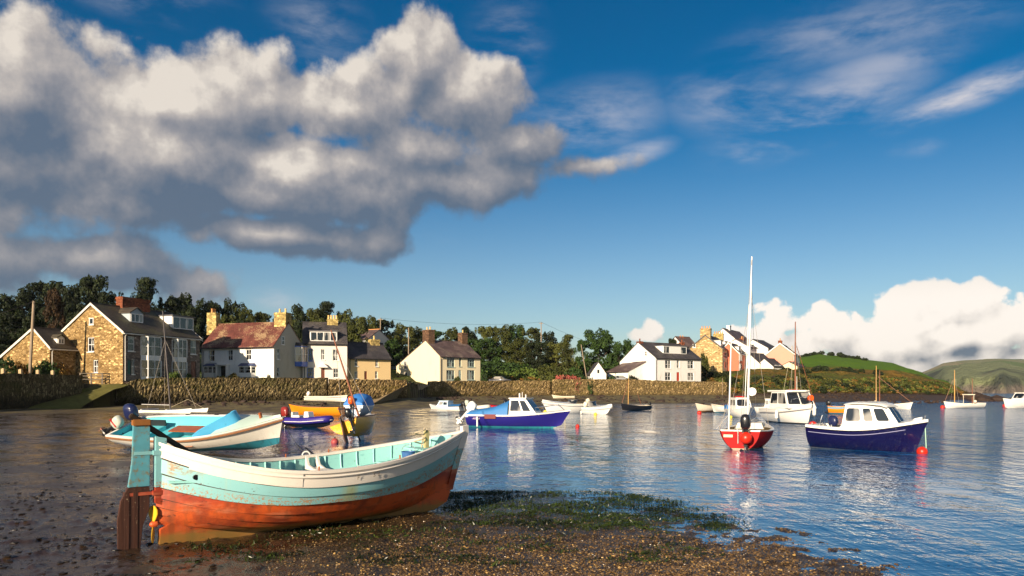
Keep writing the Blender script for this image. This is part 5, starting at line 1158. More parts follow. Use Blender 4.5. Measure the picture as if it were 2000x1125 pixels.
def buoy(px, py, r, m, label, group='mooring buoys', d=None, name='mooring_buoy'):
    d = d or dist_of(py); p = at(px, d, r*.35); root = thing(name, label, 'buoy', p, group=group); b = MB(); b.ball((0, 0, 0), r, 14); b.build('float', m, root, True)
    e = MB(); e.tube([(0, 0, r*.9), (0, 0, r*1.18)], r*.14, 6); e.lathe([(r*.16, 0), (r*.16, .03)], 8, (0, 0, r*.98)); e.build('eye', RUB, root); return root
def mast(root, base, top, r, m, name='mast', n=6):
    b = MB(); b.tube([Vector(base), (Vector(base)+Vector(top))/2, Vector(top)], [r, r*.9, r*.55], 8); return b.build(name, m, root, True)
def line(root, pts, r, m, name='shroud', sag=0.0):
    b = MB(); P = []
    for a, c in zip(pts, pts[1:]):
        a = Vector(a); c = Vector(c)
        for i in range(9): f = i/8; P.append(a.lerp(c, f)-Vector((0, 0, sag*4*f*(1-f))))
    b.tube(P, r, 5); o = b.build(name, m, root); return o
# ================= foreground clinker boat
def m_clinker():
    def base(name, col, wear, wcol, low=None):
        m, t, b = custom(name); o = t.coord('Object'); s = t.sep(o)
        n1 = t.noise(o, 1.6, 6, .65); n2 = t.noise(t.mapping(o, (5, 5, 14)), 1, 5, .7); n3 = t.noise(o, 34, 3, .6); st = t.noise(t.mapping(o, (7, 7, .6)), 1, 3, .5)
        c = t.mix(n1, tuple(x*.86 for x in col), tuple(min(1, x*1.08) for x in col))
        return m, t, b, s, n1, n2, n3, st, c
    # white strake
    m, t, b, s, n1, n2, n3, st, c = base('clinker_white', (.78, .72, .64), 0, 0)
    c = t.mix(t.math('MULTIPLY', t.smooth(n3, .70, .76), .7), c, (.22, .12, .06)); c = t.mix(t.math('MULTIPLY', t.smooth(st, .6, .8), .25), c, (.45, .38, .25))
    t.put(b.inputs['Base Color'], c); b.inputs['Roughness'].default_value = .42; t.l.new(t.bump(n2, .15, .006), b.inputs['Normal']); W = m
    # aqua
    m, t, b, s, n1, n2, n3, st, c = base('clinker_aqua', (.25, .53, .55), 0, 0)
    pe = t.math('MULTIPLY', t.smooth(t.math('ADD', s[0], t.math('MULTIPLY', n1, .9)), 1.15, .55), t.smooth(t.math('ABSOLUTE', t.math('SUBTRACT', s[2], 1.10)), .15, .06))
    pe = t.math('MULTIPLY', pe, t.smooth(s[0], .10, .16)); pm = t.math('MULTIPLY', pe, t.smooth(n2, .46, .52)); c = t.mix(pm, c, t.mix(n3, (.16, .075, .03), (.42, .30, .18)))
    ch = t.smooth(t.math('ADD', t.math('MULTIPLY', n3, .5), t.math('MULTIPLY', n2, .5)), .61, .635); c = t.mix(ch, c, (.10, .07, .05))
    gr = t.math('MULTIPLY', t.smooth(t.math('ABSOLUTE', t.math('SUBTRACT', s[0], 2.55)), .22, .02), .65); c = t.mix(t.math('MULTIPLY', gr, t.smooth(st, .3, .6)), c, (.36, .36, .12))
    zb = t.math('MULTIPLY_ADD', t.math('POWER', t.math('ABSOLUTE', t.math('SUBTRACT', t.math('MULTIPLY', s[0], .43), 1.0)), 2.0), .32, .535)
    eb = t.math('MULTIPLY', t.smooth(t.math('SUBTRACT', s[2], zb), .10, .0), t.smooth(t.math('ADD', t.math('MULTIPLY', n3, .6), t.math('MULTIPLY', n2, .4)), .50, .55)); c = t.mix(eb, c, t.mix(n1, (.30, .11, .05), (.50, .40, .26)))
    # yellowed scum band where the blue meets the red
    t.put(b.inputs['Base Color'], t.mix(t.math('MULTIPLY', t.smooth(st, .56, .75), .4), c, (.44, .48, .32))); b.inputs['Roughness'].default_value = .42; t.l.new(t.bump(t.math('SUBTRACT', n2, ch), .22, .008), b.inputs['Normal']); A = m
    # red oxide bottom
    m, t, b, s, n1, n2, n3, st, c = base('clinker_red', (.36, .045, .018), 0, 0)
    band = t.smooth(t.math('ADD', s[2], t.math('MULTIPLY', n1, .25)), .80, .58); c = t.mix(t.math('MULTIPLY', band, .85), c, (.62, .105, .018))
    c = t.mix(t.math('MULTIPLY', t.smooth(n1, .45, .65), .75), c, (.17, .030, .016)); pk = t.noise(t.mapping(t.coord('Object'), (1.1, 1.1, 5)), 1, 5, .6); c = t.mix(t.math('MULTIPLY', t.smooth(pk, .52, .66), .6), c, (.60, .20, .10)); c = t.mix(t.math('MULTIPLY', t.smooth(st, .52, .7), .45), c, (.12, .05, .02)); c = t.mix(t.math('MULTIPLY', t.smooth(n2, .60, .66), .8), c, (.10, .03, .015))
    c = t.mix(t.math('MULTIPLY', t.smooth(t.math('ADD', s[2], t.math('MULTIPLY', n2, .25)), .34, .20), .75), c, (.22, .16, .035)); c = t.mix(t.smooth(n3, .70, .75), c, (.06, .03, .02))
    t.put(b.inputs['Base Color'], c); b.inputs['Roughness'].default_value = .5; t.l.new(t.bump(n2, .3, .01), b.inputs['Normal']); Rr = m
    # brown bare rudder foot
    m, t, b, s, n1, n2, n3, st, c = base('rudder_wood', (.085, .022, .012), 0, 0); v = t.noise(t.mapping(t.coord('Object'), (26, 8, 1.2)), 1, 4, .6); c = t.mix(v, (.014, .006, .005), (.095, .032, .016))
    c = t.mix(t.smooth(n3, .66, .7), c, (.35, .26, .16)); t.put(b.inputs['Base Color'], c); b.inputs['Roughness'].default_value = .6; t.l.new(t.bump(v, .5, .01), b.inputs['Normal']); Bn = m
    m, t, b, s, n1, n2, n3, st, c = base('aqua_interior', (.26, .58, .55), 0, 0); c = t.mix(t.smooth(n3, .66, .71), c, (.15, .16, .12)); c = t.mix(t.math('MULTIPLY', t.smooth(n2, .58, .68), .5), c, (.12, .35, .34)); t.put(b.inputs['Base Color'], c); b.inputs['Roughness'].default_value = .5; t.l.new(t.bump(n2, .3, .01), b.inputs['Normal'])
    return W, A, Rr, Bn, m
CW, CA, CR, CB, CI = m_clinker(); RUDM = paint('rudder_aqua', (.10, .33, .40), .45, .25, .7, 0, (.22, .15, .05), 5); MATS['cw'] = CW
def clinker_boat():
    a = at(303, 10.75, .05); b = at(868, 14.05, .05); d = b-a; rz = math.atan2(d.y, d.x)
    root = thing('rowing_boat', 'old clinker boat painted white, aqua and red oxide, aground in the foreground', 'boat', a); root.rotation_euler = (R(1.5), 0, rz)
    L = d.length; H = Hull(L, 1.95, (1.43, .98, 1.40), tr=.0, tm=.50, bowp=2.3, rake=.42, rocker=.30, full=.95, srise=.26, sternp=2.5, keel=.05)
    def lerp3(t, a, m, c): return m+(a-m)*((.45-t)/.45)**1.5 if t < .45 else m+(c-m)*((t-.45)/.55)**1.7
    def bounds(t):
        w = lerp3(t, .89, .845, .79); q = lerp3(t, .60, .655, .46)
        r = [q*k/5 for k in range(6)]; return r+[q+(w-q)*.5, w, 1.0]
    ns = 44
    def pt(t, v, sd, off): 
        p = H.P(t, v, sd); e = .01; q = H.P(t, min(1, v+e), sd)-H.P(t, max(0, v-e), sd); n = Vector((0, q.z*sd, -q.y*sd)); n = n.normalized() if n.length > 1e-6 else Vector((0, sd, 0))
        k = min(1, H.b(t)/.12); return p+n*off*k
    m = MB()
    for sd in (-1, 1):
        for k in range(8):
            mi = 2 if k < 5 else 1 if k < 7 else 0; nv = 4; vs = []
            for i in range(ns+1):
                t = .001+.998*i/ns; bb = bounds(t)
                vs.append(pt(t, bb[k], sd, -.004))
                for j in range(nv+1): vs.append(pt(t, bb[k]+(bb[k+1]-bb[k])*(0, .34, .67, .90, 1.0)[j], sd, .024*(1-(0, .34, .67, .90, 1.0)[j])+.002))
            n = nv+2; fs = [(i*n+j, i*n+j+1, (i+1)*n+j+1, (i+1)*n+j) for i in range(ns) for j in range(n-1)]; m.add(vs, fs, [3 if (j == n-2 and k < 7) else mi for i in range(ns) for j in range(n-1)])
    m.build('hull', [CW, CA, CR, mat('seam_shade_dirt', (.05, .028, .02), .8, .5, 12)], root, True, auto=R(35))  # dark strip under each lap paints in the lap shadow along with seam dirt
    m = MB(); H.skin(m, lambda *q: 0, ns=30, nv=9, ins=.035, t0=.02, t1=.975, lift=.03); H.floor(m, .06, .9, .42, 0); m.build('inner_hull', CI, root, True, auto=R(40))
    for i in range(17):
        t = .08+.84*i/16
        for sd in (-1, 1):
            r = MB(); r.tube([H.P(t, v, sd, .052, .04) for v in (.45, .55, .65, .75, .85, .93, .985)], .016, 4); r.build('rib', CI, root)
    for sd in (-1, 1):
        r = MB(); r.tube([H.P(.05+.9*i/24, .80, sd, .055, .03) for i in range(25)], .02, 4); r.build('riser', CI, root)
    # gunwale capping and rubbing strake
    m = MB(); H.rail(m, .085, .045, out=.035, dz=.03, n=44); m.build('gunwale', CW, root, True, auto=R(40))
    m = MB()
    for sd in (-1, 1): m.tube([pt(.004+.99*i/44, .955, sd, .022) for i in range(45)], .017, 6)
    m.build('rubbing_strake', CW, root, True)
    m = MB(); p0 = [pt(.07+.28*i/12, .99, -1, .024) for i in range(13)]; p1 = [pt(.07+.28*i/12, .86, -1, .031) for i in range(13)]; q1 = [p+Vector((0, .02, 0)) for p in p1]; q0 = [p+Vector((0, .02, 0)) for p in p0]
    m.loft([[a_, b_, c_, d_] for a_, b_, c_, d_ in zip(p0, p1, q1, q0)], caps=True); m.build('side_board', CW, root)
    q = MB(); p = pt(.085, .80, -1, .022); q.tube([p+Vector((0, .02, 0)), p+Vector((0, -.012, 0))], .038, 14); q.build('exhaust_outlet', BLK, root)
    # keel, stem and sternpost
    k = MB(); k.prism([(.04, -.06), (L*.5, -.06), (L*.93, .02), (L*.97, .14), (L*.90, .26), (L*.5, .20), (.9, .24), (.28, .42), (.20, .30), (.05, .22)], -.045, .045, 'y'); k.build('keel', CR, root, bevel=.008)
    k = MB(); k.prism([(L*.84, -.03), (L*.95, .02), (L+.02, .14), (L+.09, .30), (L+.11, .45), (L-.02, .48), (L*.92, .36), (L*.84, .20)], -.04, .04, 'y'); k.build('forefoot', CR, root, bevel=.006)
    k = MB(); pts = [(H.P(1, v).x, H.P(1, v).z) for v in [j/14 for j in range(15)]]; out = [(x+.10, z) for x, z in pts]; pl = [(L*.95, .04)]+out+[(out[-1][0]+.01, out[-1][1]+.10), (pts[-1][0]-.05, pts[-1][1]+.10)]+[(x-.05, z) for x, z in pts[::-1]]
    zc = .72; rings = []
    for i, ((x, z), (xo, zo)) in enumerate(zip(pts, out)): rings.append([(x-.05, -.045, z), (xo, -.022, zo), (xo, .022, zo), (x-.05, .045, z)])
    x, z = pts[-1]; rings.append([(x-.06, -.045, z+.11), (x+.09, -.022, z+.13), (x+.09, .022, z+.13), (x-.06, .045, z+.11)])
    for nm, rr, mm in (('stem', rings[:6], CR), ('stem', rings[5:11], CA), ('stem', rings[10:], CW)):
        k = MB(); k.loft(rr, caps=True); k.build(nm, mm, root)
    k = MB(); k.prism([(-.02, .82), (.13, .82), (.13, 1.50), (-.02, 1.53)], -.055, .055, 'y'); k.build('sternpost', CA, root, bevel=.006)
    k = MB(); k.prism([(-.02, .60), (.08, .56), (.17, .42), (.20, .30), (.30, .40), (.35, .817), (-.02, .817)], -.05, .05, 'y'); k.build('sternpost', CR, root, bevel=.006)
    # rudder with straps
    ru = thing('rudder', None, None); ru.parent = root
    r = MB(); r.prism([(-.085, .84), (-.085, 1.66), (-.12, 1.72), (-.30, 1.70), (-.31, 1.2), (-.36, .84)], -.03, .03, 'y'); rud = r.build('rudder_blade', RUDM, root, bevel=.006); bpy.data.objects.remove(ru)
    r = MB(); r.prism([(-.085, .837), (-.365, .837), (-.45, .66), (-.49, .40), (-.48, -.02), (-.20, -.02), (-.17, .30), (-.085, .52)], -.032, .032, 'y'); r.build('rudder_foot', CB, rud, bevel=.006)
    for z in (1.28, .72):
        r = MB(); r.box(-.29 if z > 1 else -.40, -.04, -.038, .038, z, z+.045); r.box(-.05, .10, -.062, .062, z-.01, z+.055); r.build('pintle', CA if z > 1 else CR, rud)
    for xx in (-.27, -.38): r = MB(); r.box(xx-.03, xx+.03, -.040, .040, 0.0, .78); r.build('batten', CB, rud)
    r = MB(); r.tube([(-.105, 0, .86), (-.105, 0, 1.62)], .016, 6); r.build('pintle_rod', RUB, rud)
    r = MB(); r.box(-.31, -.08, -.05, .05, 1.68, 1.77); r.build('rudder_head', mat('worn_varnish', (.30, .12, .03), .5, .4, 8), rud, bevel=.01)
    r = MB(); r.bar((-.34, 0, 1.83), (.95, .22, .95), .06, .075); r.build('tiller', mat('dark_tiller_wood', (.045, .03, .018), .6, .4, 6), root, bevel=.012)
    # propeller, shaft
    pr = MB(); pr.tube([(.22, 0, .30), (.02, 0, .30)], .022, 8); pr.lathe([(.035, -.06), (.05, 0), (.035, .06)], 10, (0, 0, 0)); 
    pr = MB(); pr.tube([(.24, 0, .30), (-.04, 0, .30)], .022, 8); pr.tube([(-.08, 0, .30), (-.05, 0, .30), (.02, 0, .30)], [.015, .045, .045], 10); po = pr.build('propeller_shaft', CR, root, True)
    for k2 in range(2):
        pr = MB(); a2 = R(90)+k2*math.pi; u = Vector((0, math.cos(a2), math.sin(a2))); w = Vector((.5, -math.sin(a2)*.85, math.cos(a2)*.85)); c0 = Vector((-.03, 0, .30)); pts = []
        for f, ww in ((.03, .02), (.08, .05), (.14, .075), (.20, .07), (.25, .035)): pts.append((f, ww))
        A1 = [c0+u*f+w*ww for f, ww in pts]; B1 = [c0+u*f-w*ww for f, ww in pts][::-1]; poly = A1+[c0+u*.265]+B1; tk = Vector((.006, 0, 0)); n = len(poly)
        pr.add([p+tk for p in poly]+[p-tk for p in poly], [tuple(range(n)), tuple(range(2*n-1, n-1, -1))]+[(i, i+n, (i+1) % n+n, (i+1) % n) for i in range(n)]); pr.build('propeller_blade', mat('yellow_propeller', (.75, .42, .02), .4, .2, 6), po)
    # thwarts, seats, posts
    def thw(t, z, w, mm, name='thwart', th=.03):
        hw = H.halfw(t, z, .05); x = t*L; q = MB(); q.box(x-w/2, x+w/2, -hw, hw, z, z+th); o = q.build(name, mm, root, bevel=.006); return x, hw, o
    x, hw, o = thw(.56, .80, .26, CW); 
    for sd in (-1, 1):
        for dx in (-.10, .10):
            q = MB(); q.prism([(0, .80), (-.30, .83), (-.10, .88), (-.03, 1.0), (0, 1.03)] if sd > 0 else [(0, .80), (.30, .83), (.10, .88), (.03, 1.0), (0, 1.03)], x+dx-.02, x+dx+.02, 'x')
            q.v = [(v[0], v[1]+sd*(hw-.005), v[2]) for v in q.v]; q.build('knee', CW, o)
    thw(.28, .82, .24, CI); thw(.80, .86, .24, CI)
    q = MB(); hw = H.halfw(.1, 1.0, .05); q.prism([(.12, -.2), (.12, .2), (.75, .48), (.75, -.48)], .88, .91, 'z'); q.build('stern_sheets', CI, root)
    q = MB(); q.box(L*.915-.04, L*.915+.04, -.04, .04, .5, 1.46); q.build('samson_post', mat('weathered_post', (.38, .33, .16), .7, .4, 8), root, bevel=.008)
    q = MB(); q.prism([(L*.86, -.30), (L*.86, .30), (L*.99, .05), (L*.99, -.05)], 1.12, 1.15, 'z'); q.build('breasthook', CI, root)
    q = MB(); c0 = Vector((L*.89, .02, 1.20)); q.tube([c0+Vector((math.cos(k*.5)*.09, math.sin(k*.5)*.09, k*.012)) for k in range(26)]+[c0+Vector((.1, .1, -.1)), c0+Vector((.02, .2, -.3))], .013, 6); tag(q.build('mooring_rope', ROPE, root))
    # engine casing amidships and thole pins
    q = MB(); q.box(L*.36, L*.50, -.22, .22, .42, .80); q.box(L*.35, L*.51, -.24, .24, .80, .83); q.build('engine_box', CI, root, bevel=.01)
    for t, sd in ((.40, -1), (.47, 1), (.68, -1), (.62, 1)):
        p = H.P(t, 1, sd); q = MB(); q.tube([p+Vector((0, -sd*.02, -.02)), p+Vector((0, -sd*.02, .09))], .012, 6); q.build('thole_pin', VARN, root)
    # faded registration letters on the near side
    for ch, x0, rot in (('F', 2.62, 0), ('5', 2.90, 0), ('0', 2.98, 0)):
        t0 = x0/L; p = pt(t0, .915, -1, .035); q = MB(); tm = text_mb(ch, .095 if ch == 'F' else .085, .0015); p2 = pt(t0+.01, .915, -1, .035); dx = (p2-p).normalized(); up = (pt(t0, .94, -1, .03)-pt(t0, .90, -1, .03)).normalized()
        nrm = dx.cross(up); Mx = Matrix((( dx.x, up.x, nrm.x, p.x), (dx.y, up.y, nrm.y, p.y), (dx.z, up.z, nrm.z, p.z), (0, 0, 0, 1)))
        q.M = Mx; q.add(tm.v, tm.f); q.build('letter' if ch == 'F' else 'digit', mat('faded_lettering', (.20, .16, .13), .7), root)
    # things left in the boat
    xw = root.matrix_basis if False else Matrix.Translation(root.location) @ root.rotation_euler.to_matrix().to_4x4()
    bk = thing('bucket', 'blue bucket lying inside the bow of the foreground boat', 'bucket', xw @ Vector((L*.80, -.30, .89))); q = MB(); q.lathe([(.085, 0), (.12, .24), (.128, .245), (.115, .25), (.08, .02)], 14); q.build('pail', mat('blue_plastic', (.05, .14, .35), .4), bk, True, auto=R(30)); q = MB(); q.tube([(.12*math.cos(a), .02, .24+.12*math.sin(a)) for a in [k*math.pi/8 for k in range(9)]], .006, 5); q.build('handle', STEEL, bk)
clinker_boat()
G_B = 'boats aground or moored in the bay'
# ================= turquoise and white motor boat
def turquoise_boat():
    root, L = boat('motor_boat', 'white open boat with turquoise interior and brown rubbing strake behind the foreground boat', (258, 28.2), (545, 26.0), .10, roll=20, pitch=0)
    H = Hull(L, 2.25, (.92, .93, 1.33), tr=.80, tm=.40, bowp=2.6, rake=.50, rocker=.30, full=.80, srise=.22, keel=.08)
    m = MB(); H.skin(m, lambda t, z, v: 0, nv=16); H.cap(m, 0, 0); m.build('hull', twotone('white_over_teal', (.80, .77, .70), (.02, .20, .28), .24, .055), root, True, auto=R(40))
    m = MB(); H.skin(m, lambda *a: 0, ins=.05, t0=.02, t1=.97, lift=.04); H.cap(m, .02, 0, ins=.05, lift=.04); H.floor(m, .02, .75, .42); m.build('inner_hull', TURQ, root, True, auto=R(40))
    m = MB(); H.rail(m, .10, .03, out=.01, dz=.01); b = H.P(0, 1); m.box(-.02, .08, -b.y, b.y, b.z-.05, b.z+.01); m.build('gunwale', GEL, root, True, auto=R(40))
    m = MB(); H.rail(m, .035, .05, out=.035, dz=-.05); m.build('rubbing_strake', TEAK, root, True, auto=R(40))
    m = MB()
    for sd in (-1, 1): m.tube([H.zat(.42+.16*i/6, .60, .015) if sd > 0 else Vector((1, -1, 1))*H.zat(.42+.16*i/6, .60, .015) for i in range(7)], .022, 6)
    m.build('spray_rail', TEAK, root)
    m = MB(); H.strip(m, .70, .995, .02, .03, camber=.09); m.build('foredeck', PALEG, root, True)
    # curved coaming standing up round the fore end of the cockpit
    m = MB(); out = []; inn = []
    for i in range(25):
        f = i/24*2-1; a = 1-f*f; t = .61+.20*(1-abs(f)**2.2); y = f*H.b(min(t, .80))*1.0*.93; z0 = H.zs(t)+.0; z1 = z0+.05+.36*a**.6
        out.append([(t*L+.0, y, z0-.12), (t*L+.02-.26*a, y*1.0, z1), (t*L-.03-.26*a, y*.985, z1), (t*L-.05, y*.97, z0-.12)])
    m.loft(out, closed=True, caps=True); m.build('coaming', TURQB, root, True, auto=R(40))
    m = MB(); m.box(.30*L, .66*L, -.02, .50, .72, .76); th = m.build('thwart', VARN, root, bevel=.008)
    for x in (.50, .62): m = MB(); m.box(x*L-.03, x*L+.03, .0, .06, .42, .72); m.build('leg', TURQ, th)
    m = MB(); m.box(.26*L, .33*L, -.30, .48, .42, .715); m.build('seat_box', TURQ, root, bevel=.01)
    m = MB(); x = .20*L; hw = H.halfw(.02, .50, .10); m.box(.14, x, -hw, hw, .46, .72); m.build('stern_locker', TURQ, root, bevel=.01)
    m = MB(); x2 = .24*L; m.box(.12, x2-.2, hw-.05, hw+.02, .72, .93); m.build('dark_trim', DARK_W, root)
    m = MB(); m.box(.94*L-.04, .94*L+.04, -.05, .05, H.zs(.94), H.zs(.94)+.24); m.build('bollard', VARN, root, bevel=.01)
    for t in (.3, .5): m = MB(); p = H.P(t, 1); m.tube([p+Vector((-.08, -.05, .03)), p+Vector((.08, -.05, .03))], .02, 6); m.build('cleat', BLK, root)
    m = MB(); m.tube([(2.4, .1, .46), (3.4, .25, .48)], .02, 5); m.tube([(2.5, -.1, .46), (3.0, .35, .5)], .02, 5); m.build('oar', DARK_W, root) if False else None
    outboard(root, (-.02, .55, .92), NAVC, 1.15, 8, BLK); o = outboard(root, (-.10, -.30, .92), GREYC, .95, 58, BLK, prop=mat('pink_propeller', (.60, .22, .16), .5), bandm=REDH)
turquoise_boat()
# ================= catamaran
def catamaran():
    root, L = boat('catamaran', 'white beach catamaran with tall dark mast aground near the quay wall', (270, 67), (386, 65), .05)
    for y in (-1.0, 1.0):
        H = Hull(L, .42, (.55, .55, .72), tr=.6, tm=.45, bowp=2, rake=.25, rocker=.2, full=.6, srise=.15); m = MB(); m.M = Matrix.Translation((0, y, 0)); H.skin(m, lambda *a: 0, ns=18, nv=8); H.cap(m, 0, 0); H.strip(m, 0, 1, 0, 0); ho = m.build('hull', GEL, root, True, auto=R(40))
        s_ = MB(); s_.M = Matrix.Translation((0, y, 0)); s_.tube([H.P(.25+.3*i/5, .8, -1)+Vector((0, -.012, 0)) for i in range(6)], .012, 4); s_.build('stripe', DARK_W, ho)
    m = MB(); m.box(L*.2, L*.62, -.8, .8, .55, .60); m.build('trampoline', RUB, root)
    for x in (.2, .62): m = MB(); m.tube([(L*x, -1, .62), (L*x, 1, .62)], .05, 8); m.build('crossbeam', ALU, root)
    mast(root, (L*.55, 0, .6), (L*.42, 0, 9.1), .075, mat('dark_mast', (.06, .05, .05), .4)); line(root, [(L*.55, 0, 1.0), (L*.06, 0, 1.05)], .03, ALU, 'boom')
    top = (L*.46, 0, 6.6)
    for y in (-1, 1): line(root, [(L*.3, y, .62), top], .012, WIRE, 'shroud')
    line(root, [(L*.98, 0, .7), top], .012, WIRE, 'forestay'); line(root, [(L*.55, 0, .8), (L*.8, .3, 1.5), (L*.97, 1.0, .72)], .014, ROPE, 'bridle')
catamaran()
def simple(name, label, stern, bow, B, sheer, top, bot=None, inn=None, z=0.0, roll=0, pitch=0, zb=.1, rail=None, group=G_B, cat='boat', strip=None, seats=(.3, .6), **kw):
    root, L = boat(name, label, stern, bow, z, roll, pitch, group, cat); H = Hull(L, B, sheer, **kw); std_hull(root, H, top, bot or top, inn or GELD, zb, railm=rail, strip=strip, zf=max(.12, sheer[1]*.35))
    for t in seats:
        zt = sheer[1]*.78; hw = H.halfw(t, zt, .04); m = MB(); m.box(t*L-.12, t*L+.12, -hw, hw, zt, zt+.03); m.build('thwart', VARN if inn is None else inn, root)
    return root, L, H
# dinghies on the beach and flats
r, L, H = simple('dinghy', 'white dinghy with outboard drawn up below the peach cottage wall', (602, 93), (675, 90), 1.6, (.72, .70, .85), GEL, GEL, GELD, z=.95, cat='dinghy', rail=GELD, tr=.85, full=.9); outboard(r, (0, 0, .72), FENDW, 1, 40, GELD)
m = MB(); H.rail(m, .02, .03, out=.02, dz=-.16); m.build('stripe', BLACKH, r)
r, L, H = simple('dinghy', 'orange dinghy aground behind the purple inflatable', (672, 63.5), (572, 66), 1.9, (.88, .84, 1.08), ORAH, ORAH, mat('brown_inside', (.12, .05, .02), .7), z=.05, cat='dinghy', tr=.8, rake=.45)
r, L, H = simple('rowing_boat', 'pale rowing boat drawn up at the foot of the ochre quay wall', (1123, 127), (1081, 128), 1.3, (.5, .45, .7), GELD, GELD, VARN, z=1.0)
r, L, H = simple('rowing_boat', 'cream rowing boat afloat left of the small white cabin boat', (1404, 83), (1363, 81), 1.5, (.70, .66, 1.0), GELD, mat('tan_bottom', (.35, .16, .05), .6), VARN, zb=.2, rake=.4); r['label'] = 'cream rowing boat with tan bottom afloat beside a red buoy'
r, L, H = simple('rowing_boat', 'grey tender with upturned bow lying close to the white cabin boat', (1428, 79), (1394, 80), 1.4, (.75, .72, .95), mat('grey_paint', (.42, .38, .30), .6), AFOUL, GELD); outboard(r, (.0, 0, .75), FENDW, .8, 0)
# inflatables
def rib(label, stern, bow, tube, hullm, r_=.21, consol=True, motor=BLK, W=1.5, band=None, name='inflatable_boat', z=.0):
    root, L = boat(name, label, stern, bow, z, group=G_B, cat='inflatable')
    pts = []
    for i in range(21):
        f = i/20*2-1; a = abs(f); x = L*(1-a**2.4*1.0) if a > .0 else L; y = (W/2-r_)*math.copysign(min(1, (a/.55)**.9), f) if a < .55 else (W/2-r_)*math.copysign(1, f)
        x = L-r_-(L-r_)*max(0, (a-.28)/.72)**1.0-(.25*(a/.28)**2 if a < .28 else .25*(1-max(0, (a-.28)/.72))); pts.append(Vector((x, y, .42+.22*max(0, x/L-.5)**1.2*1.6)))
    rs = [.06]+[r_]*19+[.06]; m = MB(); m.tube(pts, rs, 12); m.build('tube', tube, root, True, auto=R(60))
    m = MB(); m.tube([p+Vector((0, math.copysign(r_*.95, p.y) if abs(p.y) > .2 else 0, -.05)) + (Vector((r_*.95, 0, 0)) if abs(p.y) <= .2 else Vector((0, 0, 0))) for p in pts[1:-1]], .022, 6); m.build('rubbing_strake', band or FENDW, root)
    H = Hull(L*.94, W*.8, (.32, .32, .45), tr=.9, tm=.4, rake=.1, rocker=.2, full=.5); m = MB(); H.skin(m, lambda *a: 0, nv=6, ns=14); H.cap(m, 0, 0); H.strip(m, 0, 1, 0, 0); m.build('hull', hullm, root, True, auto=R(40))
    if consol:
        m = MB(); f = frus(L*.42, L*.56, .26, .32, L*.44, L*.52, .22, .98); frus_mesh(m, f); m.box(L*.16, L*.34, -.30, .30, .32, .74); m.box(L*.15, L*.18, -.28, .28, .32, .95); c = m.build('console', GEL, root, bevel=.03); m = MB(); m.tube([(L*.40, .14*math.cos(k*.5), .85+.14*math.sin(k*.5)) for k in range(14)], .014, 5); m.build('steering_wheel', BLK, c)
    if motor: outboard(root, (-.02, 0, .62), motor, 1.25, 0, BLK, bandm=None)
    return root, L
r, L = rib('purple inflatable boat with white console and black and maroon outboard', (562, 48), (649, 46.2), RIBT, BLACKH, motor=REDC); m = MB(); m.ball((.25, .4, .82), .10, 8); m.build('ball_fender', BUOYY, r)
r, L = rib('grey inflatable tender moored behind the blue tarpaulined boat', (915, 86), (957, 84), RIBG, RUB, .24, False, GREYC); r, L = rib('red inflatable tender right of the grey one', (984, 87), (952, 86), REDH, RUB, .22, False, BLK)
# ================= yellow sailing dinghy, heeled
def yellow():
    root, L = boat('sailing_dinghy', 'yellow sailing dinghy heeled over on the mud with leaning brown mast', (679, 33.4), (733, 37.2), .18, roll=-18); H = Hull(L, 1.62, (.78, .76, .98), tr=.80, tm=.42, bowp=2.3, rake=.3, rocker=.25, full=.7, srise=.15)
    std_hull(root, H, YELH, YELH, mat('grey_white_inside', (.60, .60, .54), .5), .0, zf=.45, railm=TEAK); m = MB(); H.strip(m, .55, 1, -.01, .03, camber=.1); m.build('foredeck', GEL, root)
    mast(root, (L*.60, 0, .5), (L*.56, 0, 5.15), .05, SPARB); line(root, [(L*.6, 0, 1.3), (L*.05, .1, 1.35)], .035, SPARB, 'boom'); 
    for y in (-.7, .7): line(root, [(L*.5, y, .95), (L*.565, 0, 4.4)], .008, WIRE)
    m = MB(); m.prism([(-.03, .95), (-.24, .9), (-.30, .4), (-.46, .05), (-.42, -.30), (-.10, -.26), (-.03, .3)], -.025, .025, 'y'); m.build('rudder', CB, root, bevel=.005); m = MB(); m.bar((-.2, 0, .96), (.9, .15, 1.1), .04, .04); m.build('tiller', VARN, root)
    m = MB(); m.prism([(L*.35, .1), (L*.55, .1), (L*.5, -.28), (L*.38, -.28)], -.04, .04, 'y'); m.build('keel', BLACKH, root)
    outboard(root, (.0, -.42, .78), BLK, .85, 0, BLK); m = MB(); m.ball((L*.25, .3, .72), .13, 8); m.build('ball_fender', BUOYY, root); m = MB(); m.box(L*.15, L*.45, -.3, .0, .5, .72); m.build('sail_bag', mat('sail_cloth', (.5, .45, .42), .8), root, bevel=.06)
    rd = thing('mooring_buoy', 'faded red buoy under the yellow dinghy stern', 'buoy', at(654, 32.6, .06), group='mooring buoys'); m = MB(); m.ball((0, 0, 0), .16, 12); m.build('float', mat('faded_red_float', (.35, .06, .06), .5), rd, True); m = MB(); m.tube([(0, 0, .15), (0, 0, .22)], .03, 6); m.build('eye', RUB, rd)
yellow()
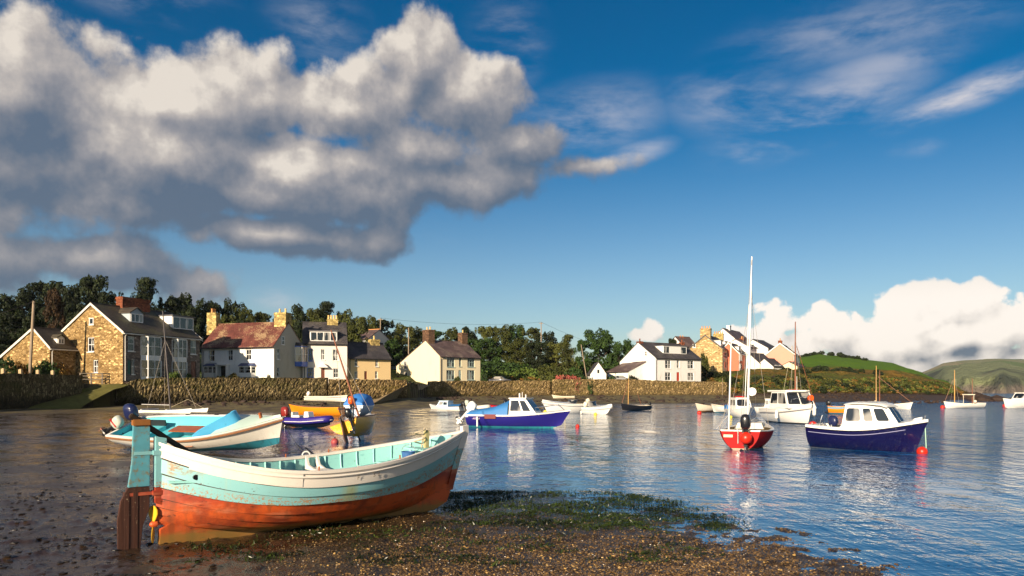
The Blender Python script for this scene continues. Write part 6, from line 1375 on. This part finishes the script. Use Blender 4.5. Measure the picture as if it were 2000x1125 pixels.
# ================= white boat with blue canopy
def canopy():
    root, L = boat('motor_boat', 'small pale blue and white boat with bright blue canopy and orange outboard', (690, 63.5), (722, 67.5), .02, group=G_B); H = Hull(L, 1.9, (1.05, 1.0, 1.25), tr=.88, tm=.45, bowp=2.4, rake=.4, rocker=.2, full=.85)
    std_hull(root, H, paint('pale_blue_gelcoat', (.45, .55, .68)), AFOUL, GEL, .12, zf=.4, railm=GEL)
    m = MB(); rings = []
    for t, hh in ((-.02, .30), (.12, .80), (.35, 1.02), (.55, 1.0), (.72, .45), (.86, .05)):
        b = H.b(max(0, t)); z = H.zs(max(0, t)); rings.append([(t*L, b*math.cos(a)*1.0, z+hh*abs(math.sin(a))**.55) for a in [math.pi*k/12 for k in range(13)]])
    m.loft(rings, closed=False); m.add([p for p in rings[0]], [tuple(range(13))]); m.build('canopy', TARPC, root, True)
    outboard(root, (-.03, .1, 1.1), ORC, 1.35, 0, BLK); m = MB(); m.ball((-.25, -.6, .7), .18, 8); m.build('ball_fender', FENDW, root); mast(root, (L*.4, 0, 2.0), (L*.4, 0, 2.35), .03, REDH, 'flagstaff')
canopy()
# ================= blue boat with tarpaulin and wheelhouse
def blue_motor():
    root, L = boat('motor_boat', 'royal blue motor boat with white wheelhouse and blue tarpaulin over the stern', (920, 48.6), (1092, 46.6), -.22, group=G_B); H = Hull(L, 2.1, (.98, .98, 1.28), tr=.9, tm=.42, bowp=2.4, rake=.75, rocker=.4, full=.78)
    m = MB(); H.skin(m, lambda t, z, v: 2 if z > H.zs(t)-.10 else 0, nv=20, ns=30); H.cap(m, 0, 0); m.build('hull', [twotone('blue_over_teal', (.020, .015, .18), (.03, .30, .34), .30, dirt=.04), AFOUL, GEL], root, True, auto=R(40))
    m = MB(); H.rail(m, .07, .05, out=.02, dz=.02); m.build('gunwale', GEL, root, True, auto=R(40)); m = MB(); H.strip(m, .50, .995, .03, .02, camber=.05); m.build('foredeck', GEL, root, True)
    m = MB(); rings = []
    for t, hh in ((.0, .06), (.04, .28), (.15, .36), (.30, .50), (.42, .78), (.49, .95)):
        b = H.b(t); z = H.zs(t); rings.append([(t*L, b*math.cos(a), z+.02+hh*abs(math.sin(a))**.6+(.02*math.sin(a*9+t*20) if 0 < a < 3.1 else 0)) for a in [math.pi*k/12 for k in range(13)]])
    m.loft(rings, closed=False); m.build('tarpaulin', TARP, root, True)
    z0 = H.zs(.5)+.02; f = frus(L*.485, L*.79, .88, z0, L*.50, L*.665, .74, z0+.98, .60, .66); m = MB(); frus_mesh(m, f); m.box(L*.485, L*.68, -.80, .80, z0+.98, z0+1.04); c = m.build('wheelhouse', GEL, root, bevel=.02)
    m = MB(); pane(m, f['r'], .06, .50, .24, .9, rc=.06); m.build('window', SGLASS, c); m = MB(); pane(m, f['r'], .56, .86, .24, .88, rc=.08); m.build('window', SGLASS, c); m = MB(); pane(m, f['l'], .14, .9, .24, .9, rc=.06); m.build('window', SGLASS, c); m = MB(); pane(m, f['f'], .06, .94, .25, .92, rc=.06); m.build('windscreen', SGLASS, c)
    m = MB()
    for y in (-.75, .75): m.tube([(L*.80, y, z0), (L*.78, y, z0+.45), (L*.99, y*.25, H.zs(1)+.35), (L*1.06, 0, H.zs(1)+.02)], .018, 6)
    m.build('handrail', STEEL, root); 
    for x, h, w in ((.55, .28, .05), (.58, .35, .02), (.62, .20, .04)): m = MB(); m.tube([(L*x, .2, z0+1.02), (L*x, .2, z0+1.04+h)], w, 6); m.build('aerial', FENDW, root)
    m = MB(); m.box(L*.23, L*.36, -H.b(.3)-.045, -H.b(.3)+.02, H.zs(.3)-.22, H.zs(.3)+.05); m.build('fender_board', mat('maroon_board', (.14, .01, .01), .5), root, bevel=.01)
    m = MB(); m.tube([(L*.15, -H.b(.15)-.06, .28), (L*.15, -H.b(.15)-.06, .88)], .055, 8); m.build('fender', FENDW, root)
    t0 = .18
    for nm, tx, x in (('lettering', 'ARUN', .13), ('lettering', '21', .36)):
        q = MB(); tm = text_mb(tx, .17, .002, .3); p = H.P(x, .86, -1); q.M = Matrix.Translation((x*L, -H.b(x)-.012, H.zs(x)-.22)) @ Matrix.Rotation(R(90), 4, 'X'); q.add(tm.v, tm.f)
        q.build(nm, mat('pink_lettering', (.62, .48, .60), .5), root) if tx != '21' else None
    outboard(root, (-.04, 0, 1.05), GEL, 1.35, 42, FENDW, prop=BLK)
blue_motor()
# ================= small cuddy boat
def cuddy(label, stern, bow, hullm, B=1.7, z=-.15, topm=GEL, cover=None, motor=BLK, sheer=(.85, .82, 1.05), cab=(.38, .78), ch=.62, name='motor_boat', bot=None, cabm=None, cw=.72):
    root, L = boat(name, label, stern, bow, z, group=G_B); H = Hull(L, B, sheer, tr=.85, tm=.42, bowp=2.4, rake=.45, rocker=.25, full=.8); std_hull(root, H, hullm, bot or hullm, GELD, .25, zf=.35, railm=topm)
    m = MB(); H.strip(m, cab[0], .995, .01, .02, camber=.06); m.build('foredeck', topm, root, True); z0 = H.zs(cab[0])
    f = frus(L*cab[0], L*cab[1], B*.5*cw, z0, L*(cab[0]+.02), L*(cab[1]-.10), B*.5*cw*.85, z0+ch); m = MB(); frus_mesh(m, f); m.box(L*cab[0]-.06, L*(cab[1]-.08), -B*.5*cw*.9, B*.5*cw*.9, z0+ch, z0+ch+.05); c = m.build('cabin', cabm or topm, root, bevel=.02)
    for sd in 'rl':
        for u in ((.08, .44), (.52, .86)): m = MB(); pane(m, f[sd], *u, .35, .85) if sd == 'r' else pane(m, f[sd], 1-u[1], 1-u[0], .35, .85); m.build('window', SGLASS, c)
    m = MB(); pane(m, f['f'], .08, .92, .3, .9); m.build('windscreen', SGLASS, c)
    if cover: m = MB(); H.strip(m, .02, cab[0]-.02, .05, .04, camber=.25); m.build('cockpit_cover', cover, root, True)
    if motor: outboard(root, (-.03, 0, sheer[0]), motor, 1.0, 20, BLK)
    return root, L, H
r, L, H = cuddy('tiny white cuddy boat with pale blue roof moored left of the blue boat', (903, 82), (845, 84), GEL, 1.6, cover=TARP, cabm=paint('pale_blue_cabin', (.50, .64, .72)), sheer=(.75, .72, .95))
r, L, H = cuddy('white cabin boat facing the shore with red hatch and blue stern cover', (1432, 68), (1462, 63.5), GEL, 1.9, motor=None, sheer=(.85, .85, 1.1), ch=.95, cab=(.25, .72)); m = MB(); m.box(L*.32, L*.5, -.3, .3, H.zs(.3)+.98+.04, H.zs(.3)+.98+.14); m.build('hatch', REDH, r, bevel=.02); m = MB(); m.box(.06, L*.24, -.85, .85, .7, 1.2); m.build('cockpit_cover', TARP, r, bevel=.08)
r, L, H = cuddy('small white boat with hardtop behind the big white cruiser', (1482, 76), (1530, 74), GEL, 1.8, ch=.8, motor=None)
# sleek white sports boats
def sports(label, stern, bow, sheer, B, wx=.40, wh=.42, z=-.2):
    root, L = boat('motor_boat', label, stern, bow, z, group=G_B); H = Hull(L, B, sheer, tr=.9, tm=.35, bowp=2.0, rake=.7, rocker=.35, full=.75); std_hull(root, H, GEL, GEL, GELD, .3, zf=.4); m = MB(); H.strip(m, wx, .995, .02, .02, camber=.16); m.build('foredeck', GEL, root, True)
    m = MB(); n = 10; bt = []; tp = []
    for i in range(n+1): a = math.pi*(i/n-.5); x = L*wx+L*.10*math.cos(a); y = math.sin(a)*H.b(wx)*.85; bt.append(Vector((x, y, H.zs(wx)+.06))); tp.append(Vector((x-L*.05, y*.88, H.zs(wx)+wh)))
    m.loft([bt, tp], closed=False); w = m.build('windscreen', SGLASS, root, True); m = MB(); m.tube(tp, .018, 5); m.build('frame', STEEL, w); m = MB(); H.rail(m, .02, .05, out=.02, dz=-.18, mi=0); m.build('stripe', mat('grey_stripe', (.30, .30, .32), .4), root); outboard(root, (-.02, 0, sheer[0]), GELD, 1.0, 30, FENDW)
sports('long white sports boat with curved windscreen in the middle of the bay', (1148, 79), (1070, 77), (1.15, 1.15, 1.45), 2.1); sports('short white runabout with upright windscreen beside the sports boat', (1144, 75.5), (1184, 74), (.85, .85, 1.05), 1.7, .35, .6)
# ================= black sailing dinghy
r, L, H = simple('sailing_dinghy', 'small black sailing dinghy with pale wooden mast near the ochre wall', (1268, 90), (1215, 88), 1.4, (.62, .58, .90), BLACKH, BLACKH, GELD, rake=.15, tr=.7); mast(r, (L*.78, 0, .3), (L*.76, 0, 4.3), .05, SPAR); line(r, [(L*1.0, 0, .9), (L*.80, 0, 3.2)], .03, SPARB, 'spar'); line(r, [(L*.3, 0, .7), (L*.46, .1, 2.0)], .025, SPARB, 'oar'); outboard(r, (0, 0, .6), BLK, .7, 0); m = MB(); m.ball((-.2, .1, .35), .16, 8); m.build('ball_fender', FENDW, r)
# ================= red yacht
def red_yacht():
    root, L = boat('sailing_boat', 'red sailing boat with tall white mast moored stern towards the shore', (1446, 29.2), (1476, 33.4), -.22, group=G_B); H = Hull(L, 2.0, (.95, .90, 1.2), tr=.72, tm=.40, bowp=2.2, rake=.5, rocker=.35, full=.82, srise=.12)
    m = MB(); H.skin(m, lambda t, z, v: 0, nv=20); H.cap(m, 0, 0); m.build('hull', [twotone('red_over_cream', (.36, .002, .003), (.55, .44, .32), .26, 0, .6, 0, dirt=.02)], root, True, auto=R(40)); m = MB(); H.skin(m, lambda *a: 0, ins=.05, t0=.02, t1=.97, lift=.04); H.cap(m, .02, 0, ins=.05, lift=.04); H.floor(m, .02, .9, .45); m.build('inner_hull', GELD, root, True, auto=R(40))
    m = MB(); H.rail(m, .14, .035, out=.015, dz=.015); b = H.P(0, 1); m.box(-.02, .10, -b.y, b.y, b.z-.04, b.z+.014); m.build('gunwale', GEL, root, True, auto=R(40)); m = MB(); H.strip(m, .55, .995, .02, .03, camber=.12); m.build('foredeck', GELD, root, True)
    f = frus(L*.52, L*.80, .58, .9, L*.54, L*.74, .48, 1.14); m = MB(); frus_mesh(m, f); c = m.build('cabin', GELD, root, bevel=.03)
    for sd in 'rl': m = MB(); pane(m, f[sd], .2, .8, .3, .75); m.build('window', SGLASS, c)
    m = MB(); yb = H.halfw(.05, .50, .08); m.box(.15, L*.46, -yb, -yb+.3, .47, .74); m.build('bench', VARN, root); m = MB(); m.box(.15, L*.46, yb-.3, yb, .47, .74); m.build('bench', VARN, root)
    mast(root, (L*.52, .05, 1.25), (L*.55, -.10, 7.95), .055, ALU); mast(root, (.12, .45, .9), (.10, .35, 4.5), .04, ALU, 'mizzen_mast'); mast(root, (L*.50, .18, 1.25), (L*.54, .0, 6.0), .02, ALU, 'furled_forestay')
    for y in (-.8, .8): line(root, [(L*.48, y, .95), (L*.55, -.08, 6.4)], .007, WIRE)
    line(root, [(0, 0, .95), (L*.55, -.1, 7.9)], .007, WIRE, 'backstay'); line(root, [(L*1.05, 0, 1.2), (L*.55, -.08, 7.2)], .007, WIRE, 'forestay'); line(root, [(.1, .9, 1.0), (L*.35, .5, 1.7)], .02, ALU, 'boom'); line(root, [(.05, .8, .98), (.12, .4, 2.2)], .006, ROPE, 'mainsheet')
    m = MB(); m.lathe([(.17, -.05), (.17, .05)], 16); m.v = [(L*.52+v[2], -.13+v[1], 2.42+v[0]) for v in m.v]; m.build('radar_reflector', FENDW, root)
    outboard(root, (-.02, -.22, .98), BLK, 1.15, 0, BLK); m = MB(); m.ball((-.30, -.25, .68), .23, 14); m.build('ball_fender', BUOYR, root, True)
    m = MB(); m.box(-.035, -.016, .28, .62, .68, .78); m.build('name_board', mat('cream_board', (.70, .58, .40), .5), root); m = MB(); m.tube([(-.05, .08, .45), (-.05, .08, 1.05)], .02, 6); m.build('rudder_stock', STEEL, root)
red_yacht()
# ================= white wheelhouse cruiser
def cruiser():
    root, L = boat('cabin_cruiser', 'big white wheelhouse fishing cruiser moored behind the red sailing boat', (1508, 56.5), (1578, 51.2), -.25, group=G_B); H = Hull(L, 2.4, (1.25, 1.3, 1.65), tr=.88, tm=.45, bowp=2.4, rake=.55, rocker=.4, full=.75); std_hull(root, H, GEL, BLACKH, GELD, .34, zf=.5); m = MB(); H.strip(m, .42, .995, .02, .02, camber=.08); m.build('foredeck', GEL, root, True)
    z0 = H.zs(.4)+.02; f = frus(L*.30, L*.86, 1.0, z0, L*.33, L*.72, .86, z0+1.12); m = MB(); frus_mesh(m, f); c = m.build('wheelhouse', GEL, root, bevel=.02); m = MB(); m.prism([(L*.22, -.95), (L*.22, .95), (L*.74, .88), (L*.78, .5), (L*.78, -.5), (L*.74, -.88)], z0+1.12, z0+1.24, 'z'); m.build('roof', GEL, root, bevel=.04)
    for sd in 'rl':
        for u in ((.05, .44), (.50, .92)): m = MB(); pane(m, f[sd], *(u if sd == 'r' else (1-u[1], 1-u[0])), .28, .92, rc=.07); m.build('window', SGLASS, c)
    for u in ((.04, .48), (.52, .96)): m = MB(); pane(m, f['f'], *u, .25, .95, rc=.06); m.build('windscreen', SGLASS, c)
    m = MB(); H.rail(m, .02, .05, out=.025, dz=-.28); m.build('rubbing_strake', mat('grey_stripe2', (.30, .28, .27), .5), root)
    m = MB()
    for y in (-1, 1):
        m.tube([(L*.80, y*H.b(.8)*.9, H.zs(.8)), (L*.82, y*H.b(.82)*.9, H.zs(.82)+.45), (L*.97, y*.25, H.zs(.97)+.5), (L*1.04, 0, H.zs(1)+.5), (L*1.03, 0, H.zs(1)+.02)], .018, 6)
    m.build('handrail', STEEL, root); m = MB(); m.tube([(L*.60, .3, z0+1.2), (L*.60, .3, z0+2.2)], .015, 5); m.build('aerial', FENDW, root)
    m = MB(); m.lathe([(.20, -.03), (.20, .03)], 14); m.v = [(L*.80+v[2]*2, .75+v[0], z0+.70+v[1]) for v in m.v]; m.build('lifebuoy', ORC, root)
    for t, sd in ((.62, -1), (.98, 1)): p = H.P(t, 1, sd); m = MB(); m.tube([p+Vector((0, sd*.13, -.15)), p+Vector((0, sd*.13, -.25)), p+Vector((0, sd*.13, -.70)), p+Vector((0, sd*.13, -.78))], [.02, .11, .11, .02], 10); m.build('fender', FENDW, root)
cruiser()
# ================= navy cabin boat
def navy():
    root, L = boat('cabin_boat', 'navy blue cabin boat with white cabin and three side windows beside an orange buoy', (1590, 30.6), (1787, 27.9), -.16, roll=0, pitch=-1.0, group=G_B); H = Hull(L, 2.0, (1.0, .95, 1.36), tr=.80, tm=.42, bowp=2.3, rake=.42, rocker=.22, full=.86)
    m = MB(); H.skin(m, lambda t, z, v: 0, nv=22, ns=34); H.cap(m, 0, 0); m.build('hull', [twotone('navy_over_grey', (.007, .006, .052), (.20, .20, .17), .19, 0, .2, .6, dirt=.05)], root, True, auto=R(40))
    m = MB(); H.skin(m, lambda *a: 0, ins=.05, t0=.02, t1=.97, lift=.04); H.cap(m, .02, 0, ins=.05, lift=.04); H.floor(m, .02, .9, .45); m.build('inner_hull', GELD, root, True, auto=R(40))
    m = MB()
    for sd in (-1, 1):
        rings = []
        for i in range(35): t = i/34; p = H.P(t, 1, sd); q = sd*max(0, abs(p.y)-.16); hh = .085; rings.append([(p.x, p.y+sd*.02, p.z-.02), (p.x, p.y+sd*.005, p.z+hh), (p.x, q, p.z+hh+.01), (p.x, q, p.z-.02)])
        m.loft(rings, caps=True)
    b = H.P(0, 1); m.box(-.02, .12, -b.y+.1, b.y-.1, b.z-.03, b.z+.083); m.build('side_deck', GEL, root, True, auto=R(35)); m = MB(); H.strip(m, .40, .99, .07, .10, camber=.10); m.build('foredeck', GEL, root, True)
    m = MB()
    for sd in (-1, 1): m.tube([H.zat(.03+.86*i/24, H.zs(.03+.86*i/24)-.18, .006)*1.0 if sd > 0 else Vector((1, -1, 1))*H.zat(.03+.86*i/24, H.zs(.03+.86*i/24)-.18, .006) for i in range(25)], .011, 5)
    m.build('stripe', mat('pale_stripe', (.35, .35, .50), .4), root); m = MB(); H.rail(m, .03, .03, out=.03, dz=-.01); m.build('rubbing_strake', BLK, root)
    z0 = H.zs(.36)+.06; X = lambda f: L*f
    f = frus(X(.37), X(.90), .80, z0, X(.40), X(.765), .68, z0+.88, .36, .56, z0+.10); m = MB(); frus_mesh(m, f)
    c = m.build('cabin', GEL, root, bevel=.035); m = MB(); rings = []
    for x, w, h in ((.365, .60, -.05), (.38, .69, .0), (.46, .70, .05), (.62, .70, .05), (.74, .68, .02), (.785, .6, -.05)): rings.append([(X(x), w*math.cos(a), z0+.87+h+.09*math.sin(a)) for a in [math.pi*k/10 for k in range(11)]]+[(X(x), 0, z0+.84)])
    m.loft(rings, caps=True); ro = m.build('roof', GEL, root, True, auto=R(45))
    for y in (-.5, .5): m = MB(); m.tube([(X(.48), y, z0+.94), (X(.5), y, z0+1.01), (X(.68), y, z0+1.01), (X(.70), y, z0+.94)], .016, 6); m.build('grab_rail', STEEL, ro)
    for sd in 'rl':
        for u in ((.05, .34), (.41, .58), (.65, .88)): m = MB(); pane(m, f[sd], *(u if sd == 'r' else (1-u[1], 1-u[0])), .30, .86, rc=.14); m.build('window', SGLASS, c)
    for u in ((.05, .47), (.53, .95)): m = MB(); pane(m, f['f'], *u, .22, .92, rc=.08); m.build('windscreen', SGLASS, c)
    m = MB(); m.tube([(X(.50), -.3+.13*math.cos(k*.5), z0+.25+.13*math.sin(k*.5)) for k in range(14)], .014, 5); m.build('steering_wheel', BLK, root)
    outboard(root, (.75, .30, .98), NAVC, .85, 0, BLK); m = MB(); m.ball((-.18, .25, 1.0), .17, 12); m.build('ball_fender', BUOYR, root, True); m = MB(); m.tube([(.3, -.3, .95), (.38, -.3, 1.25), (.42, -.25, 1.45)], .018, 6); m.tube([(.2, -.3, 1.02), (.5, -.3, 1.12), (.62, -.28, 1.05)], .03, 6); m.build('rod_holder', STEEL, root)
    for x, y in ((.04, -.55), (.14, -.72), (.27, -.78)): m = MB(); m.tube([(X(x), y, H.zs(x)+.08), (X(x), y, H.zs(x)+.16)], .03, 6); m.build('cleat', STEEL, root)
    m = MB(); m.tube([(X(1.07), 0, H.zs(1)+.03), (X(1.09), 0, H.zs(1)+.22)], .03, 6); m.build('bow_fitting', STEEL, root); line(root, [(X(1.08), .02, H.zs(1)+.12), (X(1.10), .04, .1)], .018, mat('green_rope', (.35, .55, .42), .8), 'mooring_rope')
navy()
# ================= distant boats
r, L, H = simple('dinghy', 'orange and blue open boat with black outboard behind the navy cabin boat', (1621, 77), (1668, 75.5), 1.6, (.95, .9, 1.15), ORAH, AFOUL, TARP, cat='dinghy', zb=.25, strip=mat('dusty_blue', (.18, .32, .42), .5), tr=.85, z=-.15); outboard(r, (0, 0, .95), BLK, 1.1, 0)
def two_mast(label, stern, bow, m1, m2, hm=GEL, lean=0, sp=SPAR, ht=(4.6, 3.6), wh=False):
    r, L, H = simple('sailing_boat', label, stern, bow, 1.8, (.8, .7, 1.0), hm, GELD, GELD, rake=.3, z=-.1); mast(r, (L*m1, 0, .5), (L*(m1+lean), 0, ht[0]), .07, sp); mast(r, (L*m2, 0, .5), (L*(m2+lean), 0, ht[1]), .055, SPARB); line(r, [(L*1.02, 0, 1.0), (L*(m1+.04), 0, ht[0]*.75)], .025, SPARB, 'spar')
    for y in (-.8, .8): line(r, [(L*m1, y, .8), (L*m1, 0, ht[0]*.85)], .01, WIRE)
    m = MB(); m.ball((L*.2, 0, .98), .2, 8); m.build('ball_fender', GELD, r)
    if wh: m = MB(); m.box(L*.28, L*.48, -.5, .5, 1.85, 1.98); m.tube([(L*.30, .4, .6), (L*.30, .4, 1.86)], .03, 5); m.tube([(L*.46, -.4, .6), (L*.46, -.4, 1.86)], .03, 5); m.build('awning', GELD, r)
    return r
two_mast('white two masted boat on open water left of the reef', (1919, 104), (1847, 103), .76, .28, ht=(5.2, 4.1), wh=True)
two_mast('white boat with twin pale masts hidden behind the navy cabin boat', (1693, 98), (1778, 96), .22, .30, ht=(5.6, 5.0))
r = two_mast('boat with tall brown mast hidden behind the white cruiser', (1532, 64), (1592, 66), .35, .75, sp=SPARB, ht=(8.2, 1.6), hm=TARP); m = MB(); L = 3.2; m.tube([(.5, 0, 2.35), (1.6, 0, 2.4)], .12, 8); m.build('furled_sail', REDH, r); 
for q in ((-.5, .6), (.9, 1.4), (1.9, 2.4)): line(r, [(q[0], 0, .9), (.95, 0, 6.2)], .012, ROPE, 'stay')
r, L, H = cuddy('white motor cruiser cut off by the right edge of the view', (2040, 104), (1964, 102), GEL, 2.3, sheer=(1.2, 1.15, 1.45), ch=1.05, cab=(.2, .72), cw=.8, name='cabin_cruiser')
# ================= buoys, lines
buoy(833, 804, .20, BUOYR, 'red buoy left of the tiny white cuddy boat'); buoy(907, 801, .26, BUOYY, 'yellow buoy between the cuddy boat and the blue boat'); buoy(1128, 834, .13, BUOYR, 'small red buoy right of the blue boat bow'); buoy(1801, 886, .185, BUOYR, 'bright orange buoy in front of the navy cabin boat bow')
buoy(1841, 797, .28, BUOYR, 'red buoy at the bow of the white two masted boat'); buoy(1366, 808, .22, BUOYR, 'red buoy left of the cream rowing boat'); buoy(1962, 794, .28, BUOYR, 'pinkish red buoy at the bow of the cruiser at the right edge'); buoy(1427, 816, .15, BUOYY, 'small yellow float below the white cabin boat'); buoy(1093, 806, .0, BUOYY, 'x') if False else None
buoy(1065, 795, .25, BUOYY, 'yellow buoy at the bow of the long white sports boat', d=78); buoy(1163, 808, .16, BUOYY, 'small yellow buoy against the short white runabout', d=72.5)
m = MB(); a = at(554, 26.0, 1.2); b = at(612, 24.5, .12); P = [a.lerp(b, i/12)-Vector((0, 0, .25*4*(i/12)*(1-i/12))) for i in range(13)]; m.tube(P, [.010]*6+[.016]*7, 6); o = m.build('mooring_rope', ROPED); tag(o, 'dark mooring rope running from the turquoise boat bow to the mud', 'rope')
m = MB(); c = at(598, 24.0, .22); m.tube([c+Vector((.11*math.cos(k*math.pi/10), .03*math.cos(k*math.pi/10), .11*math.sin(k*math.pi/10))) for k in range(21)], .022, 8); o = m.build('ring', FENDW); tag(o, 'white ring standing on the mud beyond the foreground boat gunwale', 'ring')
an = thing('anchor', 'black anchor lying on the mud beside the white ring', 'anchor', at(612, 24.4, .08)); m = MB(); m.tube([(-.25, 0, .35), (.15, 0, .02)], .025, 6); m.build('shank', BLK, an); m = MB(); m.tube([(.0, -.2, .2), (.13, 0, .04), (.3, .2, .02)], .022, 6); m.tube([(.1, .02, .05), (.34, -.05, .0)], .02, 6); m.build('fluke', BLK, an)
m = MB(); a = at(1103, 46.5, 1.0); m.tube([a, a-Vector((-.02, 0, 1.05))], .02, 5); tag(m.build('mooring_rope', ROPE), 'pale mooring rope hanging straight down from the blue boat bow', 'rope')

# ---- thin sea air between here and the far shore
hz = MB(); hz.box(-1400, 3600, -60, 2900, -6.5, 110); ho = hz.build('haze', [bpy.data.materials.new('haze')]); hm = ho.data.materials[0]; hm.use_nodes = True; ht = NT(hm.node_tree); ht.n.clear()
pv = ht.node('ShaderNodeVolumePrincipled'); pv.inputs['Color'].default_value = (.80, .86, .95, 1); pv.inputs['Density'].default_value = HAZE; pv.inputs['Anisotropy'].default_value = .2
mo = ht.node('ShaderNodeOutputMaterial'); ht.l.new(pv.outputs[0], mo.inputs['Volume']); tag(ho, kind='stuff')
